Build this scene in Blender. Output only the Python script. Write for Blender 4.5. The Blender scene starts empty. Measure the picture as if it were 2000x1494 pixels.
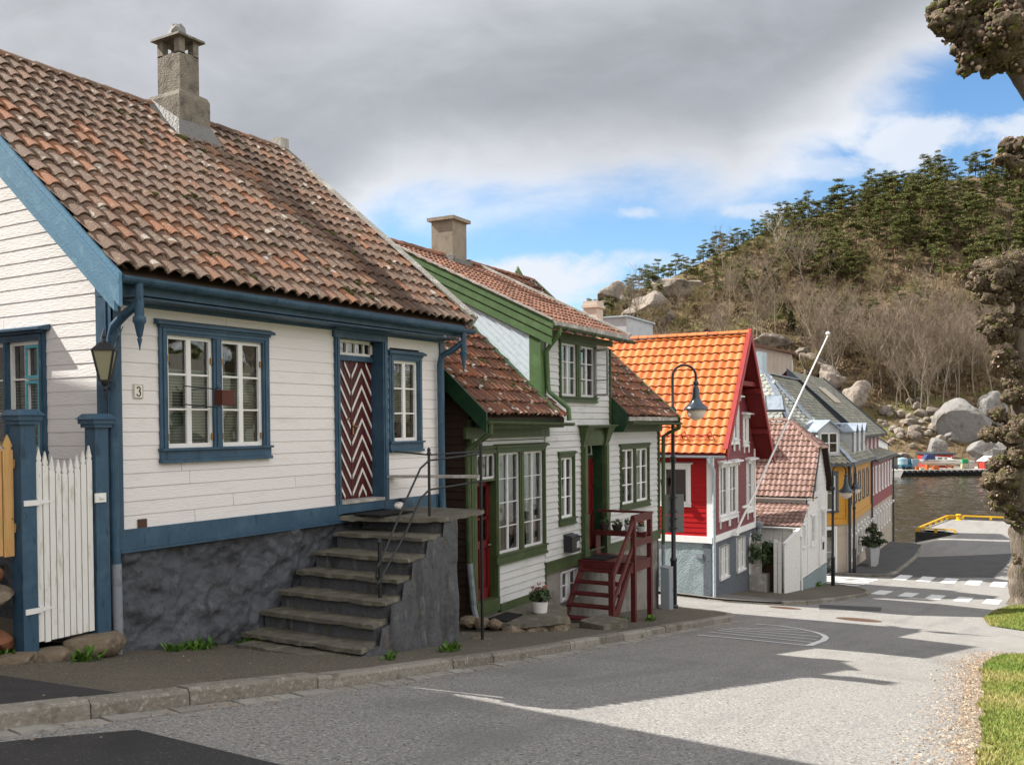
import bpy, bmesh, math, random
from mathutils import Vector, Matrix, noise, Quaternion
import numpy as np
R = random.Random(7)
SC = bpy.context.scene
COL = SC.collection
V = Vector
def lerp(a, b, t): return a + (b - a) * t
def interp(x, T):
    if x <= T[0][0]: return T[0][1]
    for (a, za), (b, zb) in zip(T, T[1:]):
        if x <= b: return za + (zb - za) * (x - a) / (b - a)
    return T[-1][1]
# ---------------------------------------------------------------- street profile (x runs downhill along the street, +y is the house side)
TZ = [(-60, 3.2), (-40, 2.0), (-14, -.7), (-6.8, -1.55), (-3.1, -2.08), (.8, -2.66), (5.4, -3.38), (7.9, -3.75), (16.5, -5.0), (24, -5.97), (33.7, -7.05), (42.4, -7.8), (60, -8.6), (66, -8.8), (86, -9.0), (400, -9.0)]
def gz(x, y=0): return interp(x, TZ)
# ---------------------------------------------------------------- camera
F = 1850.; HEAD = math.radians(31.1); PITCH = math.radians(-1.0); ROLL = math.radians(.5); PPX = 1000.; YPP = 862.
CAM = V((-6.79415715, -9.25862204, 0))
fwd = V((math.cos(HEAD) * math.cos(PITCH), math.sin(HEAD) * math.cos(PITCH), math.sin(PITCH)))
rgt = V((math.sin(HEAD), -math.cos(HEAD), 0)); upv = rgt.cross(fwd)
r2 = rgt * math.cos(ROLL) - upv * math.sin(ROLL); u2 = rgt * math.sin(ROLL) + upv * math.cos(ROLL)
cd = bpy.data.cameras.new('camera'); cam = bpy.data.objects.new('camera', cd); COL.objects.link(cam)
m = Matrix.Identity(4)
for i in range(3): m[i][0] = r2[i]; m[i][1] = u2[i]; m[i][2] = -fwd[i]; m[i][3] = CAM[i]
cam.matrix_world = m
cd.sensor_fit = 'HORIZONTAL'; cd.sensor_width = 36; cd.lens = 36 * F / 2000; cd.shift_y = (YPP - 747) / 2000; cd.clip_end = 3000; cd.clip_start = .1
SC.camera = cam
def ray(x, y): return fwd + r2 * ((x - PPX) / F) - u2 * ((y - YPP) / F)
def at(x, y, d): return CAM + ray(x, y) * d
def onz(x, y, z):
    d = ray(x, y); return CAM + d * (z / d.z)
def ong(x, y):
    d = ray(x, y); s = 3.
    while s < 300:
        p = CAM + d * s
        if p.z < gz(p.x): return p
        s += .02 + s * .001
    return p
# ---------------------------------------------------------------- materials
MATS = {}
def mat(name, c, layers=(), rough=.7, bump=0, bscale=40, spec=.3, metal=0, bdetail=6, attr=None, stretch=None, bumpwave=None):
    """layers: (colour, kind, scale, lo, hi, stretch) laid one over the other by a thresholded noise"""
    if name in MATS: return MATS[name]
    m = bpy.data.materials.new(name); m.use_nodes = True; MATS[name] = m
    nt = m.node_tree; N = nt.nodes; L = nt.links
    b = N['Principled BSDF']; b.inputs['Roughness'].default_value = rough; b.inputs['Metallic'].default_value = metal
    b.inputs['Specular IOR Level'].default_value = spec
    tc = N.new('ShaderNodeTexCoord')
    def mapped(st):
        if not st: return tc.outputs['Object']
        mp = N.new('ShaderNodeMapping'); mp.inputs['Scale'].default_value = st; L.new(tc.outputs['Object'], mp.inputs['Vector']); return mp.outputs[0]
    def rgb(col):
        n = N.new('ShaderNodeRGB'); n.outputs[0].default_value = (*col, 1); return n.outputs[0]
    cur = rgb(c)
    if attr:   # per-piece colour: attribute 0..1 runs through the given ramp
        at_ = N.new('ShaderNodeAttribute'); at_.attribute_name = 'piece'
        rp = N.new('ShaderNodeValToRGB'); rp.color_ramp.interpolation = 'LINEAR'
        els = rp.color_ramp.elements
        while len(els) < len(attr): els.new(.5)
        for e, (p, col) in zip(els, attr): e.position = p; e.color = (*col, 1)
        L.new(at_.outputs['Fac'], rp.inputs[0]); cur = rp.outputs[0]
    for ly in layers:
        col, kind, sc, lo, hi = ly[:5]; st = ly[5] if len(ly) > 5 else None; op = ly[6] if len(ly) > 6 else 1
        if kind == 'bandx':   # a stain running down the slope at x = sc, half width lo..hi
            nz = N.new('ShaderNodeTexNoise'); nz.inputs['Scale'].default_value = 3; nz.inputs['Detail'].default_value = 6; L.new(tc.outputs['Object'], nz.inputs[0])
            sp = N.new('ShaderNodeSeparateXYZ'); L.new(tc.outputs['Object'], sp.inputs[0])
            f1 = N.new('ShaderNodeMath'); f1.operation = 'MULTIPLY_ADD'; f1.inputs[1].default_value = .9; f1.inputs[2].default_value = -sc - .45; L.new(nz.outputs[0], f1.inputs[0])
            f2 = N.new('ShaderNodeMath'); f2.operation = 'ADD'; L.new(sp.outputs[0], f2.inputs[0]); L.new(f1.outputs[0], f2.inputs[1])
            f3 = N.new('ShaderNodeMath'); f3.operation = 'ABSOLUTE'; L.new(f2.outputs[0], f3.inputs[0])
            mr = N.new('ShaderNodeMapRange'); mr.interpolation_type = 'SMOOTHSTEP'; mr.inputs[1].default_value = lo; mr.inputs[2].default_value = hi; mr.inputs[3].default_value = op; mr.inputs[4].default_value = 0; L.new(f3.outputs[0], mr.inputs[0])
            mx = N.new('ShaderNodeMixRGB'); L.new(mr.outputs[0], mx.inputs[0]); L.new(cur, mx.inputs[1]); mx.inputs[2].default_value = (*col, 1); cur = mx.outputs[0]; continue
        if kind == 'noise':
            t = N.new('ShaderNodeTexNoise'); t.inputs['Scale'].default_value = sc; t.inputs['Detail'].default_value = 7; t.inputs['Roughness'].default_value = .62; out = t.outputs[0]
        elif kind in ('vor', 'spots'):
            t = N.new('ShaderNodeTexVoronoi'); t.inputs['Scale'].default_value = sc; out = t.outputs['Distance']
        elif kind == 'crack':
            t = N.new('ShaderNodeTexVoronoi'); t.feature = 'DISTANCE_TO_EDGE'; t.inputs['Scale'].default_value = sc; out = t.outputs['Distance']
        src = mapped(st)
        if kind in ('vor', 'crack', 'spots'):
            nz = N.new('ShaderNodeTexNoise'); nz.inputs['Scale'].default_value = sc * .8; nz.inputs['Detail'].default_value = 4; L.new(src, nz.inputs['Vector'])
            mx = N.new('ShaderNodeMixRGB'); mx.blend_type = 'LINEAR_LIGHT'; mx.inputs[0].default_value = .5 / sc if kind == 'crack' else .25 / sc
            L.new(src, mx.inputs[1]); L.new(nz.outputs['Color'], mx.inputs[2]); src = mx.outputs[0]
        L.new(src, t.inputs['Vector'])
        mr = N.new('ShaderNodeMapRange'); mr.interpolation_type = 'SMOOTHSTEP'; mr.inputs[1].default_value = lo; mr.inputs[2].default_value = hi; mr.inputs[3].default_value = 0; mr.inputs[4].default_value = op
        if lo > hi: mr.inputs[1].default_value = hi; mr.inputs[2].default_value = lo; mr.inputs[3].default_value = op; mr.inputs[4].default_value = 0
        L.new(out, mr.inputs[0])
        fac = mr.outputs[0]
        if kind == 'spots':   # only some of the cells carry a spot
            sp = N.new('ShaderNodeSeparateXYZ'); L.new(t.outputs['Color'], sp.inputs[0]); g_ = N.new('ShaderNodeMath'); g_.operation = 'GREATER_THAN'; g_.inputs[1].default_value = .74; L.new(sp.outputs[0], g_.inputs[0]); ml = N.new('ShaderNodeMath'); ml.operation = 'MULTIPLY'; L.new(g_.outputs[0], ml.inputs[0]); L.new(fac, ml.inputs[1]); fac = ml.outputs[0]
        mx = N.new('ShaderNodeMixRGB'); L.new(fac, mx.inputs[0]); L.new(cur, mx.inputs[1]); mx.inputs[2].default_value = (*col, 1); cur = mx.outputs[0]
    L.new(cur, b.inputs['Base Color'])
    if bump:
        t = N.new('ShaderNodeTexNoise'); t.inputs['Scale'].default_value = bscale; t.inputs['Detail'].default_value = bdetail; L.new(mapped(stretch), t.inputs['Vector'])
        bp = N.new('ShaderNodeBump'); bp.inputs['Strength'].default_value = 1; bp.inputs['Distance'].default_value = bump
        L.new(t.outputs[0], bp.inputs['Height']); L.new(bp.outputs[0], b.inputs['Normal'])
    return m
def glass_mat(name='window_glass', tint=(.75, .8, .78), refl=.55):
    m = bpy.data.materials.new(name); m.use_nodes = True; nt = m.node_tree; N = nt.nodes; L = nt.links
    N.remove(N['Principled BSDF']); o = N['Material Output']
    tr = N.new('ShaderNodeBsdfTransparent'); tr.inputs[0].default_value = (*tint, 1)
    gl = N.new('ShaderNodeBsdfGlossy'); gl.inputs['Roughness'].default_value = .02; gl.inputs[0].default_value = (1, 1, 1, 1)
    fr = N.new('ShaderNodeFresnel'); fr.inputs[0].default_value = 1.62
    tc = N.new('ShaderNodeTexCoord'); nz = N.new('ShaderNodeTexNoise'); nz.inputs['Scale'].default_value = 2.2; nz.inputs['Detail'].default_value = 1
    bp = N.new('ShaderNodeBump'); bp.inputs['Distance'].default_value = .012; bp.inputs['Strength'].default_value = .6
    L.new(tc.outputs['Object'], nz.inputs['Vector']); L.new(nz.outputs[0], bp.inputs['Height']); L.new(bp.outputs[0], gl.inputs['Normal'])
    ma = N.new('ShaderNodeMath'); ma.operation = 'ADD'; ma.inputs[1].default_value = .06; L.new(fr.outputs[0], ma.inputs[0])
    mx = N.new('ShaderNodeMixShader'); L.new(ma.outputs[0], mx.inputs[0]); L.new(tr.outputs[0], mx.inputs[1]); L.new(gl.outputs[0], mx.inputs[2]); L.new(mx.outputs[0], o.inputs[0])
    MATS[name] = m; return m
# ---------------------------------------------------------------- mesh builder
class Fr:   # a wall frame: a runs along the wall (to the right seen from outside), o points outward, z is world height
    def __init__(s, o=(0, 0), a=(1, 0), out=(0, -1)): s.o = o; s.a = a; s.n = out
    def __call__(s, a, o, z): return (s.o[0] + s.a[0] * a + s.n[0] * o, s.o[1] + s.a[1] * a + s.n[1] * o, z)
FRONT = Fr()
def left_side(u=0, v=0): return Fr((u, v), (0, -1), (-1, 0))      # wall facing back up the street; a = -(v - v0)
def right_side(u=0, v=0): return Fr((u, v), (0, 1), (1, 0))
ZB = {}
SPLIT = {'corner_board', 'barge_board', 'roof_flashing_board', 'downpipe', 'hinge', 'rod', 'bracket', 'post', 'verge_board', 'roof_light', 'wall_lamp', 'gable_brace', 'inner_sash', 'rail', 'trestle_leg', 'cabin_window', 'eaves_fascia', 'lead_flashing'}
class MB:
    def __init__(s, fr=None): s.v = []; s.f = []; s.mi = []; s.at = []; s.fr = fr; s.m = 0; s.piece = .5
    def P(s, p): return s.fr(*p) if s.fr else tuple(p)
    def face(s, pts, m=None, raw=False):
        i = len(s.v); s.v += [tuple(p) if raw else s.P(p) for p in pts]; s.f.append(tuple(range(i, i + len(pts)))); s.mi.append(s.m if m is None else m); s.at.append(s.piece)
    def mesh(s, vs, fs, m=None):
        i = len(s.v); s.v += [s.P(p) for p in vs]; s.f += [tuple(i + j for j in f) for f in fs]; s.mi += [s.m if m is None else m] * len(fs); s.at += [s.piece] * len(fs)
    def box(s, a0, a1, b0, b1, c0, c1, m=None):
        s.mesh([(a0, b0, c0), (a1, b0, c0), (a1, b1, c0), (a0, b1, c0), (a0, b0, c1), (a1, b0, c1), (a1, b1, c1), (a0, b1, c1)],
               [(0, 3, 2, 1), (4, 5, 6, 7), (0, 1, 5, 4), (1, 2, 6, 5), (2, 3, 7, 6), (3, 0, 4, 7)], m)
    def hexa(s, p, m=None): s.mesh(p, [(0, 3, 2, 1), (4, 5, 6, 7), (0, 1, 5, 4), (1, 2, 6, 5), (2, 3, 7, 6), (3, 0, 4, 7)], m)
    def beam(s, p, q, w, h, up=(0, 0, 1), m=None, off=(0, 0)):
        p = V(s.P(p)); q = V(s.P(q)); d = (q - p).normalized(); up = V(up); x = d.cross(up)
        if x.length < 1e-4: x = d.cross(V((1, 0, 0)))
        x.normalize(); y = x.cross(d); fr, s.fr = s.fr, None
        o = x * off[0] + y * off[1]; c = [o + x * (i * w / 2) + y * (j * h / 2) for i, j in ((-1, -1), (1, -1), (1, 1), (-1, 1))]
        s.hexa([p + k for k in c] + [q + k for k in c], m); s.fr = fr
    def prism(s, pts, vec, m=None):
        n = len(pts); vec = V(vec); a = [V(p) for p in pts]
        s.mesh([tuple(p) for p in a] + [tuple(p + vec) for p in a], [tuple(range(n))[::-1], tuple(range(n, 2 * n))] + [(i, (i + 1) % n, n + (i + 1) % n, n + i) for i in range(n)], m)
    def tube(s, pts, r, n=8, m=None, cap=True):
        pts = [V(s.P(p)) for p in pts]; k = len(pts); rs = r if isinstance(r, (list, tuple)) else [r] * k
        vs = []; prev = None
        for i in range(k):
            t = (pts[min(i + 1, k - 1)] - pts[max(i - 1, 0)])
            if t.length < 1e-7: t = V((0, 0, 1))
            t.normalize()
            if prev is None:
                x = t.cross(V((0, 0, 1)) if abs(t.z) < .9 else V((1, 0, 0))).normalized()
            else:
                x = (prev - t * prev.dot(t)).normalized()
            prev = x; y = t.cross(x)
            vs += [tuple(pts[i] + (x * math.cos(2 * math.pi * j / n) + y * math.sin(2 * math.pi * j / n)) * rs[i]) for j in range(n)]
        fs = [(i * n + j, i * n + (j + 1) % n, (i + 1) * n + (j + 1) % n, (i + 1) * n + j) for i in range(k - 1) for j in range(n)]
        if cap: fs += [tuple(range(n))[::-1], tuple(range((k - 1) * n, k * n))]
        fr, s.fr = s.fr, None; s.mesh(vs, fs, m); s.fr = fr
    def lathe(s, prof, c=(0, 0, 0), n=12, m=None, cap=True):
        c = s.P(c); vs = []; k = len(prof)
        for r, z in prof: vs += [(c[0] + r * math.cos(2 * math.pi * j / n), c[1] + r * math.sin(2 * math.pi * j / n), c[2] + z) for j in range(n)]
        fs = [(i * n + j, i * n + (j + 1) % n, (i + 1) * n + (j + 1) % n, (i + 1) * n + j) for i in range(k - 1) for j in range(n)]
        if cap: fs += [tuple(range(n))[::-1], tuple(range((k - 1) * n, k * n))]
        fr, s.fr = s.fr, None; s.mesh(vs, fs, m); s.fr = fr
    def rock(s, c, r, seed, sub=2, amp=.35, m=None, flat=None, fq=1.1, cuts=0):
        bm = bmesh.new(); bmesh.ops.create_icosphere(bm, subdivisions=sub, radius=1); c = V(c); sd = V((seed * 3.7, seed * 1.3, seed * 2.1)); vs = []
        rr_ = random.Random(seed * 7 + 1); PL = []
        for _ in range(cuts): PL.append((V((rr_.gauss(0, 1), rr_.gauss(0, 1), rr_.gauss(.1, 1))).normalized(), rr_.uniform(.48, .85)))
        for v in bm.verts:
            k = v.co.copy()
            for n_, d_ in PL:
                q_ = k.dot(n_)
                if q_ > d_: k = k - n_ * (q_ - d_) * .93
            ridged = abs(noise.noise(k * fq + sd)) ; d = 1 + amp * (noise.noise(k * fq * .8 + sd * 2) * 1.3 + ridged - .3) + amp * .35 * noise.noise(k * 3.1 + sd)
            p = V((k.x * r[0], k.y * r[1], k.z * r[2])) * d
            if flat and p.z > flat * r[2]: p.z = flat * r[2] + (p.z - flat * r[2]) * .15
            vs.append(tuple(c + p))
        fs = [tuple(v.index for v in f.verts) for f in bm.faces]; bm.free(); s.mesh(vs, fs, m)
    def split(s):
        """the separate pieces of this mesh (touching pieces stay together)"""
        par = list(range(len(s.v)))
        def find(i):
            while par[i] != i: par[i] = par[par[i]]; i = par[i]
            return i
        for f in s.f:
            a = find(f[0])
            for q in f[1:]: par[find(q)] = a
        isl = {}
        for i, f in enumerate(s.f): isl.setdefault(find(f[0]), []).append(i)
        G = []
        for fs in isl.values():
            P = np.array([s.v[q] for i in fs for q in s.f[i]]); G.append([fs, P.min(0) - .006, P.max(0) + .006])
        ch = True
        while ch:
            ch = False; out = []
            for g in G:
                for o in out:
                    if (g[1] <= o[2]).all() and (g[2] >= o[1]).all(): o[0] = o[0] + g[0]; o[1] = np.minimum(o[1], g[1]); o[2] = np.maximum(o[2], g[2]); ch = True; break
                else: out.append(g)
            G = out
        res = []
        for fs, _, _ in G:
            n = MB(); mp = {}
            for i in fs:
                f = []
                for q in s.f[i]:
                    if q not in mp: mp[q] = len(n.v); n.v.append(s.v[q])
                    f.append(mp[q])
                n.f.append(tuple(f)); n.mi.append(s.mi[i]); n.at.append(s.at[i])
            res.append(n)
        return res
    def build(s, name, mats, parent=None, smooth=False, origin=None, **props):
        if name in SPLIT and parent is not None:
            L = s.split()
            if len(L) > 1:
                o = None
                for n in L: o = n._build(name, mats, parent, smooth, origin, **props)
                return o
        return s._build(name, mats, parent, smooth, origin, **props)
    def _build(s, name, mats, parent=None, smooth=False, origin=None, **props):
        me = bpy.data.meshes.new(name); zb = 0; off = V((0, 0, 0))
        if parent is not None:
            root = parent
            while root.parent: root = root.parent
            off = V((0, 0, ZB.get(root.name, 0)))
        if origin is not None: off = V(origin)
        vv = np.array(s.v, dtype=float).reshape(-1, 3) - np.array(off)
        me.from_pydata(vv.tolist(), [], s.f)
        if not isinstance(mats, (list, tuple)): mats = [mats]
        for mm in mats: me.materials.append(mm)
        me.polygons.foreach_set('material_index', s.mi)
        if len(set(s.at)) > 1:
            a = me.attributes.new('piece', 'FLOAT', 'FACE'); a.data.foreach_set('value', s.at)
        if smooth:
            me.polygons.foreach_set('use_smooth', [True] * len(s.f))
            if smooth is not True: me.set_sharp_from_angle(angle=math.radians(smooth))
        me.update()
        o = bpy.data.objects.new(name, me); COL.objects.link(o)
        if parent is not None: o.parent = parent
        if origin is not None: o.location = origin
        for k, v in props.items(): o[k] = v
        return o
def thing(name, label, cat, loc=(0, 0, 0), rz=0, group=None):
    o = bpy.data.objects.new(name, None); COL.objects.link(o); o.location = loc; o.rotation_euler = (0, 0, rz); o['label'] = label; o['category'] = cat
    o.empty_display_size = .2
    if group: o['group'] = group
    return o
def house(name, label, cat, o, ang, zb):   # parts are written in (u, v, world z); zb is the base height
    t = thing(name, label, cat, (o[0], o[1], zb), math.radians(ang)); ZB[t.name] = zb; return t
def tag(o, label, cat, group=None):
    o['label'] = label; o['category'] = cat
    if group: o['group'] = group
    return o
def copy_tree(o, parent=None):
    c = o.copy(); COL.objects.link(c)
    if parent is not None: c.parent = parent
    for ch in list(o.children): copy_tree(ch, c)
    return c
# ---------------------------------------------------------------- walls, tiles, windows
def boards(mb, a0, a1, z0, z1, h, lap, openings=(), edge=None, thick=.0, joints=True):
    """horizontal boards on the frame of mb; edge(z) gives the (a0, a1) a gable leaves at height z"""
    z = z0; k = 0
    while z < z1 - 1e-3:
        zt = min(z + h, z1); lo, hi = a0, a1
        if edge:
            e0 = edge(z); e1 = edge(zt)
        else: e0 = e1 = (a0, a1)
        segs = [(e0[0], e0[1])]
        for (b0, b1, c0, c1) in openings:
            if c1 > z + .01 and c0 < zt - .01:
                ns = []
                for s0, s1 in segs:
                    if b1 <= s0 or b0 >= s1: ns.append((s0, s1)); continue
                    if b0 > s0: ns.append((s0, b0))
                    if b1 < s1: ns.append((b1, s1))
                segs = ns
        for s0, s1 in segs:
            if s1 - s0 < .02: continue
            cuts = [s0, s1]
            if joints and s1 - s0 > 2.5 and R.random() < .7: cuts = [s0, s0 + (s1 - s0) * R.uniform(.2, .8), s1]
            for c0, c1 in zip(cuts, cuts[1:]):
                mb.piece = R.random(); j = R.uniform(-.15, .15) * lap; c1b = c1 - (.004 if c1 != s1 else 0)
                t0 = max(c0, e1[0]) if edge and c0 == s0 else c0; t1 = min(c1b, e1[1]) if edge and c1 == s1 else c1b
                if t1 < t0: t0 = t1 = (t0 + t1) / 2
                o = lap + j; r = .007
                mb.face([(c0, o, z + r), (c1b, o, z + r), (t1, .0, zt + .004), (t0, .0, zt + .004)])
                mb.face([(c0, -.02, z), (c1b, -.02, z), (c1b, o * .6, z), (c0, o * .6, z)])
                mb.face([(c0, o * .6, z), (c1b, o * .6, z), (c1b, o, z + r), (c0, o, z + r)])
        z += h; k += 1
    mb.piece = .5
def tiles(mb, O, U, S, Lu, Ls, tw, th, prof='pan', inside=None, jit=1., hh=.03, lift=.035, m=0):
    """overlapping roof tiles, each one its own faces: O eave corner, U along the eave, S up the slope"""
    O = V(O); U = V(U).normalized(); S = V(S).normalized(); N = U.cross(S).normalized()
    if N.z < 0: N = -N
    nr = int(math.ceil(Ls / th)); nc = int(math.ceil(Lu / tw)); tw = Lu / nc
    if prof == 'pan': P = [(0, .12), (.1, 0.), (.22, .06), (.34, .62), (.46, .93), (.6, 1.), (.76, .96), (.9, .72), (1.03, .12)]
    elif prof == 'wave': P = [(i / 6, .5 - .5 * math.cos(2 * math.pi * (i / 6 + .1))) for i in range(7)]
    else: P = [(.02, 0), (.98, 0)]
    for r in range(nr):
        sag = .012 * jit
        for c in range(nc):
            st = (.5 if prof == 'slate' and r % 2 else 0)
            uc = (c + .5 + st) * tw; sc = (r + .5) * th
            if sc > Ls + th * .45: continue
            if inside and not inside(uc, sc): continue
            mb.piece = R.random(); du = R.uniform(-.006, .006) * jit; ds = R.uniform(-.014, .014) * jit; dn = R.uniform(0, .008) * jit; tl = R.uniform(-.02, .02) * jit
            s0 = r * th + ds; s1 = min((r + 1) * th + .05, Ls + .02); lo = []; hi = []; bt = []
            wob = sag * noise.noise(V((uc * .4, sc * .4, 3))) * 2
            for x, h in P:
                u = (c + x + st) * tw + du; k = h * hh + dn + wob + (x - .5) * tl * tw
                if prof == 'slate':
                    lo.append(O + U * u + S * (s0 + (.0 if 0 else .0)) + N * (k + lift)); 
                else: lo.append(O + U * u + S * s0 + N * (k + lift))
                hi.append(O + U * u + S * s1 + N * k); bt.append(O + U * u + S * (s0 + .004) + N * (k + lift - .024))
            if prof == 'slate':   # clipped lower corners
                a, b_ = lo; mid = (a + b_) / 2; q = th * .35
                mb.face([a + S * q, a.lerp(b_, .3), a.lerp(b_, .7), b_ + S * q, hi[1], hi[0]], m)
                mb.face([a.lerp(b_, .3) - N * .015, a.lerp(b_, .7) - N * .015, a.lerp(b_, .7), a.lerp(b_, .3)], m)
                mb.face([a + S * q - N * .015, a.lerp(b_, .3) - N * .015, a.lerp(b_, .3), a + S * q], m)
                continue
            k = len(P)
            vs = lo + hi + bt; fs = [(i, i + 1, k + i + 1, k + i) for i in range(k - 1)] + [(2 * k + i, 2 * k + i + 1, i + 1, i) for i in range(k - 1)]
            mb.mesh(vs, fs, m)
    mb.piece = .5
def ridge(mb, p, q, r=.1, step=.38, m=0, n=6):
    p = V(p); q = V(q); L = (q - p).length; d = (q - p) / L; k = max(1, int(L / step))
    for i in range(k):
        a = p + d * (L * i / k - .03); b = p + d * (L * (i + 1) / k); mb.piece = R.random()
        x = d.cross(V((0, 0, 1))).normalized(); y = x.cross(d); rr = r * R.uniform(.95, 1.05)
        vs = []; 
        for c, rad in ((a, rr * 1.08), (b, rr * .94)):
            for j in range(n + 1):
                t = math.pi * (j / n) * 1.1 - .05 * math.pi
                vs.append(c + x * math.cos(t) * rad + y * math.sin(t) * rad * .8)
        mb.mesh(vs, [(j, j + 1, n + 1 + j + 1, n + 1 + j) for j in range(n)] + [tuple(range(n + 1))], m)
    mb.piece = .5
def window(parent, fr, a0, a1, z0, z1, casing, sash, mats=None, sashes=1, cols=2, rows=3, cw=.1, cornice=.09, sill=.1, cor_h=.05, mullion=.1, sash_w=.045, munt=.022, blind=None, deep=.05, inner='room_dark', glass='window_glass', bracket=False, name='window', posts=None, pane_z=None):
    """an opening (a0..a1, z0..z1): casing outside it, glass set back, a dark room recess behind; returns the casing"""
    w = MB(fr); pr = .035
    w.box(a0 - cw, a0, 0, pr, z0, z1); w.box(a1, a1 + cw, 0, pr, z0, z1); w.box(a0 - cw, a1 + cw, 0, pr + .003, z1, z1 + cw)
    if not sill: w.box(a0 - cw, a1 + cw, 0, pr + .003, z0 - cw, z0)
    w.box(a0 - cw * .6, a0 - cw * .25, pr, pr + .014, z0, z1 + cw * .3); w.box(a1 + cw * .25, a1 + cw * .6, pr, pr + .014, z0, z1 + cw * .3); w.box(a0 - cw * .6, a1 + cw * .6, pr + .003, pr + .016, z1 + cw * .3, z1 + cw * .65)
    w.box(a0 - .012, a0, -deep - .03, 0, z0, z1); w.box(a1, a1 + .012, -deep - .03, 0, z0, z1); w.box(a0, a1, -deep - .03, 0, z1, z1 + .012); w.box(a0, a1, -deep - .03, 0, z0 - .012, z0)
    if cornice:
        t = z1 + cw; e = cornice * .55
        w.hexa([(a0 - cw - e, 0, t), (a1 + cw + e, 0, t), (a1 + cw + e, cornice, t), (a0 - cw - e, cornice, t), (a0 - cw - e, 0, t + cor_h + .02), (a1 + cw + e, 0, t + cor_h + .02), (a1 + cw + e, cornice, t + cor_h * .6), (a0 - cw - e, cornice, t + cor_h * .6)])
        w.box(a0 - cw - .01, a1 + cw + .01, 0, cornice * .6, t - .03, t - .001)
    if bracket:
        for a in (a0 - cw * .5, a1 + cw * .5):
            w.box(a - .03, a + .03, .05, .11, z1 - .02, z1 + cw - .03); w.box(a - .03, a + .03, .03, .07, z0 - .4, z0 - .1)
    W = w.build(name, MATS[casing], parent)
    if sill:
        s = MB(fr); s.box(a0 - cw - .02, a1 + cw + .02, 0, .08, z0 - .03, z0 - .001); s.box(a0 - cw - .005, a1 + cw + .005, 0, .045, z0 - sill * .95, z0 - .032); s.box(a0 - cw - .01, a1 + cw + .01, 0, .07, z0 - sill * 1.25, z0 - sill * .95 - .001)
        s.build('window_sill', MATS[casing], W)
    span = (a1 - a0 - mullion * (sashes - 1)) / sashes
    if sashes > 1:
        mm = MB(fr)
        for i in range(1, sashes):
            x = a0 + span * i + mullion * (i - 1); mm.box(x, x + mullion, -.04, .03, z0, z1); mm.box(x + mullion * .3, x + mullion * .7, .03, .042, z0, z1)
        mm.build('mullion', MATS[casing], W)
    f = MB(fr); g = MB(fr)
    for i in range(sashes):
        x0 = a0 + (span + mullion) * i; x1 = x0 + span
        leaf = 2 if (cols == 2 and sash_w > .03) else 1
        b0, b1 = -deep + .004, -deep + .04
        f.box(x0, x0 + sash_w, b0, b1, z0, z1); f.box(x1 - sash_w, x1, b0, b1, z0, z1); f.box(x0 + sash_w, x1 - sash_w, b0, b1 - .002, z1 - sash_w, z1); f.box(x0 + sash_w, x1 - sash_w, b0, b1 - .002, z0, z0 + sash_w * 1.15)
        for c in range(1, cols):
            xm = x0 + span * c / cols; hw = munt * (1.6 if (cols == 2) else .55)
            f.box(xm - hw, xm + hw, b0, b1 - .006, z0 + sash_w, z1 - sash_w)
        for r in range(1, rows):
            zm = z0 + sash_w + (z1 - z0 - 2 * sash_w) * r / rows; f.box(x0 + sash_w, x1 - sash_w, b0 + .002, b1 - .010, zm - munt * .5, zm + munt * .5)
        g.face([(x0, -deep, z0), (x1, -deep, z0), (x1, -deep, z1), (x0, -deep, z1)])
    f.build('window_frame', MATS[sash], W); g.build('pane', MATS[glass], W)
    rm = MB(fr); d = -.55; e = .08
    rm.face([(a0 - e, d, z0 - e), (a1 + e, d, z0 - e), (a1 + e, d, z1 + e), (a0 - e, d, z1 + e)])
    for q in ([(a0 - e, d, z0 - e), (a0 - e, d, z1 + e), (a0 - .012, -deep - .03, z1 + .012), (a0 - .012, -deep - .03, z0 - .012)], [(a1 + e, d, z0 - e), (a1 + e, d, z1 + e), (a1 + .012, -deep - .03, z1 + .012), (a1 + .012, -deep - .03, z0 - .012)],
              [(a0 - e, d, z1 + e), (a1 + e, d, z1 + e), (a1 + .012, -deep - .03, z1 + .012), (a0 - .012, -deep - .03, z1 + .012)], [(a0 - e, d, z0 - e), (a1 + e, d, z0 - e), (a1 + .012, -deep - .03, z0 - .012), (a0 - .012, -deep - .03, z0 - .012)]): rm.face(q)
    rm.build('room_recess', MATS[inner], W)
    if blind:
        kind, bz0, bz1, bm = blind; b = MB(fr)
        if kind == 'slats':
            z = bz0
            while z < bz1:
                b.face([(a0 + .02, -deep - .07, z), (a1 - .02, -deep - .07, z), (a1 - .02, -deep - .095, z + .028), (a0 + .02, -deep - .095, z + .028)]); z += .036
            b.build('blind', MATS[bm], W)
        elif kind == 'curtain':
            for (x0, x1) in ((a0, lerp(a0, a1, .22)), (lerp(a0, a1, .78), a1)):
                n = 10; pts = [(lerp(x0, x1, i / n), -deep - .12 - .025 * math.sin(i * 2.2)) for i in range(n + 1)]
                for (p, o), (q, o2) in zip(pts, pts[1:]): b.face([(p, o, bz0), (q, o2, bz0), (q, o2, bz1), (p, o, bz1)])
            b.build('curtain', MATS[bm], W)
        elif kind == 'half':
            n = 24; pts = [(lerp(a0, a1, i / n), -deep - .1 - .015 * math.sin(i * 2.2)) for i in range(n + 1)]
            for (p, o), (q, o2) in zip(pts, pts[1:]): b.face([(p, o, bz0), (q, o2, bz0), (q, o2, bz1), (p, o, bz1)])
            b.build('curtain', MATS[bm], W)
    return W
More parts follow.
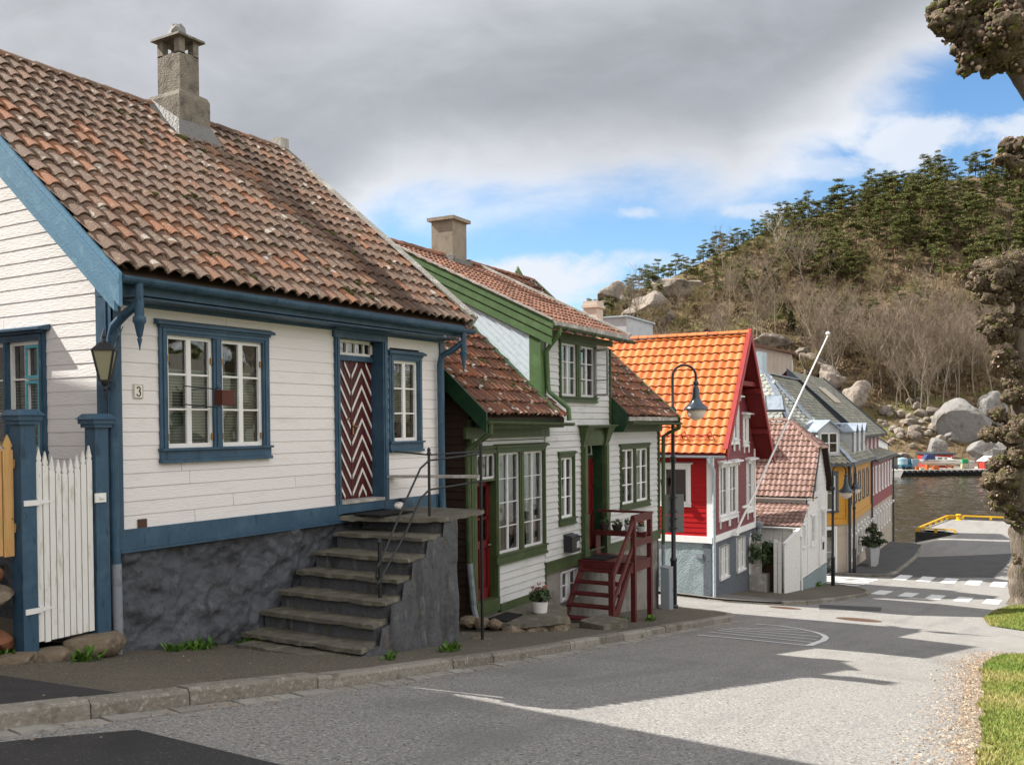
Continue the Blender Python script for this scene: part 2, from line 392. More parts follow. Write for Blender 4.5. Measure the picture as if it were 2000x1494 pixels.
def gutter(mb, p, q, r=.065, n=8):
    """open half-round gutter with brackets"""
    p = V(p); q = V(q); d = (q - p); L = d.length; d /= L; x = d.cross(V((0, 0, 1))).normalized()
    for k0, k1, rr in [(0, L, r)] :
        vs = []
        for c in (p, q):
            for rad in (rr, rr - .008):
                for j in range(n + 1):
                    t = math.pi + math.pi * j / n; vs.append(c + x * math.cos(t) * rad + V((0, 0, 1)) * math.sin(t) * rad)
        k = n + 1; fs = [(j, j + 1, 2 * k + j + 1, 2 * k + j) for j in range(n)] + [(k + j, k + j + 1, 3 * k + j + 1, 3 * k + j) for j in range(n)] + [(0, k, 3 * k, 2 * k), (n, k + n, 3 * k + n, 2 * k + n)]
        fs += [tuple(range(0, k)), tuple(range(2 * k, 3 * k))]
        mb.mesh(vs, fs)
    s = .35
    while s < L:
        c = p + d * s
        for t0 in range(n):
            t1 = math.pi + math.pi * t0 / n; t2 = math.pi + math.pi * (t0 + 1) / n; rr = r + .006
            a = c + x * math.cos(t1) * rr + V((0, 0, math.sin(t1) * rr)); b = c + x * math.cos(t2) * rr + V((0, 0, math.sin(t2) * rr))
            mb.face([a - d * .015, a + d * .015, b + d * .015, b - d * .015])
        s += .62
WD = (8, 1, 1)
mat('paint_white_old', (.74, .705, .685), [((.62, .575, .54), 'noise', 1.7, .50, .75, (1, 1, 5), .6), ((.30, .25, .20), 'noise', 9, .66, .74, (.8, .8, 5), .6), ((.2, .15, .11), 'noise', 24, .74, .80, (1, 1, 3), .7)], rough=.55, bump=.006, bscale=26, stretch=(.35, .35, 2.5))
mat('paint_white_trim', (.76, .75, .72), [((.55, .52, .46), 'noise', 6, .55, .75, None, .6), ((.34, .27, .2), 'noise', 30, .70, .78, None, .7)], rough=.5, bump=.002, bscale=60)
mat('paint_blue', (.036, .080, .128), [((.06, .12, .175), 'noise', 3, .45, .7, None, .8), ((.016, .034, .052), 'noise', 9, .56, .68, (2, 2, .5), .7), ((.26, .28, .28), 'noise', 34, .68, .74, (1, 1, .7), .6)], rough=.45, bump=.003, bscale=40, stretch=(1, 1, .2))
mat('paint_blue_pale', (.10, .215, .315), [((.16, .29, .38), 'noise', 6, .5, .7, None, .8), ((.05, .12, .19), 'noise', 14, .6, .75, None, .6), ((.5, .55, .55), 'noise', 45, .69, .75, None, .6)], rough=.5, bump=.004, bscale=50)  # paler blue than the other trim, for the barge boards
mat('paint_teal', (.09, .36, .42), [((.2, .5, .55), 'noise', 20, .5, .7)], rough=.5)
mat('plaster_slate', (.085, .092, .104), [((.05, .052, .058), 'noise', 2.6, .42, .66), ((.15, .16, .178), 'noise', 5, .52, .74, None, .8), ((.09, .08, .055), 'noise', 3, .60, .80, (1, 1, 2), .6), ((.03, .03, .032), 'noise', 14, .58, .7, None, .7)], rough=.85, bump=.05, bscale=7, bdetail=10)
mat('plaster_steps', (.085, .088, .095), [((.045, .045, .048), 'noise', 3, .45, .68, (1, 1, .35)), ((.16, .155, .145), 'noise', 6, .55, .72, (1.2, 1.2, .5), .8), ((.12, .10, .065), 'noise', 4, .56, .72, (2, 2, .4), .8), ((.3, .29, .27), 'noise', 18, .68, .76, None, .7)], rough=.85, bump=.03, bscale=12, bdetail=10)
mat('slate_slab', (.11, .10, .078), [((.19, .175, .135), 'noise', 5, .45, .7), ((.06, .07, .03), 'noise', 8, .55, .72, None, .8)], rough=.8, bump=.02, bscale=18)
LICH = [((.10, .055, .04), 'noise', 2.2, .52, .75, None, .55), ((.30, .27, .19), 'noise', 14, .56, .68, None, .75), ((.44, .40, .34), 'spots', 4.5, .27, .21, None, .8), ((.46, .42, .36), 'noise', 3.1, .665, .70, None, .85), ((.40, .36, .30), 'spots', 11, .26, .20, None, .6), ((.07, .045, .032), 'bandx', 4.95, .12, .5, None, .8), ((.065, .07, .018), 'noise', 5, .69, .74, None, .95)]
mat('tile_old', (.2, .1, .07), LICH, attr=[(0, (.13, .092, .07)), (.3, (.20, .122, .086)), (.6, (.175, .122, .092)), (.85, (.235, .128, .082)), (1, (.29, .13, .07))], rough=.85, bump=.012, bscale=60)
mat('tile_moss', (.15, .07, .05), [((.5, .46, .41), 'spots', 7, .36, .26, None, .85), ((.46, .42, .37), 'noise', 7, .61, .66, (1.4, .8, .8), .9), ((.075, .06, .025), 'noise', 5, .56, .68, None, .9)], attr=[(0, (.10, .055, .038)), (.4, (.15, .07, .048)), (.7, (.20, .085, .05)), (1, (.27, .10, .05))], rough=.9, bump=.02, bscale=50)
mat('tile_red_old', (.2, .1, .07), [((.36, .3, .25), 'vor', 11, .2, .12, None, .7), ((.1, .06, .04), 'noise', 3, .55, .7, None, .6)], attr=[(0, (.15, .075, .052)), (.5, (.225, .11, .075)), (1, (.30, .145, .09))], rough=.85, bump=.01, bscale=60)
mat('tile_orange', (.6, .17, .04), [((.40, .10, .02), 'noise', 3, .5, .7, None, .5), ((.22, .09, .035), 'noise', 9, .62, .72, None, .5)], attr=[(0, (.40, .105, .026)), (.5, (.52, .14, .034)), (1, (.58, .175, .048))], rough=.5, bump=.002, bscale=40)
mat('tile_pinkbrown', (.3, .15, .12), [((.45, .36, .33), 'vor', 9, .14, .08, None, .7), ((.17, .09, .075), 'noise', 4, .5, .72, None, .6)], attr=[(0, (.17, .10, .08)), (.5, (.23, .145, .12)), (1, (.29, .19, .165))], rough=.75)
SL = [((.38, .36, .28), 'noise', 4, .5, .66, None, .7), ((.16, .17, .15), 'noise', 2.4, .52, .72, None, .6)]
mat('slate_pale', (.28, .28, .25), SL + [((.36, .2, .13), 'noise', 2.2, .68, .74, None, .6)], attr=[(0, (.24, .26, .23)), (.4, (.33, .35, .31)), (.7, (.38, .37, .33)), (1, (.30, .33, .32))], rough=.6)
mat('slate_dark', (.13, .12, .09), [((.2, .18, .1), 'noise', 2, .45, .7, None, .7)], attr=[(0, (.17, .17, .145)), (.5, (.25, .24, .19)), (1, (.34, .32, .24))], rough=.6)
mat('lead_grey', (.33, .38, .44), [((.2, .24, .29), 'noise', 3, .45, .7)], rough=.45, metal=.3)
mat('lead_flash', (.17, .165, .155), [((.14, .135, .13), 'noise', 10, .45, .7)], rough=.6, bump=.02, bscale=25)
mat('chimney_concrete', (.20, .175, .14), [((.10, .085, .07), 'noise', 5, .45, .7), ((.28, .25, .21), 'noise', 9, .55, .7, None, .7)], rough=.9, bump=.02, bscale=40)
mat('chimney_plain', (.27, .23, .18), [((.2, .17, .13), 'noise', 4, .45, .7), ((.42, .40, .36), 'noise', 3, .70, .74)], rough=.9, bump=.008, bscale=40)
mat('wood_weathered', (.33, .31, .28), [((.50, .48, .44), 'noise', 5, .5, .65), ((.16, .13, .1), 'noise', 14, .58, .7, (1, 3, 3))], rough=.85, bump=.01, bscale=30)
mat('wood_new', (.56, .33, .13), [((.45, .24, .08), 'noise', 6, .45, .65, (6, 6, .5)), ((.22, .10, .03), 'vor', 7, .09, .04, (1, 1, .6)), ((.48, .36, .12), 'noise', 2, .5, .65, None, .7)], rough=.6)
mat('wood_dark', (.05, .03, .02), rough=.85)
mat('picket_white', (.74, .73, .69), [((.42, .40, .28), 'noise', 5, .52, .72, (3, 3, .7), .7), ((.2, .2, .08), 'noise', 14, .66, .76, (2, 2, .6), .7)], rough=.6, bump=.003, bscale=40)
mat('door_dark_red', (.075, .012, .014), [((.04, .008, .01), 'noise', 8, .5, .7, (6, 6, .5))], rough=.4)
mat('stripe_white', (.70, .68, .63), rough=.5)
mat('paint_green', (.048, .07, .026), [((.075, .10, .04), 'noise', 5, .45, .7, None, .7), ((.02, .035, .014), 'noise', 11, .6, .75, None, .6), ((.13, .13, .08), 'noise', 3, .62, .75, None, .5)], rough=.5, bump=.003, bscale=40)
mat('paint_green_sunlit', (.085, .15, .06), [((.12, .20, .085), 'noise', 5, .45, .7), ((.05, .1, .04), 'noise', 10, .6, .75)], rough=.5)  # lighter copy of the green trim, sunlight put into its colour
mat('paint_green_dark', (.012, .04, .018), [((.02, .06, .026), 'noise', 5, .45, .7)], rough=.45)
mat('paint_greywhite', (.53, .53, .52), [((.37, .36, .34), 'noise', 2.2, .48, .74, (1, 1, 4), .7), ((.27, .25, .22), 'noise', 8, .62, .74, (.7, .7, 5), .6)], rough=.6, bump=.003, bscale=30, stretch=(.4, .4, 2))
mat('paint_skyblue_white', (.58, .66, .72), [((.45, .53, .6), 'noise', 12, .5, .7)], rough=.5, bump=.004, bscale=60)
mat('sash_lilac', (.58, .57, .58), [((.4, .38, .38), 'noise', 12, .55, .7)], rough=.5)
mat('plaster_grey', (.24, .225, .205), [((.15, .135, .115), 'noise', 2.5, .45, .7), ((.10, .09, .07), 'noise', 5, .6, .75, (1, 1, .5))], rough=.9, bump=.012, bscale=25)
mat('door_red', (.13, .011, .013), [((.12, .008, .01), 'noise', 6, .5, .7)], rough=.35)
mat('stair_red', (.085, .013, .013), [((.125, .026, .023), 'noise', 7, .5, .7), ((.05, .008, .008), 'noise', 14, .6, .75)], rough=.5)
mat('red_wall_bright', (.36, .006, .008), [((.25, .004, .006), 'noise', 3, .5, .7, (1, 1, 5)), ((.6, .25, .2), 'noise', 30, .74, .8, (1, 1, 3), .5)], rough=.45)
mat('red_wall_shaded', (.17, .034, .040), [((.13, .026, .03), 'noise', 3, .5, .7, (1, 1, 4))], rough=.55)  # same red as the side wall, with its shade put into the colour
mat('red_trim', (.30, .03, .03), [((.22, .02, .02), 'noise', 5, .5, .7)], rough=.45)
mat('red_soffit', (.16, .012, .012), [((.10, .008, .008), 'noise', 5, .5, .7, (1, 4, 1))], rough=.6)
mat('trim_white', (.76, .76, .75), [((.62, .61, .59), 'noise', 6, .55, .75)], rough=.45)
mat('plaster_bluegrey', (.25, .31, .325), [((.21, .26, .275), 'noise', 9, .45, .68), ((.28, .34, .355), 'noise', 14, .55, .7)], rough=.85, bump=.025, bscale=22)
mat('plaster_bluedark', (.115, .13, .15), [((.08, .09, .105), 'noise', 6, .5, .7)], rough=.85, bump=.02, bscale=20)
mat('zinc_pipe', (.42, .50, .54), [((.3, .36, .4), 'noise', 6, .5, .7)], rough=.45, metal=.2)
mat('white_boards_old', (.72, .71, .69), [((.5, .48, .45), 'noise', 2.5, .5, .72, (1, 1, 6), .7), ((.22, .2, .18), 'noise', 9, .68, .74, (.5, .5, 5), .6)], rough=.6)
mat('yellow_wall', (.50, .25, .035), [((.42, .20, .025), 'noise', 3, .5, .7, (1, 1, 4))], rough=.5)
mat('maroon_wall', (.21, .025, .034), [((.16, .018, .026), 'noise', 3, .5, .7, (1, 1, 4))], rough=.5)
mat('beige_plaster', (.40, .345, .28), [((.33, .28, .22), 'noise', 1.5, .45, .7)], rough=.85)
mat('cream_wall', (.55, .46, .38), [((.48, .4, .32), 'noise', 2, .45, .7)], rough=.7)
mat('grey_panel', (.42, .45, .47), [((.36, .39, .4), 'noise', 1.5, .45, .7)], rough=.6)
mat('dark_trim', (.045, .055, .07), rough=.4)
mat('grey_trim', (.09, .10, .11), rough=.5)
mat('iron_black', (.016, .017, .018), [((.05, .03, .02), 'noise', 20, .62, .75)], rough=.45, spec=.4)
mat('lamp_black', (.012, .015, .018), rough=.35, spec=.5)
mat('lamp_shade', (.02, .035, .05), rough=.25, spec=.6)
mat('lamp_globe', (.72, .62, .55), rough=.25)
mat('brass', (.35, .2, .08), rough=.3, metal=.8)
mat('brown_box', (.085, .022, .014), rough=.5)
mat('steel', (.4, .4, .4), rough=.4, metal=.6)
mat('blind_slat', (.50, .53, .45), rough=.6)
mat('curtain_white', (.62, .62, .60), rough=.9)
mat('curtain_lace', (.45, .40, .34), rough=.9)
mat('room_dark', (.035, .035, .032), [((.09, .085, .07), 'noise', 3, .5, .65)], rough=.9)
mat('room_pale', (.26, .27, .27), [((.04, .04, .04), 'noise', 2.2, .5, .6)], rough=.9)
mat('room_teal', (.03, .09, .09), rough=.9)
mat('asphalt', (.222, .213, .20), [((.38, .365, .345), 'noise', 36, .53, .58, None, .95), ((.06, .058, .056), 'noise', 30, .57, .62, None, .95), ((.6, .58, .55), 'noise', 55, .635, .67, None, .95), ((.175, .17, .165), 'noise', 1.1, .5, .66, (.08, 1.3, 1), .55), ((.12, .10, .08), 'noise', 20, .66, .72, None, .6), ((.155, .15, .142), 'noise', .55, .5, .72, None, .55), ((.27, .255, .23), 'noise', .25, .5, .7, None, .5), ((.07, .065, .06), 'crack', .35, .004, .001, (1, 1, 1), .22), ((.13, .125, .12), 'noise', 3.5, .62, .74, None, .5)], rough=.85, bump=.006, bscale=140)
mat('asphalt_new', (.036, .034, .035), [((.10, .095, .092), 'noise', 42, .58, .64), ((.025, .025, .026), 'noise', 1.2, .45, .7), ((.3, .29, .27), 'noise', 60, .70, .74, None, .8)], rough=.8, bump=.005, bscale=140)
mat('asphalt_walk', (.105, .092, .068), [((.19, .17, .13), 'noise', 40, .54, .60), ((.04, .035, .028), 'noise', 33, .57, .63), ((.14, .12, .085), 'noise', .8, .48, .7, None, .7), ((.055, .052, .045), 'noise', .6, .56, .74, (1, 1, 1), .6), ((.32, .3, .27), 'noise', 40, .72, .75, None, .8)], rough=.88, bump=.006, bscale=120)
mat('asphalt_walk_light', (.16, .15, .135), [((.21, .195, .175), 'noise', 40, .52, .64), ((.11, .10, .09), 'noise', .8, .48, .7)], rough=.88)
mat('asphalt_patch', (.075, .074, .074), [((.12, .118, .115), 'noise', 50, .52, .64), ((.055, .054, .054), 'noise', 1.0, .45, .7)], rough=.85)
mat('kerb_granite', (.22, .20, .165), [((.33, .31, .27), 'noise', 26, .52, .66), ((.10, .09, .065), 'noise', 4, .5, .72), ((.08, .085, .03), 'noise', 6, .62, .76, None, .7)], rough=.85, bump=.02, bscale=25, attr=[(0, (.16, .145, .12)), (.5, (.22, .20, .165)), (1, (.27, .25, .21))])
mat('stone_sett', (.28, .265, .235), [((.18, .165, .14), 'noise', 8, .5, .7), ((.4, .38, .34), 'noise', 30, .58, .7)], rough=.85, bump=.02, bscale=30, attr=[(0, (.22, .205, .18)), (1, (.33, .31, .275))])
mat('marking_white', (.72, .72, .70), [((.42, .41, .39), 'noise', 9, .54, .68, None, .8), ((.3, .29, .27), 'noise', 60, .58, .66, None, .7)], rough=.7)
mat('earth', (.10, .08, .055), [((.06, .07, .03), 'noise', 2, .5, .7)], rough=.95, bump=.03, bscale=10)
mat('gravel_chip', (.25, .21, .165), [((.36, .31, .25), 'noise', 25, .5, .6), ((.22, .16, .10), 'noise', 18, .56, .64), ((.5, .44, .36), 'noise', 50, .62, .68)], rough=.9, bump=.03, bscale=45)
mat('lawn', (.15, .18, .035), [((.26, .23, .075), 'noise', 1.6, .46, .66), ((.07, .11, .018), 'noise', 5, .5, .7)], rough=.95, bump=.05, bscale=30)
mat('grass_blade', (.12, .17, .03), attr=[(0, (.11, .18, .025)), (.5, (.19, .22, .045)), (.8, (.30, .27, .09)), (1, (.40, .33, .15))], rough=.7)
mat('weed_green', (.05, .13, .012), attr=[(0, (.035, .10, .008)), (1, (.10, .2, .02))], rough=.6)
mat('rock_brown', (.16, .125, .085), [((.25, .21, .16), 'noise', 5, .48, .7), ((.07, .05, .035), 'noise', 3, .54, .72), ((.10, .09, .03), 'noise', 6, .6, .74)], rough=.9, bump=.04, bscale=12)
mat('rock_red', (.20, .085, .045), [((.12, .06, .04), 'noise', 4, .48, .7)], rough=.9, bump=.04, bscale=12)
mat('rock_granite', (.25, .21, .175), [((.14, .115, .09), 'noise', .35, .46, .64), ((.30, .275, .245), 'noise', .6, .50, .72), ((.10, .08, .06), 'noise', .9, .60, .74), ((.13, .12, .05), 'noise', .25, .58, .76, None, .7)], rough=.9, bump=.5, bscale=.9, bdetail=12)
mat('rock_pale', (.215, .205, .195), [((.14, .125, .105), 'noise', .4, .48, .66, (1, 1, .4)), ((.16, .13, .10), 'noise', .7, .60, .72, (1, 1, .3)), ((.30, .295, .285), 'noise', .5, .58, .74), ((.07, .06, .05), 'noise', .8, .6, .68, (1, 1, .15), .7)], rough=.9, bump=.3, bscale=1.2, bdetail=12)
mat('hill_floor', (.14, .10, .056), [((.20, .145, .082), 'noise', .12, .46, .66), ((.115, .108, .036), 'noise', .06, .48, .62, None, .9), ((.15, .135, .05), 'noise', .25, .56, .70, None, .8), ((.05, .035, .022), 'noise', .5, .54, .70, None, .8), ((.26, .225, .185), 'noise', .09, .63, .70, None, .9)], rough=.95, bump=.8, bscale=.6, bdetail=12)
mat('pine_needle', (.04, .055, .018), attr=[(0, (.046, .06, .018)), (.5, (.12, .134, .034)), (.85, (.20, .198, .058)), (1, (.25, .225, .08))], rough=.8)
mat('fir_needle', (.03, .045, .02), attr=[(0, (.018, .032, .014)), (.6, (.035, .055, .02)), (1, (.06, .075, .03))], rough=.8)
mat('pine_bark', (.16, .085, .05), [((.08, .05, .035), 'noise', 2, .45, .7)], rough=.9)
mat('bare_bark', (.17, .135, .10), attr=[(0, (.20, .165, .125)), (.35, (.26, .215, .165)), (.7, (.20, .155, .115)), (1, (.22, .16, .115))], rough=.9)
mat('birch_bark', (.42, .38, .34), [((.2, .17, .14), 'noise', 2, .5, .65)], rough=.8)
mat('twig_brown', (.13, .085, .055), attr=[(0, (.15, .10, .062)), (.4, (.23, .16, .10)), (.68, (.28, .205, .13)), (.8, (.16, .155, .05)), (1, (.22, .20, .06))], rough=.9)
mat('bud_green', (.16, .15, .05), rough=.9)
mat('burl_wood', (.085, .064, .04), [((.16, .12, .075), 'noise', 7, .5, .68), ((.03, .022, .014), 'noise', 11, .5, .62), ((.10, .105, .018), 'noise', 2.2, .56, .68, None, .85)], rough=.9, bump=.05, bscale=14)
mat('burl_bud', (.26, .17, .12), attr=[(0, (.045, .03, .02)), (.4, (.10, .066, .042)), (.62, (.20, .135, .095)), (.85, (.38, .28, .22)), (.95, (.48, .38, .31)), (1, (.10, .11, .02))], rough=.75)
mat('burl_bark', (.13, .105, .08), [((.24, .21, .175), 'noise', 4, .5, .68, (1, 1, .3)), ((.05, .04, .03), 'noise', 7, .54, .68, (2, 2, .35)), ((.10, .10, .02), 'noise', 3, .58, .7, None, .8)], rough=.9, bump=.05, bscale=14, stretch=(1.5, 1.5, .4))
mat('leaf_dark', (.03, .06, .018), attr=[(0, (.018, .04, .012)), (.7, (.05, .085, .025)), (1, (.09, .12, .04))], rough=.45)
mat('blossom_pink', (.36, .13, .10), attr=[(0, (.28, .09, .07)), (1, (.5, .26, .2))], rough=.7)
mat('flower_orange', (.6, .12, .02), attr=[(0, (.5, .05, .02)), (1, (.7, .25, .04))], rough=.6)
mat('pot_white', (.72, .71, .69), rough=.4)
mat('pot_dark', (.045, .035, .032), rough=.6)
mat('pot_grey', (.45, .46, .47), rough=.6)
mat('mat_black', (.012, .012, .012), rough=.95, bump=.01, bscale=80)
mat('plastic_black', (.012, .012, .014), rough=.35, spec=.5)
mat('pipe_grey', (.22, .24, .27), [((.15, .16, .18), 'noise', 8, .5, .7)], rough=.5)
mat('cabinet_grey', (.25, .28, .31), rough=.5)
mat('sign_grey', (.17, .18, .175), rough=.5)
mat('enamel', (.72, .69, .6), rough=.3)
mat('ink', (.01, .01, .01), rough=.6)
mat('rail_yellow', (.62, .36, .01), [((.4, .2, .01), 'noise', 3, .6, .7)], rough=.5)
mat('quay_dark', (.028, .03, .028), [((.06, .055, .045), 'noise', 3, .5, .7)], rough=.8)
mat('concrete', (.33, .31, .28), [((.24, .22, .19), 'noise', 1.2, .45, .7)], rough=.9)
mat('rubber', (.01, .01, .011), rough=.7)
mat('boat_white', (.72, .70, .63), rough=.3)
mat('boat_canvas', (.03, .05, .13), rough=.7)
mat('plastic_blue', (.03, .14, .22), rough=.45)
mat('plastic_lightblue', (.24, .34, .40), rough=.45)
mat('plastic_green', (.02, .28, .1), rough=.45)
mat('plastic_white', (.5, .5, .48), rough=.45)
mat('plastic_orange', (.42, .11, .03), rough=.45)
mat('plastic_yellow', (.45, .42, .27), rough=.45)
mat('shed_red', (.35, .035, .03), [((.26, .025, .02), 'noise', 1.5, .5, .7)], rough=.6)
mat('rust_iron', (.10, .055, .035), [((.06, .04, .03), 'noise', 12, .5, .7)], rough=.7)
glass_mat()
glass_mat('lantern_glass', (.8, .78, .6))
# ================================================================= white house with blue trim
H1 = house('white_house', 'white board house with blue trim, mossy tiled roof and chevron door', 'house', (0, 0), 0, -2.9)
PT = lambda name, mb, mt, par=None, **k: mb.build(name, MATS[mt] if isinstance(mt, str) else [MATS[q] for q in mt], par or H1, **k)
W1 = (.67, 2.19, -.24, 1.10); D1 = (3.68, 4.66, -1.13, 1.29); W2 = (4.94, 5.58, -.24, 1.03)
def grow(o, g=.06): return (o[0] - g, o[1] + g, o[2] - g, o[3] + g)
mb = MB(FRONT); boards(mb, .02, 6.29, -1.15, 1.56, .158, .009, [grow(W1), grow(D1), grow(W2)])
L1 = left_side(0, 0)
G1 = (-2.78, -1.39, -.26, 1.06)
def gab(z):
    v = max(0, (z - 1.52) / .83 - .38); return (-(7.72 - v), -v)
m2 = MB(L1); boards(m2, -7.72, 0, -1.15, 4.9, .158, .006, [grow(G1)], edge=gab)
PT('wall', mb, 'paint_white_old')
PT('gable_wall', m2, 'paint_white_old')
mb = MB(); mb.box(.75, 5.9, .75, 7.7, -1.3, 1.6); PT('wall_core', mb, 'wood_dark')
mb = MB(); mb.prism([(.05, .05, 1.58), (.05, 7.67, 1.58), (.05, 3.86, 4.8)], (6.15, 0, 0)); PT('attic_core', mb, 'wood_dark')
# rough basement
def rough_wall(mb, fr, a0, a1, z0, z1, amp, n=.14, seed=0, oo=0, fine=.3, cell=0):
    na = max(2, int((a1 - a0) / n)); nz = max(2, int((z1 - z0) / n)); vs = []
    for j in range(nz + 1):
        for i in range(na + 1):
            a = lerp(a0, a1, i / na); z = lerp(z0, z1, j / nz); k = V((a * 1.1 + seed, z * 1.3, seed))
            d = amp * (noise.noise(k * 1.6) + .6 * noise.noise(k * 3.7) + fine * noise.noise(k * 9)); d += (cell * .55 * (.5 - noise.voronoi(k * 2.1 + V((noise.noise(k * 2), 0, 0)) * .5)[0][0]) if cell else 0)
            if i in (0, na) or j == nz: d *= .3
            vs.append(fr(a, oo + d, z))
    fs = [(j * (na + 1) + i, j * (na + 1) + i + 1, (j + 1) * (na + 1) + i + 1, (j + 1) * (na + 1) + i) for j in range(nz) for i in range(na)]
    f, mb.fr = mb.fr, None; mb.mesh(vs, fs); mb.fr = f
mb = MB(); rough_wall(mb, FRONT, .0, 6.28, -4.0, -1.33, .085, .035, 3, oo=-.04, fine=.5, cell=.16); rough_wall(mb, L1, -7.7, 0, -4.0, -1.33, .075, .08, 5); rough_wall(mb, right_side(6.27, 0), 0, 7.7, -4.2, -1.33, .05, .2, 5)
mb.box(.15, 6.15, .15, 7.6, -4.2, -1.3); PT('basement_wall', mb, 'plaster_slate', smooth=True)
mb = MB(FRONT); mb.box(-.02, 3.63, -.02, .045, -1.37, -1.14); mb.box(4.78, 6.30, -.02, .045, -1.37, -1.14); mb.box(-.02, 6.3, 0, .06, -1.40, -1.372); mb.fr = L1; mb.box(-7.7, .02, -.02, .04, -1.37, -1.14)
PT('base_trim', mb, 'paint_blue')
mb = MB(L1); mb.box(-.30, .0, -.01, .035, -1.14, 1.95); mb.box(-.06, .035, .0, .05, -1.14, 1.6); mb.box(-.2, -.1, .035, .05, -1.14, 1.9)
mb.fr = FRONT; mb.box(-.05, .05, -.01, .03, -1.14, 1.6); mb.box(6.2, 6.31, -.01, .03, -1.14, 1.6); PT('corner_board', mb, 'paint_blue')
# roof
def roofplane(mb, u0, u1, v0, z0, v1, z1, th=.09):
    mb.hexa([(u0, v0, z0 - th), (u1, v0, z0 - th), (u1, v1, z1 - th), (u0, v1, z1 - th), (u0, v0, z0), (u1, v0, z0), (u1, v1, z1), (u0, v1, z1)])
EV, EZ, RV, RZ = -.40, 1.70, 3.86, 5.24
mb = MB(); roofplane(mb, -.27, 6.48, EV + .03, EZ - .02, RV, RZ - .02); roofplane(mb, -.27, 6.48, 8.1, EZ - .02, RV, RZ - .02)
RF = PT('roof', mb, 'wood_dark')
mb = MB(); S = V((0, RV - EV, RZ - EZ))
chb = lambda u, s: not (3.45 < u - .3 < 4.0 and s > 4.75 and s < 5.6)
tiles(mb, (-.30, EV - .03, EZ - .005), (1, 0, 0), S, 6.82, S.length, .213, .318, jit=1.25, hh=.062, lift=.042, inside=chb)
PT('roof_tiles', mb, 'tile_old', RF, smooth=40)
def moss(RF_, pts, ev, ez, sl_, seed):
    mb = MB(); r = random.Random(seed)
    for u, s_ in pts:
        k = ez + sl_ * (s_ - ev)
        for q in range(r.randint(2, 5)):
            w_ = r.uniform(.025, .06); uu, ss = u + r.gauss(0, .07), s_ + r.gauss(0, .03); mb.rock((uu, ss, ez + sl_ * (ss - ev) + .085), (w_ * 1.6, w_, w_ * .7), r.randint(0, 999), 2, .5, fq=2)
    mb.build('roof_moss', MATS['moss'], RF_, smooth=True)['kind'] = 'stuff'
mat('moss', (.055, .06, .014), [((.11, .095, .02), 'noise', 30, .5, .62), ((.025, .03, .008), 'noise', 18, .55, .65)], rough=.95, bump=.02, bscale=60)
RM = random.Random(3); moss(RF, [(RM.uniform(-.1, 6), -.3 + 3.9 * RM.random() ** 1.7) for _ in range(34)], EV, EZ, sl if 'sl' in globals() else .83, 4)
mb = MB(); ridge(mb, (-.3, RV, RZ + .02), (6.45, RV, RZ + .02), .12, .36); mb.face([(-.3, RV, RZ), (6.5, RV, RZ), (6.5, 8.15, EZ), (-.3, 8.15, EZ)]); PT('ridge_tiles', mb, 'tile_old', RF, smooth=40)
mb = MB()
for (v, z, e) in [(EV - .06, EZ, 0)]: pass
mb.beam((6.53, EV - .1, EZ + .02), (6.53, RV + .1, RZ + .1), .05, .24); mb.beam((6.50, EV - .1, EZ + .14), (6.50, RV + .12, RZ + .22), .16, .025); mb.box(6.38, 6.6, RV - .12, RV + .14, RZ + .02, RZ + .24)
PT('verge_board', mb, 'wood_weathered', RF)
mb = MB()
sl = .83
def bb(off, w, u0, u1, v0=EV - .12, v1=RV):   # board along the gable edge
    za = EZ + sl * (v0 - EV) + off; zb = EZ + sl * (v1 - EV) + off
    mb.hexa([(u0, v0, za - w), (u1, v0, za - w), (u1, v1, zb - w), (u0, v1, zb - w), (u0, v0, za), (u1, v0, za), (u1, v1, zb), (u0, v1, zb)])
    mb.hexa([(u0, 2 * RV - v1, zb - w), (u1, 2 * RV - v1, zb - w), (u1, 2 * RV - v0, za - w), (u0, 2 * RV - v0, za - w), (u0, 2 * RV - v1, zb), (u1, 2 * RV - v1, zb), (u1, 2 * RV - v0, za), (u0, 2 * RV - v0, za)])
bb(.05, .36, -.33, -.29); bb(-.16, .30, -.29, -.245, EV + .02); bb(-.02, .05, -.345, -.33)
PT('barge_board', mb, 'paint_blue_pale', RF)
mb = MB(FRONT); mb.box(-.2, 6.45, .36, .385, 1.46, 1.66); mb.box(.0, 6.29, 0, .36, 1.42, 1.445); mb.box(.0, 6.29, .0, .05, 1.38, 1.6); mb.box(-.25, 0.02, 0.0, .38, 1.44, 1.62)
PT('eaves_board', mb, 'paint_blue', RF)
mb = MB(); gutter(mb, (-.28, EV - .09, 1.625), (6.5, EV - .09, 1.585), .075); PT('gutter', mb, 'paint_blue', RF)
mb = MB(); p = -.49
mb.tube([(-.06, p, 1.58), (-.06, p, 1.36), (-.10, -.30, 1.24), (-.12, -.14, 1.12), (-.12, -.09, 1.0), (-.11, -.09, -1.2), (-.10, -.09, -1.5)], .05, 10); mb.lathe([(.055, .04), (.055, 0)], (-.11, -.09, -.2), 10)
mb.lathe([(.052, .18), (.05, .02), (.068, -.0), (.07, -.05), (.055, -.07), (.03, -.2), (.018, -.22), (.028, -.235), (.012, -.3), (.004, -.36)], (-.06, p, 1.2), 10)
PT('downpipe', mb, 'paint_blue', smooth=40)
mb = MB(); mb.tube([(-.10, -.09, -1.5), (-.09, -.09, -2.4)], .056, 10); mb.tube([(-.09, -.09, -2.3), (-.09, -.10, -2.62)], .035, 8); PT('drain_pipe', mb, 'pipe_grey', smooth=40)
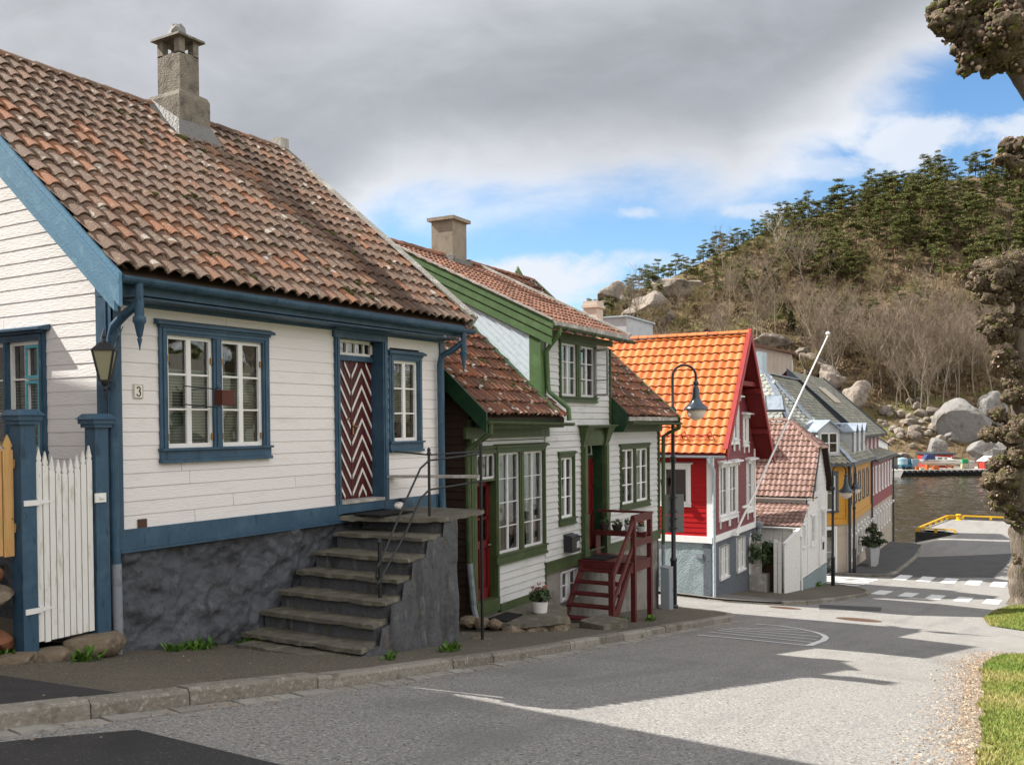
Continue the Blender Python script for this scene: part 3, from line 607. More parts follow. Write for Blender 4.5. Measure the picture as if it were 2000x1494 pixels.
mb = MB(); mb.tube([(6.22, p, 1.55), (6.22, p, 1.38), (6.18, -.30, 1.25), (6.1, -.12, 1.15), (6.1, -.09, 1.02), (6.12, -.09, -1.42)], .05, 10)
mb.lathe([(.052, .16), (.05, .02), (.068, -.0), (.055, -.06), (.03, -.18), (.028, -.21), (.004, -.32)], (6.22, p, 1.2), 10); PT('downpipe', mb, 'paint_blue', smooth=40)
mb = MB(); mb.tube([(6.12, -.09, -1.4), (6.16, -.10, -2.2), (6.3, -.2, -3.3)], .055, 10); PT('drain_pipe', mb, 'pipe_grey', smooth=40)
# chimney
mb = MB()
b = [(3.59, 3.2), (4.22, 3.2), (4.22, 3.98), (3.59, 3.98)]; c = [(3.71, 3.32), (4.10, 3.32), (4.10, 3.86), (3.71, 3.86)]
def ring(a, b_, z0, z1):
    for i in range(4):
        j = (i + 1) % 4; mb.face([(*a[i], z0), (*a[j], z0), (*b_[j], z1), (*b_[i], z1)])
bm_ = [(3.62, 3.23), (4.19, 3.23), (4.19, 3.95), (3.62, 3.95)]
ring(b, b, 4.2, 5.38); ring(b, bm_, 5.38, 5.45); ring(bm_, c, 5.45, 5.50); ring(c, c, 5.5, 6.12); mb.face([(*q, 6.12) for q in c])
for (x, y) in c:
    x0 = x if x < 3.9 else x - .11; y0 = y if y < 3.6 else y - .13; mb.box(x0, x0 + .11, y0, y0 + .13, 6.1, 6.36)
CH = PT('chimney', mb, 'chimney_concrete', RF)
mb = MB(); mb.hexa([(3.63, 3.24, 6.36), (4.18, 3.24, 6.36), (4.18, 3.94, 6.36), (3.63, 3.94, 6.36), (3.64, 3.25, 6.40), (4.17, 3.25, 6.40), (4.17, 3.93, 6.40), (3.64, 3.93, 6.40)]); PT('cap_slab', mb, 'slate_slab', CH)
mb = MB(); mb.rock((3.9, 3.6, 6.52), (.14, .17, .2), 4, 2, .3); PT('cap_stone', mb, 'rock_pale', CH)
mb = MB(); z0 = lambda v: EZ + sl * (v - EV) + .06
mb.face([(3.40, 2.98, z0(2.98)), (4.36, 2.98, z0(2.98)), (4.24, 3.19, z0(3.2) + .22), (3.57, 3.19, z0(3.2) + .22)]); mb.face([(3.40, 2.98, z0(2.98)), (3.57, 3.19, z0(3.2) + .22), (3.57, 3.86, z0(3.86) + .1), (3.36, 3.86, z0(3.86) + .02)]); mb.face([(4.36, 2.98, z0(2.98)), (4.24, 3.19, z0(3.2) + .22), (4.24, 3.86, z0(3.86) + .1), (4.42, 3.86, z0(3.86) + .02)])
PT('lead_flashing', mb, 'lead_flash', CH)
# windows
w = window(H1, FRONT, *W1, 'paint_blue', 'paint_white_trim', sashes=2, cols=2, rows=3, cw=.11, cornice=.10, sill=.14, mullion=.13, blind=('slats', W1[2] + .02, W1[3] - .42, 'blind_slat'))
mb = MB(FRONT)
for a in (.69, 1.345, 1.515, 2.165): mb.box(a - .012, a + .012, .0, .012, .78, .86); mb.box(a - .012, a + .012, .0, .012, -.15, -.07)
PT('hinge', mb, 'brass', w)
window(H1, FRONT, *W2, 'paint_blue', 'paint_white_trim', cols=2, rows=3, cw=.10, cornice=.10, sill=.14, blind=('slats', W2[2] + .3, W2[3] - .1, 'blind_slat'))
w = window(H1, L1, *G1, 'paint_blue', 'paint_white_trim', sashes=2, cols=2, rows=3, cw=.11, cornice=.16, sill=.12, mullion=.09, blind=('slats', G1[2] + .02, G1[3] - .5, 'blind_slat'))
mb = MB(L1)
for k in range(3):
    zt = G1[3] - .05 - k * .428; zc = zt - .40; x0, x1 = -1.72, -1.44
    for q in ((x0, x0 + .035, zc, zt), (x1 - .035, x1, zc, zt), (x0 + .035, x1 - .035, zt - .035, zt), (x0 + .035, x1 - .035, zc, zc + .035)): mb.box(q[0], q[1], -.05, -.001, q[2], q[3])
PT('inner_sash', mb, 'paint_teal', w)
# door
mb = MB(FRONT); a0, a1, z0_, z1_ = D1; rd = .19
for x0, x1 in ((a0 - .09, a0), (a1, a1 + .12)):
    mb.box(x0, x1, 0, .05, z0_ - .15, z1_); mb.box(x0 + .03, x1 - .03, .05, .065, z0_, z1_)
mb.box(a0 - .12, a1 + .12, 0, .053, z1_, z1_ + .1); mb.hexa([(a0 - .16, 0, z1_ + .1), (a1 + .16, 0, z1_ + .1), (a1 + .16, .13, z1_ + .1), (a0 - .16, .13, z1_ + .1), (a0 - .16, 0, z1_ + .16), (a1 + .16, 0, z1_ + .16), (a1 + .16, .13, z1_ + .135), (a0 - .16, .13, z1_ + .135)])
mb.box(a0 - .03, a0, -rd, 0, z0_, z1_); mb.box(a1, a1 + .03, -rd, 0, z0_, z1_); mb.box(a0, a1, -rd, 0, z1_ - .001, z1_ + .03)
mb.box(a0, a1, -rd - .02, -rd + .05, .98, 1.06); mb.box(a0, a1, 0.0, .045, -1.27, -1.135)
DF = PT('door_frame', mb, 'paint_blue')
mb = MB(FRONT); mb.box(a0, a1, -rd, .06, -1.135, -1.09); PT('door_sill', mb, 'wood_weathered', DF)
mb = MB(FRONT); am = (a0 + a1) / 2
mb.box(a0, am - .004, -rd - .03, -rd + .0, -1.09, .98); mb.box(am + .004, a1, -rd - .03, -rd + .0, -1.09, .98)
for k in range(1, 8): mb.box(a0 + k * .115 - .002, a0 + k * .115 + .002, -rd, -rd + .003, -1.09, .98)
DR = mb.build('door', MATS['door_dark_red'], DF)
mb = MB(FRONT)
for (x0, x1) in ((a0 + .02, am - .02), (am + .02, a1 - .02)):
    xm = (x0 + x1) / 2; k = -1.30
    while k < 1.05:
        for (p, q, zp, zq) in ((x0, xm, k, k + .36), (x1, xm, k, k + .36)):
            h = .056; lo, hi = -1.08, .97; t0, t1 = 0, 1
            if zp < lo: t0 = (lo - zp) / (zq - zp)
            if zq + h > hi: t1 = (hi - h - zp) / (zq - zp)
            if t1 > t0 + .05:
                A = (lerp(p, q, t0), lerp(zp, zq, t0)); B = (lerp(p, q, t1), lerp(zp, zq, t1)); f = -rd + .004
                mb.hexa([(A[0], f, A[1]), (B[0], f, B[1]), (B[0], f + .014, B[1]), (A[0], f + .014, A[1]), (A[0], f, A[1] + h), (B[0], f, B[1] + h), (B[0], f + .014, B[1] + h), (A[0], f + .014, A[1] + h)])
        k += .252
mb.build('chevron_stripes', MATS['stripe_white'], DR)
mb = MB(FRONT); mb.box(am + .02, am + .05, -rd, -rd + .02, -.12, .06); mb.tube([(am + .035, -rd + .02, .0), (am + .035, -rd + .06, .0), (am + .12, -rd + .06, -.01)], .009, 6); mb.lathe([(.03, 0), (.03, .02)], (am - .08, -rd + .02, .1), 8); mb.build('door_handle', MATS['brass'], DR)
mb = MB(FRONT); f0 = -rd
for q in ((a0, a0 + .05, 1.06, z1_), (a1 - .05, a1, 1.06, z1_), (a0, a1, 1.06, 1.10), (a0, a1, z1_ - .045, z1_)): mb.box(q[0], q[1], f0 - .02, f0 + .03, q[2], q[3])
for k in range(1, 5): x = a0 + (a1 - a0) * k / 5; mb.box(x - .016, x + .016, f0 - .02, f0 + .025, 1.06, z1_)
TR = mb.build('transom_window', MATS['paint_white_trim'], DF)
mb = MB(FRONT); mb.face([(a0, f0 - .005, 1.06), (a1, f0 - .005, 1.06), (a1, f0 - .005, z1_), (a0, f0 - .005, z1_)]); mb.build('pane', MATS['window_glass'], TR)
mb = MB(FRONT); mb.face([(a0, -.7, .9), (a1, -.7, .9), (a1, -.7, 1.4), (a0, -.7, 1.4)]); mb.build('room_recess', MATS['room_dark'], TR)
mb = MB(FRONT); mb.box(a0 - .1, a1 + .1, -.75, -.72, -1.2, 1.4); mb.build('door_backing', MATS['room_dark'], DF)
# little fittings on the wall
mb = MB(FRONT); mb.box(.21, .335, .012, .024, .34, .50); NP = mb.build('number_plate', MATS['enamel'], H1)
mb = MB(FRONT); cx, cz = .272, .42
for q in ((.214, .331, .494, .497), (.214, .331, .343, .346), (.214, .217, .343, .497), (.328, .331, .343, .497)): mb.box(q[0], q[1], .024, .026, q[2], q[3])
def arc3(cx, cz, r, t0, t1, w, n=9):
    for i in range(n):
        a, b_ = math.radians(lerp(t0, t1, i / n)), math.radians(lerp(t0, t1, (i + 1) / n)); ww = w * (.55 + .6 * abs(math.cos((a + b_) / 2)))
        mb.face([(cx + (r - ww) * math.cos(a) * .85, .0262, cz + (r - ww) * math.sin(a)), (cx + (r + ww * .3) * math.cos(a) * .85, .0262, cz + (r + ww * .3) * math.sin(a)), (cx + (r + ww * .3) * math.cos(b_) * .85, .0262, cz + (r + ww * .3) * math.sin(b_)), (cx + (r - ww) * math.cos(b_) * .85, .0262, cz + (r - ww) * math.sin(b_))])
arc3(cx, cz + .024, .030, 165, -80, .013); arc3(cx, cz - .024, .034, 80, -165, .013); mb.build('numeral', MATS['ink'], NP)
mb = MB(FRONT); mb.box(.24, .36, .012, .024, -1.15 + .0, -1.04)
for k in range(4): mb.box(.25, .35, .024, .03, -1.14 + k * .024, -1.128 + k * .024)
mb.build('wall_vent', MATS['rust_iron'], H1)
# window spy mirror
g = tag(MB(FRONT).build('spy', MATS['steel'], None), 'x', 'x') if 0 else None
mb = MB(FRONT); t = thing('spy_mirror', 'brown boxed spy mirror on black rods at the paired blue window', 'spy mirror', (1.45, -.04, .35)); ZB[t.name] = .35
def rel(mb, root): # absolute coordinates -> relative to an unrotated root
    l = root.location; mb.v = [(p[0] - l.x, p[1] - l.y, p[2] - l.z) for p in mb.v]; z = ZB.pop(root.name, None); return mb
def REL(name, mb, mt, root, par=None, **k):
    ZB.pop(root.name, None); rel(mb, root); return mb.build(name, [MATS[q] for q in mt] if isinstance(mt, (list, tuple)) else MATS[mt], par or root, **k)
mb = MB(FRONT); mb.box(1.16, 1.36, .26, .40, .27, .45); REL('mirror_box', mb, 'brown_box', t)
mb = MB(FRONT); mb.box(1.361, 1.37, .27, .39, .28, .44); REL('mirror_glass', mb, 'steel', t)
mb = MB(FRONT)
for z in (.24, .46): mb.tube([(.92, .03, z + .04), (1.18, .3, z)], .008, 6); mb.tube([(1.43, .03, z + .04), (1.22, .3, z)], .008, 6)
REL('rod', mb, 'iron_black', t)
# corner lantern
t = thing('wall_lantern', 'black four sided lantern with yellowed glass on the blue house corner', 'lantern', (-.30, -.22, .42))
LX, LY = -.30, -.22
mb = MB(); mb.lathe([(.012, -.02), (.028, .0), (.02, .04), (.05, .07), (.055, .10), (.045, .12)], (LX, LY, .42), 8); mb.lathe([(.20, .50), (.155, .535), (.07, .60), (.03, .615), (.024, .65), (.034, .67), (.012, .72), (.006, .76)], (LX, LY, .40), 4)
for i in range(4):
    a = math.pi / 2 * i; c, s = math.cos(a), math.sin(a); mb.beam((LX + .075 * c, LY + .075 * s, .53), (LX + .175 * c, LY + .175 * s, .90), .02, .02)
    c2, s2 = math.cos(a + math.pi / 2), math.sin(a + math.pi / 2); mb.beam((LX + .178 * c, LY + .178 * s, .905), (LX + .178 * c2, LY + .178 * s2, .905), .025, .02); mb.beam((LX + .075 * c, LY + .075 * s, .53), (LX + .075 * c2, LY + .075 * s2, .53), .02, .02)
mb.lathe([(.004, -.14), (.016, -.06), (.012, 0)], (LX, LY, .42), 6)
REL('lantern_frame', mb, 'iron_black', t)
mb = MB()
for i in range(4):
    a = math.pi / 2 * i; b_ = a + math.pi / 2; mb.face([(LX + .072 * math.cos(a), LY + .072 * math.sin(a), .54), (LX + .072 * math.cos(b_), LY + .072 * math.sin(b_), .54), (LX + .172 * math.cos(b_), LY + .172 * math.sin(b_), .90), (LX + .172 * math.cos(a), LY + .172 * math.sin(a), .90)])
mt = mat('lantern_pane', (.28, .27, .17), rough=.35)
REL('lantern_pane', mb, 'lantern_pane', t)
mb = MB(); mb.tube([(-.03, .05, .47), (-.12, -.06, .43), (LX, LY, .45)], .012, 6); mb.tube([(-.02, .18, 1.22), (LX - .02, LY + .1, .93)], .004, 4); mb.tube([(.12, -.02, 1.25), (LX + .1, LY - .05, .93)], .006, 4); mb.tube([(-.03, .02, 1.12), (LX, LY, .95)], .005, 4)
REL('bracket', mb, 'iron_black', t); t.scale = (.87, .87, .87)
# ================================================================= stone steps and landing
t = thing('stone_steps', 'grey plastered outside steps with slate treads below the chevron door', 'steps', (3.2, -.9, -3.0))
NX = [4.08, 3.52, 3.08, 2.76, 2.40, 2.10, 1.76]; NZ = [-1.30, -1.52, -1.74, -1.96, -2.18, -2.40, -2.62]; NY = [-1.50, -1.60, -1.68, -1.76, -1.83, -1.90, -2.0]
mb = MB()
for i in range(7):
    x0 = NX[i] + .06; x1 = 4.42 if i < 1 else NX[i - 1] + .1
    if i == 0: mb.box(x0, 4.42, NY[0] + .03, -.04, -3.9, NZ[0] - .06)
    else:
        mb.hexa([(x0, NY[i] + .05, -3.9), (x1, NY[i] + .05, -3.9), (x1, -.04, -3.9), (x0, -.04, -3.9), (x0, NY[i] + .03, NZ[i] - .05), (x1, NY[i] + .03, NZ[i] - .05), (x1, -.04, NZ[i] - .05), (x0, -.04, NZ[i] - .05)])
REL('step_block', mb, 'plaster_steps', t)
# rough side wall on the street side
mb = MB(); n = 46; nz = 26; vs = []
def prof(x):
    z = -2.62
    for i in range(7):
        if x > NX[i] + .05: return NZ[i] - .055
    return -2.68
for j in range(nz + 1):
    for i in range(n + 1):
        x = lerp(1.72, 4.45, i / n); zt = prof(x); zb = gz(x) - .3; z = lerp(zb, zt, j / nz); k = V((x * 2.1, z * 2.1, 5)); y = lerp(-2.02, -1.5, min(1, max(0, (x - 1.76) / 2.3))) - .03
        vs.append((x, y - .035 * noise.noise(k) - .02 * noise.noise(k * 3.3) - .05 * (1 - j / nz) * (.5 + noise.noise(k * .7)), z))
mb.mesh(vs, [(j * (n + 1) + i, j * (n + 1) + i + 1, (j + 1) * (n + 1) + i + 1, (j + 1) * (n + 1) + i) for j in range(nz) for i in range(n)])
m3 = MB(); rough_wall(m3, right_side(4.44, 0), -1.5, 0, -4.0, -1.36, .04, .08, 9); i0 = len(mb.v); mb.v += m3.v; mb.f += [tuple(q + i0 for q in f) for f in m3.f]; mb.mi += m3.mi; mb.at += m3.at
REL('side_wall', mb, 'plaster_steps', t, smooth=True)
def slab(mb, pts, z, th, seed, jag=.025):
    """irregular stone slab, outline pts, top at z (with slight unevenness)"""
    P = []
    for (x0, y0), (x1, y1) in zip(pts, pts[1:] + pts[:1]):
        n = max(2, int(math.hypot(x1 - x0, y1 - y0) / .12))
        for i in range(n):
            t_ = i / n; x, y = lerp(x0, x1, t_), lerp(y0, y1, t_); k = noise.noise(V((x * 5, y * 5, seed))); P.append((x + jag * k, y + jag * noise.noise(V((x * 5, y * 5, seed + 9)))))
    zz = [z + .008 * noise.noise(V((x * 3, y * 3, seed))) for x, y in P]
    k = len(P); cx = sum(p[0] for p in P) / k; cy = sum(p[1] for p in P) / k
    vs = [(x, y, q) for (x, y), q in zip(P, zz)] + [(x + (x - cx) * .01, y + (y - cy) * .01, q - th * R.uniform(.7, 1.1)) for (x, y), q in zip(P, zz)] + [(cx, cy, z)]
    mb.mesh(vs, [(i, (i + 1) % k, 2 * k) for i in range(k)] + [(i + k, (i + 1) % k + k, (i + 1) % k, i) for i in range(k)] + [tuple(range(k, 2 * k))[::-1]])
mb = MB()
for i in range(1, 7): slab(mb, [(NX[i] - .02, NY[i] - .02), (NX[i - 1] + .08, NY[i - 1] - .0), (NX[i - 1] + .08, -.05), (NX[i] - .02, -.05)], NZ[i], .055, i, .022)
slab(mb, [(1.45, -2.02), (1.8, -2.05), (1.8, -.25), (1.5, -.2)], -2.70, .1, 13, .04)
REL('tread', mb, 'slate_slab', t)
mb = MB(); slab(mb, [(3.64, .0), (NX[0], -1.56), (5.45, -1.36), (5.5, .0)], -1.30, .07, 17, .012); REL('landing_slab', mb, 'slate_slab', t)
# railing
t = thing('handrail', 'thin black iron handrail of the stone steps, with a weathered plank seat', 'handrail', (4.3, -1.2, -1.3))
mb = MB(); p1 = (4.22, -1.22); p2 = (5.40, -1.34); pl = (2.62, -1.6)
mb.tube([(*p1, -1.3), (*p1, -.42)], .022, 6); mb.lathe([(.022, 0), (.034, .02), (.02, .05), (.03, .07), (.008, .11)], (*p1, -.42), 6)
mb.tube([(*p2, -3.32), (*p2, -.33)], .026, 6); mb.lathe([(.03, 0), (.03, .04), (.008, .07)], (*p2, -.33), 6)
mb.tube([(*pl, -2.2), (*pl, -1.50)], .026, 6); mb.lathe([(.028, 0), (.034, .03), (.008, .07)], (*pl, -1.50), 6)
REL('post', mb, 'iron_black', t)
mb = MB(); mb.tube([(4.95, -.03, -.40), (4.6, -.6, -.41), (*p1, -.42), (*p2, -.40)], .014, 6)
for dz in (0, -.42):
    mb.tube([(*p2, -.44 + dz), (*p1, -.5 + dz), (3.95, -1.27, -.60 + dz), (3.4, -1.42, -1.02 + dz), (2.75, -1.58, -1.6 + dz * .6), (2.55, -1.62, -1.78 + dz * .5), (2.53, -1.61, -1.9 + dz * .3), (2.62, -1.6, -1.98 + dz * .2)], .015, 6)
REL('rail', mb, 'iron_black', t)
mb = MB(); mb.hexa([(4.7, -.02, -.80), (4.95, -.02, -.80), (5.45, -1.3, -.80), (5.2, -1.42, -.80), (4.7, -.02, -.765), (4.95, -.02, -.765), (5.45, -1.3, -.765), (5.2, -1.42, -.765)]); REL('plank', mb, 'wood_weathered', t)
mb = MB(); mb.rock((5.42, -1.25, -3.42), (.26, .2, .18), 21, 3, .3); tag(mb.build('boulder', MATS['rock_brown'], origin=(5.42, -1.25, -3.55), smooth=40), 'brown boulder under the foot of the tall black rail post', 'boulder')
mb = MB(); mb.box(3.72, 4.5, -.72, -.22, -1.285, -1.262); tag(mb.build('doormat', MATS['mat_black'], origin=(4.1, -.45, -1.285)), 'black doormat on the slate landing of the white house', 'doormat')
t = thing('boot_brush', 'small white hedgehog shaped boot brush with black bristles by the door', 'brush', (4.72, -.28, -1.29))
mb = MB(); mb.rock((4.72, -.28, -1.22), (.10, .07, .06), 3, 2, .1); REL('body', mb, 'pot_white', t)
mb = MB()
for k in range(160):
    a = R.uniform(0, 6.28); e = R.uniform(.1, 1.5); d = V((math.cos(a) * math.cos(e), math.sin(a) * math.cos(e), math.sin(e))); c = V((4.73, -.28, -1.20)); p = c + V((d.x * .10, d.y * .07, d.z * .05)); q = c + V((d.x * .15, d.y * .12, d.z * .105)); s_ = V((.004, 0, 0)); mb.face([p - s_, p + s_, q])
REL('bristles', mb, 'mat_black', t)
# ================================================================= grey white house with green trim
O2 = (7.1, 0.); A2 = 2.3
H2 = house('green_trim_house', 'grey white clapboard house with green trim and a big shed dormer', 'house', O2, A2, -4.3)
P2 = lambda name, mb, mt, par=None, **k: mb.build(name, MATS[mt] if isinstance(mt, str) else [MATS[q] for q in mt], par or H2, **k)
def w2(u, v, z):   # house frame -> world
    a = math.radians(A2); return (O2[0] + u * math.cos(a) - v * math.sin(a), O2[1] + u * math.sin(a) + v * math.cos(a), z)
BW = (.98, 2.82, -2.40, -.52); WM = (3.62, 4.24, -1.98, -.70); WR = (6.98, 8.78, -1.95, -.62); WD_ = (3.68, 5.44, .60, 1.72); DD = (4.86, 5.86, -2.84, -.30); SD = (.18, .90, -3.18, -1.02); ST = (.18, .90, -.98, -.52); BS = (3.68, 4.44, -3.72, -3.14)
g = lambda o, q=.07: (o[0] - q, o[1] + q, o[2] - q, o[3] + q)
mb = MB(FRONT); ov = [g(BW), g(WM), g(WR), g(WD_), g(DD, .1), (SD[0] - .1, SD[1] + .1, -3.5, -.45)]
boards(mb, .06, 2.9, -3.33, -.30, .139, .020, ov); boards(mb, 2.9, 9.55, -2.85, -.16, .139, .020, ov); boards(mb, .06, 3.0, -.28, .1, .13, .006, []); boards(mb, 2.85, 6.32, -.16, 1.78, .139, .020, ov)
P2('wall', mb, 'paint_greywhite')
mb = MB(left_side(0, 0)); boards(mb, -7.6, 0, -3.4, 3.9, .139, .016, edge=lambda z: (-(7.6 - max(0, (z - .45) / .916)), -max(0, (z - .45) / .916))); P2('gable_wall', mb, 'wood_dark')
mb = MB(); mb.box(.8, 8.8, .8, 7.5, -3.2, .4); mb.prism([(.1, .35, .45), (.1, 7.3, .45), (.1, 3.8, 3.75)], (9.3, 0, 0)); P2('wall_core', mb, 'wood_dark')
mb = MB(right_side(9.6, 0)); boards(mb, 0, 7.6, -3.0, 3.9, .139, .02, edge=lambda z: (max(0, (z - .45) / .916), 7.6 - max(0, (z - .45) / .916))); P2('gable_wall', mb, 'paint_greywhite')
mb = MB(); f2 = FRONT; rough_wall(mb, FRONT, .0, 1.02, -5.4, -3.36, .01, .15, 11, oo=-.03); rough_wall(mb, FRONT, 1.02, 2.9, -5.4, -3.3, .012, .15, 11, oo=-.03); rough_wall(mb, FRONT, 2.9, 3.64, -5.4, -2.9, .012, .15, 11, oo=-.03); rough_wall(mb, FRONT, 4.48, 9.58, -5.6, -2.9, .015, .15, 12, oo=-.03)
rough_wall(mb, FRONT, 3.64, 4.48, -5.6, -3.76, .015, .15, 13, oo=-.03); rough_wall(mb, FRONT, 3.64, 4.48, -3.1, -2.9, .008, .12, 14, oo=-.03); rough_wall(mb, right_side(9.56, 0), 0, 7.6, -5.8, -2.9, .012, .2, 15); mb.box(1.2, 3.5, .08, 7.5, -5.6, -3.4); mb.box(4.6, 9.5, .08, 7.5, -5.6, -3.0)
P2('foundation', mb, 'plaster_grey', smooth=True)
mb = MB(FRONT); mb.box(2.88, 9.62, -.02, .05, -3.04, -2.83); mb.box(2.86, 9.62, 0, .07, -2.83, -2.80); mb.box(1.0, 2.92, -.02, .05, -3.52, -3.33); mb.box(2.88, 2.93, -.01, .03, -3.34, -3.03); P2('base_trim', mb, 'paint_green')
for (x0, x1, z0, z1, nm) in ((-.03, .11, -3.45, .1, 0), (9.50, 9.62, -2.84, .0, 0), (6.26, 6.36, .0, 1.75, 1), (2.88, 2.97, .62, 1.8, 1)):
    mb = MB(FRONT); mb.box(x0, x1, -.03, .04, z0, z1); mb.box(x0 + .02, x0 + .05, .04, .052, z0, z1); P2('corner_board', mb, 'paint_green')
mb = MB(FRONT); mb.box(2.90, 2.935, -.01, .035, -.55, -.13); P2('corner_board', mb, 'paint_greywhite')
# windows
k2 = dict(cols=2, rows=3, cw=.09, cornice=.08, sill=.12, cor_h=.03)
big = window(H2, FRONT, *BW, 'paint_green', 'sash_lilac', sashes=2, cols=2, rows=4, cw=.10, cornice=.10, sill=.16, mullion=.16, sash_w=.04, munt=.018, inner='room_pale', blind=('curtain', BW[2], BW[3], 'curtain_white'))
window(H2, FRONT, *WM, 'paint_green', 'trim_white', inner='room_dark', blind=('half', WM[2], WM[2] + .7, 'curtain_lace'), **k2)
window(H2, FRONT, *WR, 'paint_green', 'trim_white', sashes=2, mullion=.14, inner='room_pale', blind=('curtain', WR[2], WR[3], 'curtain_lace'), **k2)
dw = window(H2, FRONT, *WD_, 'paint_green', 'sash_lilac', sashes=2, mullion=.20, inner='room_dark', blind=('half', WD_[2], WD_[2] + .75, 'curtain_lace'), cols=2, rows=3, cw=.08, cornice=0, sill=.10)
mb = MB(FRONT); x = WD_[1] - .30
x = WD_[1] - .02; wl = lambda t_, o: (x - .05 * t_ + o, .01 + .36 * t_)
for t0, t1, z0, z1 in ((0, .13, .03, 1.09), (.87, 1, .03, 1.09), (.13, .87, .03, .08), (.13, .87, 1.04, 1.09), (.13, .87, .37, .40), (.13, .87, .71, .74)):
    (p0, q0), (p1, q1) = wl(t0, 0), wl(t1, 0); (p2, q2), (p3, q3) = wl(t1, .035), wl(t0, .035); mb.hexa([(p, q, WD_[2] + z) for z in (z0, z1) for p, q in ((p0, q0), (p1, q1), (p2, q2), (p3, q3))]); P2('open_casement', mb, 'sash_lilac', dw)
bw = window(H2, Fr((0, .03), (1, 0), (0, -1)), *BS, 'sash_lilac', 'trim_white', sashes=2, cols=1, rows=2, cw=.03, cornice=0, sill=0, mullion=.05, sash_w=.035, inner='room_teal')
# side door with transom, part of the same green surround
mb = MB(FRONT); rd = .16
mb.box(SD[0] - .10, SD[0], 0, .045, -3.42, BW[3] + .1); mb.box(SD[1], SD[1] + .07, 0, .04, -3.42, BW[3] + .0); mb.box(SD[0] - .1, BW[0] - .1, 0, .04, BW[3], BW[3] + .1); mb.hexa([(SD[0] - .15, 0, BW[3] + .1), (BW[0] - .16, 0, BW[3] + .1), (BW[0] - .16, .09, BW[3] + .1), (SD[0] - .15, .09, BW[3] + .1), (SD[0] - .15, 0, BW[3] + .15), (BW[0] - .16, 0, BW[3] + .15), (BW[0] - .16, .09, BW[3] + .13), (SD[0] - .15, .09, BW[3] + .13)])
mb.box(SD[0], SD[1], -rd, .02, SD[3], ST[2]); mb.box(SD[0], SD[0] + .015, -rd, 0, SD[2], SD[3]); mb.box(SD[1] - .015, SD[1], -rd, 0, SD[2], SD[3]); mb.box(SD[0] - .05, SD[1] + .05, -rd, .06, -3.42, SD[2])
sdf = P2('door_frame', mb, 'paint_green')
mb = MB(FRONT); a0, a1 = SD[0] + .015, SD[1] - .015; z0, z1 = SD[2], SD[3]; f0, f1 = -rd, -rd + .045; zm = z0 + 1.0
for q in ((a0, a0 + .10, z0, z1), (a1 - .10, a1, z0, z1), (a0, a1, z1 - .09, z1), (a0, a1, z0, z0 + .20), (a0, a1, zm - .07, zm + .07), ((a0 + a1) / 2 - .03, (a0 + a1) / 2 + .03, z0, zm), ((a0 + a1) / 2 - .015, (a0 + a1) / 2 + .015, zm, z1), (a0, a1, zm + .46, zm + .49)): mb.box(q[0], q[1], f0, f1, q[2], q[3])
mb.box(a0 + .02, a1 - .02, f0 - .005, f0 + .015, z0 + .02, zm); mb.box(a0 + .14, a0 + .26, f0, f1 - .01, z0 + .26, zm - .12); mb.box(a1 - .26, a1 - .14, f0, f1 - .01, z0 + .26, zm - .12)
d = mb.build('door', MATS['door_red'], sdf)
mb = MB(FRONT); mb.face([(a0, f0 + .01, zm), (a1, f0 + .01, zm), (a1, f0 + .01, z1), (a0, f0 + .01, z1)]); mb.build('pane', MATS['window_glass'], d)
mb = MB(FRONT); mb.tube([(a1 - .05, f1, zm - .02), (a1 - .05, f1 + .05, zm - .02), (a1 - .14, f1 + .05, zm - .02)], .01, 6); mb.build('door_handle', MATS['steel'], d)
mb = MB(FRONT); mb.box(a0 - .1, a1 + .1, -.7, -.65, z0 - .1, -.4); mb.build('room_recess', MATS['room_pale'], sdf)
mb = MB(FRONT); a0, a1, z0, z1 = ST
for q in ((a0, a0 + .04, z0, z1), (a1 - .04, a1, z0, z1), (a0, a1, z0, z0 + .04), (a0, a1, z1 - .04, z1), (a0 + .23, a0 + .255, z0, z1), (a1 - .255, a1 - .23, z0, z1)): mb.box(q[0], q[1], -.05, -.01, q[2], q[3])
t = mb.build('transom_window', MATS['sash_lilac'], sdf); mb = MB(FRONT); mb.face([(a0, -.04, z0), (a1, -.04, z0), (a1, -.04, z1), (a0, -.04, z1)]); mb.build('pane', MATS['window_glass'], t)
# main door: pilasters, entablature, deep recess
mb = MB(FRONT); a0, a1, z0, z1 = DD; rd = .26
for x0, x1 in ((a0 - .20, a0), (a1, a1 + .20)):
    mb.box(x0, x1, 0, .09, z0 - .15, -.42); mb.box(x0 + .03, x1 - .03, .09, .11, -1.95, -.50); mb.box(x0 - .03, x1 + .03, 0, .13, z0 - .16, z0 + .02); mb.box(x0 - .02, x1 + .02, 0, .12, -2.12, -1.98); mb.box(x0 - .01, x1 + .01, 0, .115, z0 + .02, -2.12)
    # scrolled bracket
    mb.hexa([(x0, 0, -.42), (x1, 0, -.42), (x1, .10, -.42), (x0, .10, -.42), (x0 - .05, 0, -.22), (x1 + .05, 0, -.22), (x1 + .05, .16, -.22), (x0 - .05, .16, -.22)]); mb.hexa([(x0 - .05, 0, -.22), (x1 + .05, 0, -.22), (x1 + .05, .16, -.22), (x0 - .05, .16, -.22), (x0 - .10, 0, -.08), (x1 + .10, 0, -.08), (x1 + .10, .22, -.08), (x0 - .10, .22, -.08)])
mb.box(a0, a1, 0, .07, -.42, -.08); mb.box(a0 + .04, a1 - .04, .07, .085, -.36, -.14); mb.box(a0 - .30, a1 + .30, 0, .24, -.08, -.045); mb.box(a0 - .34, a1 + .34, 0, .28, -.045, -.015)
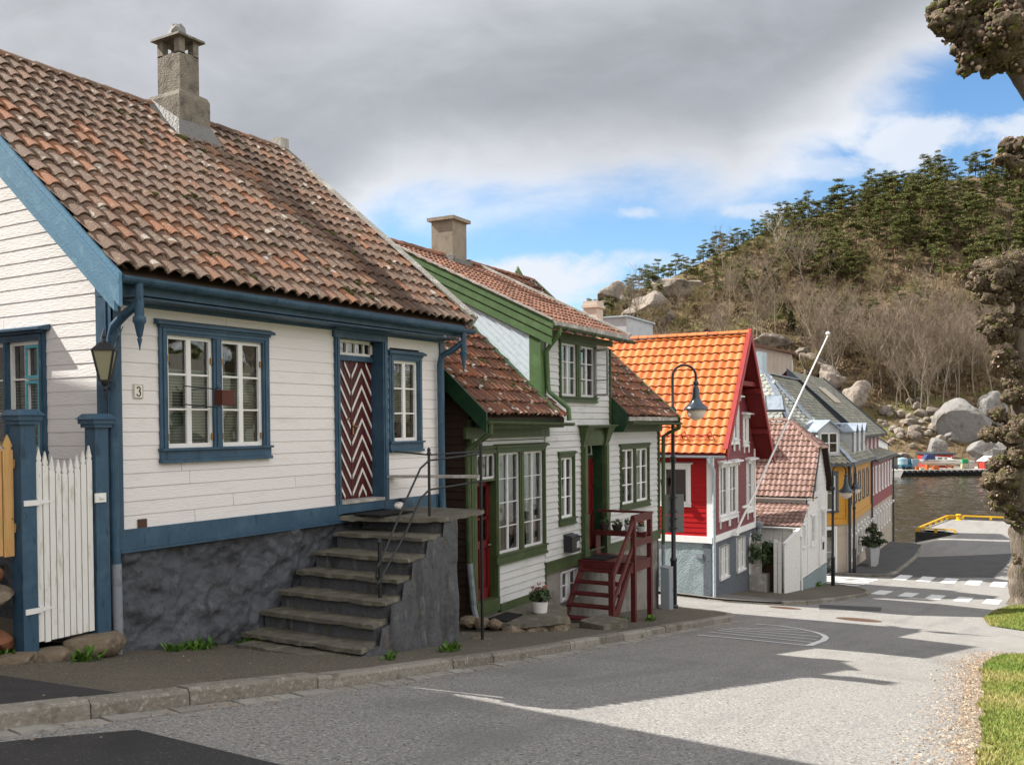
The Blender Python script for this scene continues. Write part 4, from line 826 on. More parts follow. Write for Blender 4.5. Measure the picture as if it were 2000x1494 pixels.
mb.box(a0, a1, 0, .05, -.48, -.42); mb.box(a0 - .02, a1 + .02, -.05, .05, z0 - .15, z0)
mdf = P2('door_surround', mb, 'paint_green')
mb = MB(FRONT); mb.box(a0 - .04, a0, -rd, -.001, z0, z1); mb.box(a1, a1 + .04, -rd, -.001, z0, z1); mb.box(a0, a1, -rd, -.001, z1, z1 + .04); mb.box(a0, a1, -rd, -rd + .05, -.78, -.70); P2('door_reveal', mb, 'paint_green_dark', mdf)
mb = MB(FRONT); f0, f1 = -rd, -rd + .04; zt = -.78; am = (a0 + a1) / 2
for q in ((a0, a0 + .1, z0, zt), (a1 - .1, a1, z0, zt), (a0, a1, zt - .1, zt), (a0, a1, z0, z0 + .2), (a0, a1, z0 + .75, z0 + .87), (a0, a1, z0 + 1.35, z0 + 1.45), (am - .05, am + .05, z0, zt)): mb.box(q[0], q[1], f0, f1, q[2], q[3])
mb.box(a0, a1, f0 - .02, f0 + .015, z0, zt); d = mb.build('door', MATS['door_red'], mdf)
mb = MB(FRONT); mb.tube([(a0 + .06, f1, z0 + .95), (a0 + .06, f1 + .05, z0 + .95), (a0 + .16, f1 + .05, z0 + .94)], .01, 6); mb.lathe([(.03, 0), (.03, .02)], (a0 + .4, f1 + .01, z0 + 1.2), 8); mb.build('door_handle', MATS['steel'], d)
mb = MB(FRONT)   # fanlight with two pointed arches
for xm in ((a0 * 3 + a1) / 4, (a0 + a1 * 3) / 4):
    hw = (a1 - a0) / 4 - .015
    for sgn in (-1, 1):
        pts = [(xm + sgn * hw * math.cos(q), -rd, -.70 + .36 * math.sin(q) ** .9) for q in [math.pi / 2 * i / 6 for i in range(7)]]; mb.tube(pts, .017, 5)
mb.box(a0, a1, -rd - .01, -rd + .02, -.715, -.69); mb.box(a0, a1, -rd - .01, -rd + .02, -.335, -.30); mb.box(am - .014, am + .014, -rd - .01, -rd + .02, -.7, -.3)
fl = mb.build('fanlight', MATS['trim_white'], mdf)
mb = MB(FRONT); mb.face([(a0, -rd - .012, -.7), (a1, -rd - .012, -.7), (a1, -rd - .012, -.3), (a0, -rd - .012, -.3)]); mb.build('pane', MATS['window_glass'], fl)
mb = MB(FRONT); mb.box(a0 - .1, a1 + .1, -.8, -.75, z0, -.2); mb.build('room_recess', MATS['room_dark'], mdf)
mb = MB(FRONT); mb.box(6.14, 6.24, .022, .034, -1.42, -1.16); for_num = mb.build('number_plate', MATS['enamel'], H2)
mb = MB(FRONT); mb.box(6.185, 6.197, .034, .036, -1.36, -1.22); mb.build('numeral', MATS['ink'], for_num)
# roofs
sl2 = .916; EV2, EZ2, RV2, RZ2 = -.42, .15, 3.8, 4.02
S2 = V((0, RV2 - EV2, RZ2 - EZ2)); 
def rz2(v): return EZ2 + sl2 * (v - EV2)
mb = MB(); roofplane(mb, -.24, 3.05, EV2 + .03, EZ2 - .02, RV2, RZ2 - .02); roofplane(mb, 3.05, 6.36, .4, rz2(.4) - .02, RV2, RZ2 - .02); roofplane(mb, 6.36, 9.83, EV2 + .03, EZ2 - .02, RV2, RZ2 - .02); roofplane(mb, -.24, 9.83, 8.0, EZ2, RV2, RZ2 - .02)
RF2 = P2('roof', mb, 'wood_dark')
mb = MB(); tiles(mb, (-.26, EV2 - .03, EZ2 - .01), (1, 0, 0), S2, 3.30, S2.length, .20, .335, jit=1.8, hh=.05, lift=.05); tiles(mb, (6.36, EV2 - .03, EZ2 - .01), (1, 0, 0), S2, 3.48, S2.length, .20, .335, jit=1.8, hh=.05, lift=.05)
mb.face([(-.26, RV2, RZ2), (9.85, RV2, RZ2), (9.85, 8.05, EZ2), (-.26, 8.05, EZ2)]); P2('roof_tiles', mb, 'tile_moss', RF2, smooth=40)
moss(RF2, [(RM.uniform(-.1, 2.6) if RM.random() < .5 else RM.uniform(6.5, 9.7), -.3 + 1.8 * RM.random() ** 1.3) for _ in range(26)], EV2, EZ2, sl2, 8)
mb = MB(); DS = V((0, RV2 + .30, 2.0)); dz0 = 2.02; tiles(mb, (2.70, -.32, dz0), (1, 0, 0), (0, RV2 + .32, RZ2 + .02 - dz0), 4.04, math.hypot(RV2 + .32, RZ2 + .02 - dz0), .19, .31, jit=.9, hh=.034, lift=.035)
ridge(mb, (2.6, RV2, RZ2 + .06), (9.8, RV2, RZ2 + .06), .11, .37); ridge(mb, (-.25, RV2, RZ2 + .06), (2.6, RV2, RZ2 + .06), .11, .37); P2('dormer_roof_tiles', mb, 'tile_red_old', RF2, smooth=40)
mb = MB(); sd = (RZ2 - dz0) / (RV2 + .32)
mb.hexa([(2.70, -.26, dz0 - .06), (6.72, -.26, dz0 - .06), (6.72, RV2, RZ2 - .08), (2.70, RV2, RZ2 - .08), (2.70, -.26, dz0 - .02), (6.72, -.26, dz0 - .02), (6.72, RV2, RZ2 - .04), (2.70, RV2, RZ2 - .04)]); P2('dormer_roof', mb, 'wood_new', RF2)
mb = MB()
for i, (off, w) in enumerate(((.04, .15), (-.12, .15), (-.28, .16))):
    u0 = 2.62 + i * .022; za = dz0 + off; zb = RZ2 + off + .0
    mb.hexa([(u0, -.36 + .03 * i, za - w), (u0 + .03, -.36 + .03 * i, za - w), (u0 + .03, RV2, zb - w), (u0, RV2, zb - w), (u0, -.36 + .03 * i, za), (u0 + .03, -.36 + .03 * i, za), (u0 + .03, RV2, zb), (u0, RV2, zb)])
P2('barge_board', mb, 'paint_green_sunlit', RF2)
mb = MB(); mb.beam((2.63, -.36, dz0 + .06), (2.63, RV2, RZ2 + .09), .10, .03); mb.beam((6.78, -.36, dz0 + .08), (6.78, RV2, RZ2 + .11), .12, .05); mb.beam((6.76, -.34, dz0), (6.76, RV2, RZ2 + .02), .04, .2); P2('verge_board', mb, 'wood_weathered', RF2)
mb = MB(FRONT)   # dormer cheek: boards laid along the main slope
nb = 11
ck = lambda v: (v, dz0 - .3 + sd * (v + .3))
for i in range(nb):   # parallel strips offset upward from the main roof slope
    h0 = .06 + i * .15; h1 = h0 + .15; lift_ = 0
    def vx(h): # v where main slope + h meets dormer underside
        return (dz0 - .32 + sd * .32 - (EZ2 - sl2 * EV2) - h) / (sl2 - sd)
    va0, va1 = 0.02, 0.02; vb0, vb1 = vx(h0), vx(h1)
    if vb0 < .05: break
    vb1 = max(vb1, .03); f = lambda v, h: rz2(v) + h
    mb.fr = None; u = 2.74
    mb.face([(u - .022, va0, f(va0, h0) + .0), (u - .022, vb0, f(vb0, h0)), (u, vb1, f(vb1, h1)), (u, va1, min(f(va1, h1), dz0 - .1))]); mb.face([(u, va0, f(va0, h0)), (u, vb0, f(vb0, h0)), (u - .022, vb0, f(vb0, h0)), (u - .022, va0, f(va0, h0))])
mb.fr = None; mb.face([(2.765, 0, .5), (2.765, RV2, RZ2 - .1), (2.765, 0, dz0 - .1)]); mb.box(2.72, 2.95, .0, .03, .45, 1.9); P2('dormer_cheek', mb, 'paint_skyblue_white', RF2)
mb = MB(); mb.beam((2.66, -.40, rz2(-.40) + .10), (2.66, 3.6, rz2(3.6) + .10), .16, .04); mb.beam((9.86, EV2 - .08, rz2(EV2 - .08) + .08), (9.86, RV2, RZ2 + .10), .16, .06); mb.box(2.70, 2.88, -.04, .0, .45, 1.9); mb.box(2.712, 2.735, .0, .22, .55, 1.9); P2('roof_flashing_board', mb, 'paint_green_sunlit', RF2)
mb = MB(); mb.prism([(6.335, EV2 - .0, EZ2 + .12), (6.335, .0, rz2(0) + .14), (6.335, .0, -.18), (6.335, -.34, -.18), (6.335, EV2 - .02, .0)], (.03, 0, 0)); P2('eaves_end_board', mb, 'paint_green_dark', RF2)
mb = MB()
for u in (-.29,):
    mb.hexa([(u, EV2 - .1, EZ2 - .3), (u + .04, EV2 - .1, EZ2 - .3), (u + .04, RV2, RZ2 - .22), (u, RV2, RZ2 - .22), (u, EV2 - .1, EZ2 + .06), (u + .04, EV2 - .1, EZ2 + .06), (u + .04, RV2, RZ2 + .14), (u, RV2, RZ2 + .14)])
u = 9.84; mb.hexa([(u, EV2 - .1, EZ2 - .3), (u + .04, EV2 - .1, EZ2 - .3), (u + .04, RV2, RZ2 - .22), (u, RV2, RZ2 - .22), (u, EV2 - .1, EZ2 + .0), (u + .04, EV2 - .1, EZ2 + .0), (u + .04, RV2, RZ2 + .08), (u, RV2, RZ2 + .08)])
P2('barge_board', mb, 'paint_green_dark', RF2)
mb = MB(FRONT); mb.box(-.2, 3.02, 0, .40, -.06, -.035); mb.box(-.2, 3.05, .0, .06, -.24, -.04); mb.box(6.38, 9.8, 0, .40, -.04, -.015); mb.box(6.38, 9.75, .0, .06, -.20, -.02); mb.box(-.22, 3.02, .36, .39, -.05, .11); mb.box(6.37, 9.82, .36, .39, -.03, .13); mb.box(2.9, 6.4, .0, .06, 1.80, 1.94); P2('eaves_board', mb, 'paint_green', RF2)
mb = MB(); gutter(mb, (-.28, EV2 - .10, .07), (3.16, EV2 - .10, .03), .065); P2('gutter', mb, 'paint_green', RF2)
mb = MB(); gutter(mb, (6.42, EV2 - .10, .05), (9.9, EV2 - .10, .02), .06); P2('gutter', mb, 'paint_green', RF2)
mb = MB(); mb.box(6.4, 9.85, EV2 - .05, EV2 - .02, .07, .17); mb.box(2.72, 6.75, -.36, -.33, dz0 - .06, dz0 + .05); P2('eaves_fascia', mb, 'wood_weathered', RF2)
mb = MB(); gutter(mb, (2.66, -.43, dz0 - .06), (6.8, -.43, dz0 - .08), .065); GD = P2('gutter', mb, 'paint_green', RF2)
mb = MB(); s = .4
while s < 4.1:
    for i in range(6):
        t1 = math.pi + math.pi * i / 6; t2 = math.pi + math.pi * (i + 1) / 6; mb.beam((2.66 + s, -.43 + .074 * math.cos(t1), dz0 - .07 + .074 * math.sin(t1)), (2.66 + s, -.43 + .074 * math.cos(t2), dz0 - .07 + .074 * math.sin(t2)), .03, .01, up=(1, 0, 0))
    s += .48
P2('gutter_bracket', mb, 'lead_flash', GD)
mb = MB(); mb.tube([(2.78, -.43, dz0 - .1), (2.78, -.42, dz0 - .22), (2.84, -.2, dz0 - .42), (2.86, -.10, dz0 - .55), (2.92, -.10, .78), (2.93, -.12, .66), (3.0, -.42, .40), (3.02, -.50, .32), (3.02, -.52, .08)], .05, 8); P2('downpipe', mb, 'paint_green_sunlit', smooth=40)
mb = MB(); mb.tube([(-.15, EV2 - .10, .06), (-.15, EV2 - .10, -.14), (-.20, -.30, -.30), (-.24, -.12, -.42), (-.24, -.10, -.5), (-.20, -.10, -2.4)], .05, 8); P2('downpipe', mb, 'paint_green', smooth=40)
mb = MB(); mb.tube([(-.20, -.10, -2.4), (-.1, -.12, -3.2), (-.02, -.2, -3.75)], .055, 8); P2('drain_pipe', mb, 'pipe_grey', smooth=40)
mb = MB(); mb.tube([(9.80, EV2 - .10, .04), (9.80, EV2 - .10, -.12), (9.76, -.25, -.24), (9.72, -.1, -.34), (9.72, -.08, -3.2)], .05, 8); P2('downpipe', mb, 'paint_green', smooth=40)
mb = MB(); mb.tube([(9.72, -.08, -3.2), (9.72, -.08, -5.2)], .052, 8); P2('drain_pipe', mb, 'pipe_grey', smooth=40)
mb = MB(); mb.tube([(9.35, -.06, -3.05), (9.42, -.06, -3.15), (9.44, -.06, -4.3)], .012, 6); P2('cable', mb, 'pipe_grey')
mb = MB(); a = [(5.05, 3.45), (5.70, 3.45), (5.70, 4.1), (5.05, 4.1)]
mb.box(5.02, 5.66, 3.48, 4.08, 3.4, 4.93); mb.box(4.94, 5.74, 3.40, 4.16, 4.93, 5.01); P2('chimney', mb, 'chimney_plain', RF2)
mb = MB(); mb.box(4.95, 5.73, 3.38, 3.47, 3.86, 3.99); mb.box(4.92, 5.01, 3.4, 4.1, 3.9, 4.06); mb.box(5.67, 5.76, 3.4, 4.1, 3.9, 4.06); P2('lead_flashing', mb, 'lead_flash', RF2)
mb = MB(); mb.beam((10.2, RV2 + .1, RZ2 - .55), (9.0, RV2 + .1, RZ2 + .32), .04, .2); P2('finial_board', mb, 'paint_green_sunlit', RF2)
# slab by the side door, pot, mats, steps, boulders
def dz(u, v=0): x, y, _ = w2(u, v, 0); return gz(x)
pl = lambda L_: [w2(u, v, 0)[:2] for u, v in L_]
mb = MB(); slab(mb, pl([(-.05, -.02), (.25, -.95), (1.05, -1.35), (2.0, -.9), (2.1, -.02)]), -3.47, .09, 31, .05); o = w2(1, -.6, -3.6); tag(mb.build('door_slab', MATS['slate_slab'], origin=o), 'broad flat stone slab outside the half glazed red side door', 'stone slab')
mb = MB(); 
for i, (u, v, s) in enumerate(((.2, -.72, .2), (.62, -.95, .26), (1.1, -1.1, .28), (1.6, -.9, .25), (1.95, -.55, .25), (.9, -.6, .3), (1.5, -.5, .3))):
    x, y, _ = w2(u, v, 0); mb.rock((x, y, -3.70), (s * 1.25, s, .2), 40 + i, 2, .25)
tag(mb.build('slab_footing', MATS['rock_brown'], origin=w2(1, -.6, -3.9)), 'low rubble footing of rough stones under the door slab', 'rubble stones')
mb = MB(); slab(mb, pl([(1.75, -1.75), (2.5, -1.95), (2.75, -1.35), (2.0, -1.15)]), gz(9.4) + .26, .2, 33, .05); tag(mb.build('step_stone', MATS['slate_slab'], origin=w2(2.2, -1.5, gz(9.4))), 'single flat stone lying on the pavement before the red stairs', 'step stone')
x, y, _ = w2(.55, -.36, 0); mb = MB(); c = [w2(u, v, 0)[:2] for u, v in ((.3, -.18), (.95, -.18), (.9, -.55), (.22, -.6))]
mb.hexa([(*q, -3.466) for q in c] + [(*q, -3.445) for q in c]); tag(mb.build('doormat', MATS['mat_black'], origin=(x, y, -3.46)), 'worn dark doormat on the stone slab by the side door', 'doormat')
# potted shrub
px, py, _ = w2(1.22, -.75, 0)
t = thing('flower_pot', 'pink flowering shrub in a white lattice pot on the stone slab', 'flower pot', (px, py, -3.465))
mb = MB(); mb.lathe([(.105, 0), (.12, .02), (.135, .2), (.14, .22), (.125, .22), (.12, .17)], (px, py, -3.465), 20)
for i in range(20):
    for k in range(5): a = 2 * math.pi * (i + .5 * (k % 2)) / 20; r = .115 + .022 * k / 5; mb.box(px + r * math.cos(a) - .008, px + r * math.cos(a) + .008, py + r * math.sin(a) - .008, py + r * math.sin(a) + .008, -3.43 + k * .036, -3.41 + k * .036)
REL('pot', mb, 'pot_white', t)
def foliage(mb, c, rad, n, size, up=.4, flat=.5, shell=.5):
    c = V(c)
    for i in range(n):
        d = V((R.gauss(0, 1), R.gauss(0, 1), R.gauss(0, 1))).normalized(); rr = (shell + (1 - shell) * R.random()); p = c + V((d.x * rad[0], d.y * rad[1], d.z * rad[2])) * rr
        n_ = (d + V((0, 0, up)) + V((R.uniform(-flat, flat), R.uniform(-flat, flat), R.uniform(-flat, flat)))).normalized(); x = n_.cross(V((R.uniform(-1, 1), R.uniform(-1, 1), R.uniform(-1, 1)))).normalized(); y = n_.cross(x); s = size * R.uniform(.6, 1.3); mb.piece = R.random()
        mb.face([p - x * s * .5, p + y * s * .3, p + x * s * .5 + n_ * s * .1, p - y * s * .3])
mb = MB()
for k in range(7): a = k * .9; foliage(mb, (px + .10 * math.cos(a), py + .10 * math.sin(a), -3.12 + .04 * math.sin(k * 2)), (.12, .12, .12), 70, .075)
for k in range(14): mb.tube([(px, py, -3.28), (px + R.uniform(-.15, .15), py + R.uniform(-.15, .15), -3.05)], .006, 3)
REL('leaves', mb, 'leaf_dark', t)
mb = MB()
for k in range(9): a = k * .7; foliage(mb, (px + R.uniform(.06, .2) * math.cos(a), py + R.uniform(.06, .2) * math.sin(a), -3.0 + R.uniform(-.06, .07)), (.045, .045, .04), 26, .035)
REL('blossom', mb, 'blossom_pink', t)
# mailbox
ox, oy, oz = w2(3.95, -.12, -2.7); t = thing('mailbox', 'black metal mailbox hung beside the green door surround', 'mailbox', (ox, oy, oz), math.radians(A2))
mb = MB(); mb.prism([(-.2, -.10, 0), (-.2, .10, 0), (-.2, .10, .36), (-.2, -.04, .36), (-.2, -.10, .30)], (.4, 0, 0)); mb.build('mailbox_body', MATS['plastic_black'], t)
mb = MB(); mb.box(-.22, .22, -.12, .11, .335, .355) if 0 else mb.hexa([(-.215, -.125, .295), (.215, -.125, .295), (.215, .10, .365), (-.215, .10, .365), (-.215, -.125, .31), (.215, -.125, .31), (.215, .10, .38), (-.215, .10, .38)]); mb.build('mailbox_lid', MATS['plastic_black'], t)
mb = MB(); mb.box(.02, .16, -.106, -.099, .08, .22); mb.build('notice', MATS['pot_grey'], t)
# red wooden stairs
ox, oy, oz = w2(4.9, -.7, -4.5); t = thing('wooden_stairs', 'dark red painted wooden stairs with open treads up to the green framed door', 'stairs', (ox, oy, oz), math.radians(A2)); ZB[t.name] = 0
def SB(): return MB()
def SO(name, mb, mt='stair_red', par=None):
    mb.v = [(p[0] - 4.9, p[1] + .7, p[2] + 4.5) for p in mb.v]; return mb.build(name, MATS[mt], par or t)
ZB.pop(t.name)
TU = [3.36, 3.58, 3.80, 4.02, 4.24]; TZ_ = [-3.97, -3.75, -3.54, -3.33, -3.11]
for u, z in zip(TU, TZ_):
    mb = MB(); mb.box(u - .02, u + .24, -1.19, -.17, z - .045, z); SO('tread', mb)
mb = MB(); mb.box(4.40, 5.62, -1.30, -.0, -2.99, -2.945)
for k in range(9): mb.box(4.41 + k * .135, 4.535 + k * .135, -1.31, -.0, -2.945, -2.935)
SO('platform', mb)
mb = MB(); mb.box(4.40, 5.60, -1.29, -1.24, -3.16, -2.99); mb.box(4.36, 4.42, -1.25, -.1, -3.14, -2.99); mb.box(5.55, 5.62, -1.28, -.05, -3.16, -2.95); SO('platform_beam', mb)
for v in (-.16, -1.22):
    mb = MB(); mb.hexa([(3.18, v - .025, -4.42 if v < -1 else -4.2), (3.42, v - .025, -4.42 if v < -1 else -4.2), (3.42, v + .025, -4.42 if v < -1 else -4.2), (3.18, v + .025, -4.42 if v < -1 else -4.2), (4.36, v - .025, -3.0), (4.6, v - .025, -3.0), (4.6, v + .025, -3.0), (4.36, v + .025, -3.0)]); SO('stringer', mb)
PO = [(3.42, -1.25, -4.5, -3.05), (4.56, -1.27, -4.7, -1.98), (5.58, -1.25, -4.9, -1.96)]
for (u, v, za, zb) in PO:
    mb = MB(); mb.box(u - .05, u + .05, v - .05, v + .05, za, zb); SO('post', mb)
mb = MB(); mb.box(4.95, 5.03, -.6, -.52, -4.9, -2.99); SO('post', mb)
mb = MB(); mb.beam((3.40, -1.28, -3.08), (4.58, -1.28, -2.02), .05, .11); SO('rail', mb)
mb = MB(); mb.beam((3.42, -1.27, -3.62), (4.58, -1.27, -2.55), .04, .10); SO('rail', mb)
mb = MB(); mb.beam((3.42, -1.27, -3.95), (4.5, -1.27, -2.95), .035, .09); SO('rail', mb)
mb = MB(); mb.box(4.50, 5.64, -1.32, -1.24, -1.99, -1.94); mb.box(4.55, 5.6, -1.31, -1.29, -2.10, -1.99); SO('rail', mb)
mb = MB(); mb.box(5.56, 5.64, -1.3, -.0, -1.99, -1.94); SO('rail', mb)
mb = MB(); mb.box(4.56, 5.6, -1.30, -1.27, -2.62, -2.47); SO('rail', mb)
mb = MB(); mb.box(5.36, 5.60, -1.24, -.02, -2.44, -2.39); mb.box(5.36, 5.38, -1.24, -.02, -2.50, -2.44); mb.box(5.36, 5.6, -.06, -.02, -2.95, -2.44); SO('shelf', mb)
mb = MB(); c = [w2(u, v, 0)[:2] for u, v in ((4.5, -.1), (5.2, -.1), (5.2, -.65), (4.5, -.65))]; mb.hexa([(*q, -2.933) for q in c] + [(*q, -2.915) for q in c]); tag(mb.build('doormat', MATS['mat_black'], origin=(*c[0], -2.93)), 'black doormat on the red wooden stair platform', 'doormat')
def pot(name, label, u, v, z, r, h, pm, kind):
    x, y, _ = w2(u, v, 0); t = thing(name, label, 'plant pot', (x, y, z), 0, 'plant pots on the red shelf'); mb = MB(); mb.lathe([(r * .7, 0), (r, h * .8), (r * 1.06, h * .8), (r * 1.06, h), (r * .9, h), (r * .85, h * .8)], (x, y, z), 12); REL('pot', mb, pm, t)
    mb = MB(); foliage(mb, (x, y, z + h + .05), (r * 1.1, r * 1.1, .09), 90, .06); REL('leaves', mb, 'leaf_dark', t)
    if kind: 
        mb = MB(); foliage(mb, (x, y, z + h + .10), (r * 1.1, r * 1.1, .06), 60, .04); REL('flowers', mb, kind, t)
pot('plant_pot', 'dark pot of trailing greenery nearest the door on the red shelf', 5.48, -.22, -2.39, .11, .17, 'pot_dark', None)
pot('plant_pot', 'dark bowl of low leafy plants in the middle of the red shelf', 5.48, -.52, -2.39, .12, .13, 'pot_dark', None)
pot('plant_pot', 'pale grey round pot on the red shelf behind the stair rail', 5.48, -.80, -2.39, .10, .15, 'pot_grey', None)
pot('plant_pot', 'grey pot with orange flowers at the street end of the red shelf', 5.48, -1.08, -2.39, .10, .12, 'pot_grey', 'flower_orange')
# cable cabinet
ox, oy, oz = w2(9.55, -.22, -5.05); t = thing('cable_cabinet', 'slim grey metal cable cabinet at the corner of the green trimmed house', 'cabinet', (ox, oy, oz), math.radians(A2))
mb = MB(); mb.box(-.17, .17, -.13, .1, 0, 1.24); mb.hexa([(-.18, -.14, 1.24), (.18, -.14, 1.24), (.18, .11, 1.24), (-.18, .11, 1.24), (-.18, -.14, 1.26), (.18, -.14, 1.26), (.18, .11, 1.30), (-.18, .11, 1.30)]); mb.build('cabinet_body', MATS['cabinet_grey'], t)
mb = MB(); mb.box(-.14, .14, -.137, -.131, .1, 1.18); mb.box(.08, .1, -.15, -.137, .6, .7); mb.build('cabinet_door', MATS['cabinet_grey'], t)
for i, (u, v, s) in enumerate(((-.25, -.35, .16), (-.12, -.55, .14), (-.32, -.15, .18))):
    x, y, _ = w2(u, v, 0); mb = MB(); z = gz(x) + .13; mb.rock((x, y, z + s * .3), (s, s * .9, s * .7), 60 + i, 2, .25)
    tag(mb.build('stone', MATS['rock_brown'], origin=(x, y, z)), ['mossy stone under the drain pipes between the two houses', 'round brown stone at the corner of the door slab', 'pale stone tucked behind the drain pipes in the gap'][i], 'stone')
# ================================================================= red house with orange roof (gable to the street)
O3 = (23.749, 1.38); A3 = 2.3
H3 = house('red_house', 'bright red house with orange tiled roof and white carved window frames', 'house', O3, A3, -5.6)
def PH(H): return lambda name, mb, mt, par=None, **k: mb.build(name, MATS[mt] if isinstance(mt, str) else [MATS[q] for q in mt], par or H, **k)
def wf(O, A): 
    a = math.radians(A); return lambda u, v, z=0: (O[0] + u * math.cos(a) - v * math.sin(a), O[1] + u * math.sin(a) + v * math.cos(a), z)
P3 = PH(H3); w3 = wf(O3, A3)
W, Dp = 5.55, 10.5; AX, AZ = 2.72, 3.15; t3 = 1.36; EL = -.32; ER = 6.0
zl = lambda u: AZ - t3 * abs(u - AX)
wins = [(.88, 1.83, -3.22, -1.5), (2.05, 3.0, -3.22, -1.5), (4.42, 5.20, -3.22, -1.5)]
up = [(1.98, 2.55, -.60, .82), (2.62, 3.19, -.60, .82), (3.98, 4.5, -.72, .2)]
gg = lambda o, q=.05: (o[0] - q, o[1] + q, o[2] - q, o[3] + q)
mb = MB(FRONT); boards(mb, .0, W, -3.85, AZ - .3, .17, .018, [gg(o) for o in wins + up], edge=lambda z: (max(0, AX - (AZ - .25 - z) / t3), min(W, AX + (AZ - .25 - z) / t3)), joints=False); P3('front_wall', mb, 'red_wall_shaded')
SWn = (-1.66, -.86, -2.7, -1.52); L3 = left_side(0, 0)
mb = MB(L3); boards(mb, -Dp, 0, -3.85, zl(0) - .1, .17, .018, [gg(SWn)], joints=False); P3('side_wall', mb, 'red_wall_bright')
mb = MB(); mb.box(.5, W - .1, .6, Dp - .1, -5, -.9); mb.prism([(.6, .6, -.9), (W - .6, .6, -.9), (AX, .6, 2.2)], (0, Dp - .8, 0)); P3('wall_core', mb, 'wood_dark')
mb = MB(FRONT); mb.box(-.14, W + .04, 0, .05, -4.02, -3.80); mb.box(-.03, .16, .0, .04, -3.8, zl(0) - .15); mb.box(W - .12, W + .03, 0, .04, -3.8, -1.0); mb.fr = L3; mb.box(-Dp, .05, 0, .05, -4.02, -3.80); mb.box(-.16, .04, .0, .042, -3.8, zl(0) - .1); P3('white_trim', mb, 'trim_white')
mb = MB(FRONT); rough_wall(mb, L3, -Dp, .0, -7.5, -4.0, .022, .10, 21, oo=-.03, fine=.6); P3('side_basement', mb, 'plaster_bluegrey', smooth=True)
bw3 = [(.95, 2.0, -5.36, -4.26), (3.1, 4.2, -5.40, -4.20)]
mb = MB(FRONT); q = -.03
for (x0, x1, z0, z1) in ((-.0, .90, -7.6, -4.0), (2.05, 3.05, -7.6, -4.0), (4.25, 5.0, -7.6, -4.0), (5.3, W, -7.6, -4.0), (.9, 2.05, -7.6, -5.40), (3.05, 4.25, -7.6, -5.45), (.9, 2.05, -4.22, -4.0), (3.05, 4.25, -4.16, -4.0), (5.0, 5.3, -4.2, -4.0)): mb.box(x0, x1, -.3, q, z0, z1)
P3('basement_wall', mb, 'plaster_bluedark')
mb = MB(FRONT); mb.box(5.0, 5.3, -.12, -.06, -6.5, -4.2); P3('basement_door', mb, 'trim_white')
k3 = dict(rows=2, cw=.11, cornice=.22, sill=.14, cor_h=.08, bracket=True, inner='room_dark', sash_w=.05)
for o in wins: window(H3, FRONT, *o, 'trim_white', 'trim_white', cols=2, blind=('curtain', o[2], o[3], 'curtain_white'), **k3)
for o in up: window(H3, FRONT, *o, 'trim_white', 'trim_white', cols=2, **k3)
window(H3, L3, *SWn, 'trim_white', 'trim_white', cols=1, rows=1, cw=.14, cornice=.14, sill=.1, inner='room_pale')
for o in bw3: window(H3, Fr((0, .03), (1, 0), (0, -1)), *o, 'trim_white', 'trim_white', sashes=2, cols=2, rows=2, cw=.0, cornice=0, sill=.06, mullion=.08, deep=.08, inner='room_dark')
# roof with deep overhanging gable
OV = -.62
mb = MB()
for sg in (-1, 1):
    e = EL if sg < 0 else ER; ze = zl(e)
    mb.hexa([(e, OV, ze - .10), (AX, OV, AZ - .10), (AX, Dp + .3, AZ - .10), (e, Dp + .3, ze - .10), (e, OV, ze), (AX, OV, AZ), (AX, Dp + .3, AZ), (e, Dp + .3, ze)])
RF3 = P3('roof', mb, 'red_soffit')
mb = MB(); Sx = V((AX - EL, 0, AZ - zl(EL))); tiles(mb, (EL - .04, Dp + .2, zl(EL) - .03), (0, -1, 0), Sx, Dp + .2 - OV - .04, Sx.length, .30, .36, prof='wave', jit=.4, hh=.045, lift=.055); mb.face([(AX, OV, AZ + .02), (AX, Dp, AZ + .02), (ER + .03, Dp, zl(ER)), (ER + .03, OV, zl(ER))]); P3('roof_tiles', mb, 'tile_orange', RF3, smooth=45)
mb = MB(); ridge(mb, (AX, OV + .06, AZ + .06), (AX, Dp, AZ + .06), .12, .38); P3('ridge_tiles', mb, 'tile_orange', RF3, smooth=45)
mb = MB()
for sg in (-1, 1):
    e = (EL - .05) if sg < 0 else ER + .05; ze = zl(e)
    mb.hexa([(e, OV - .04, ze - .2), (AX, OV - .04, AZ - .2), (AX, OV, AZ - .2), (e, OV, ze - .2), (e, OV - .04, ze + .12), (AX, OV - .04, AZ + .14), (AX, OV, AZ + .14), (e, OV, ze + .12)])
mb.beam((EL - .08, OV + .04, zl(EL) + .13), (AX, OV + .04, AZ + .19), .15, .03); P3('barge_board', mb, 'red_trim', RF3)
mb = MB()
for v in (-.18, -.45): mb.beam((AX - 1.2, v, AZ - 1.75), (AX + 1.2, v, AZ - 1.75), .08, .16)
for du in (1.3, 2.4): mb.box(AX + du - .07, AX + du + .07, OV, 0, zl(AX + du) - .3, zl(AX + du) - .12)
P3('gable_brace', mb, 'red_soffit', RF3)
mb = MB(); gutter(mb, (EL - .1, Dp, zl(EL) - .06), (EL - .1, OV + .05, zl(EL) - .09), .075); P3('gutter', mb, 'zinc_pipe', RF3)
mb = MB(); mb.tube([(EL - .1, OV + .55, zl(EL) - .1), (EL - .1, OV + .55, zl(EL) - .3), (-.12, -.12, zl(EL) - .6), (-.09, -.10, zl(EL) - .8), (-.08, -.10, -7.0)], .055, 8); mb.lathe([(.1, .1), (.06, 0)], (EL - .1, OV + .55, zl(EL) - .28), 8); P3('downpipe', mb, 'zinc_pipe', smooth=40)
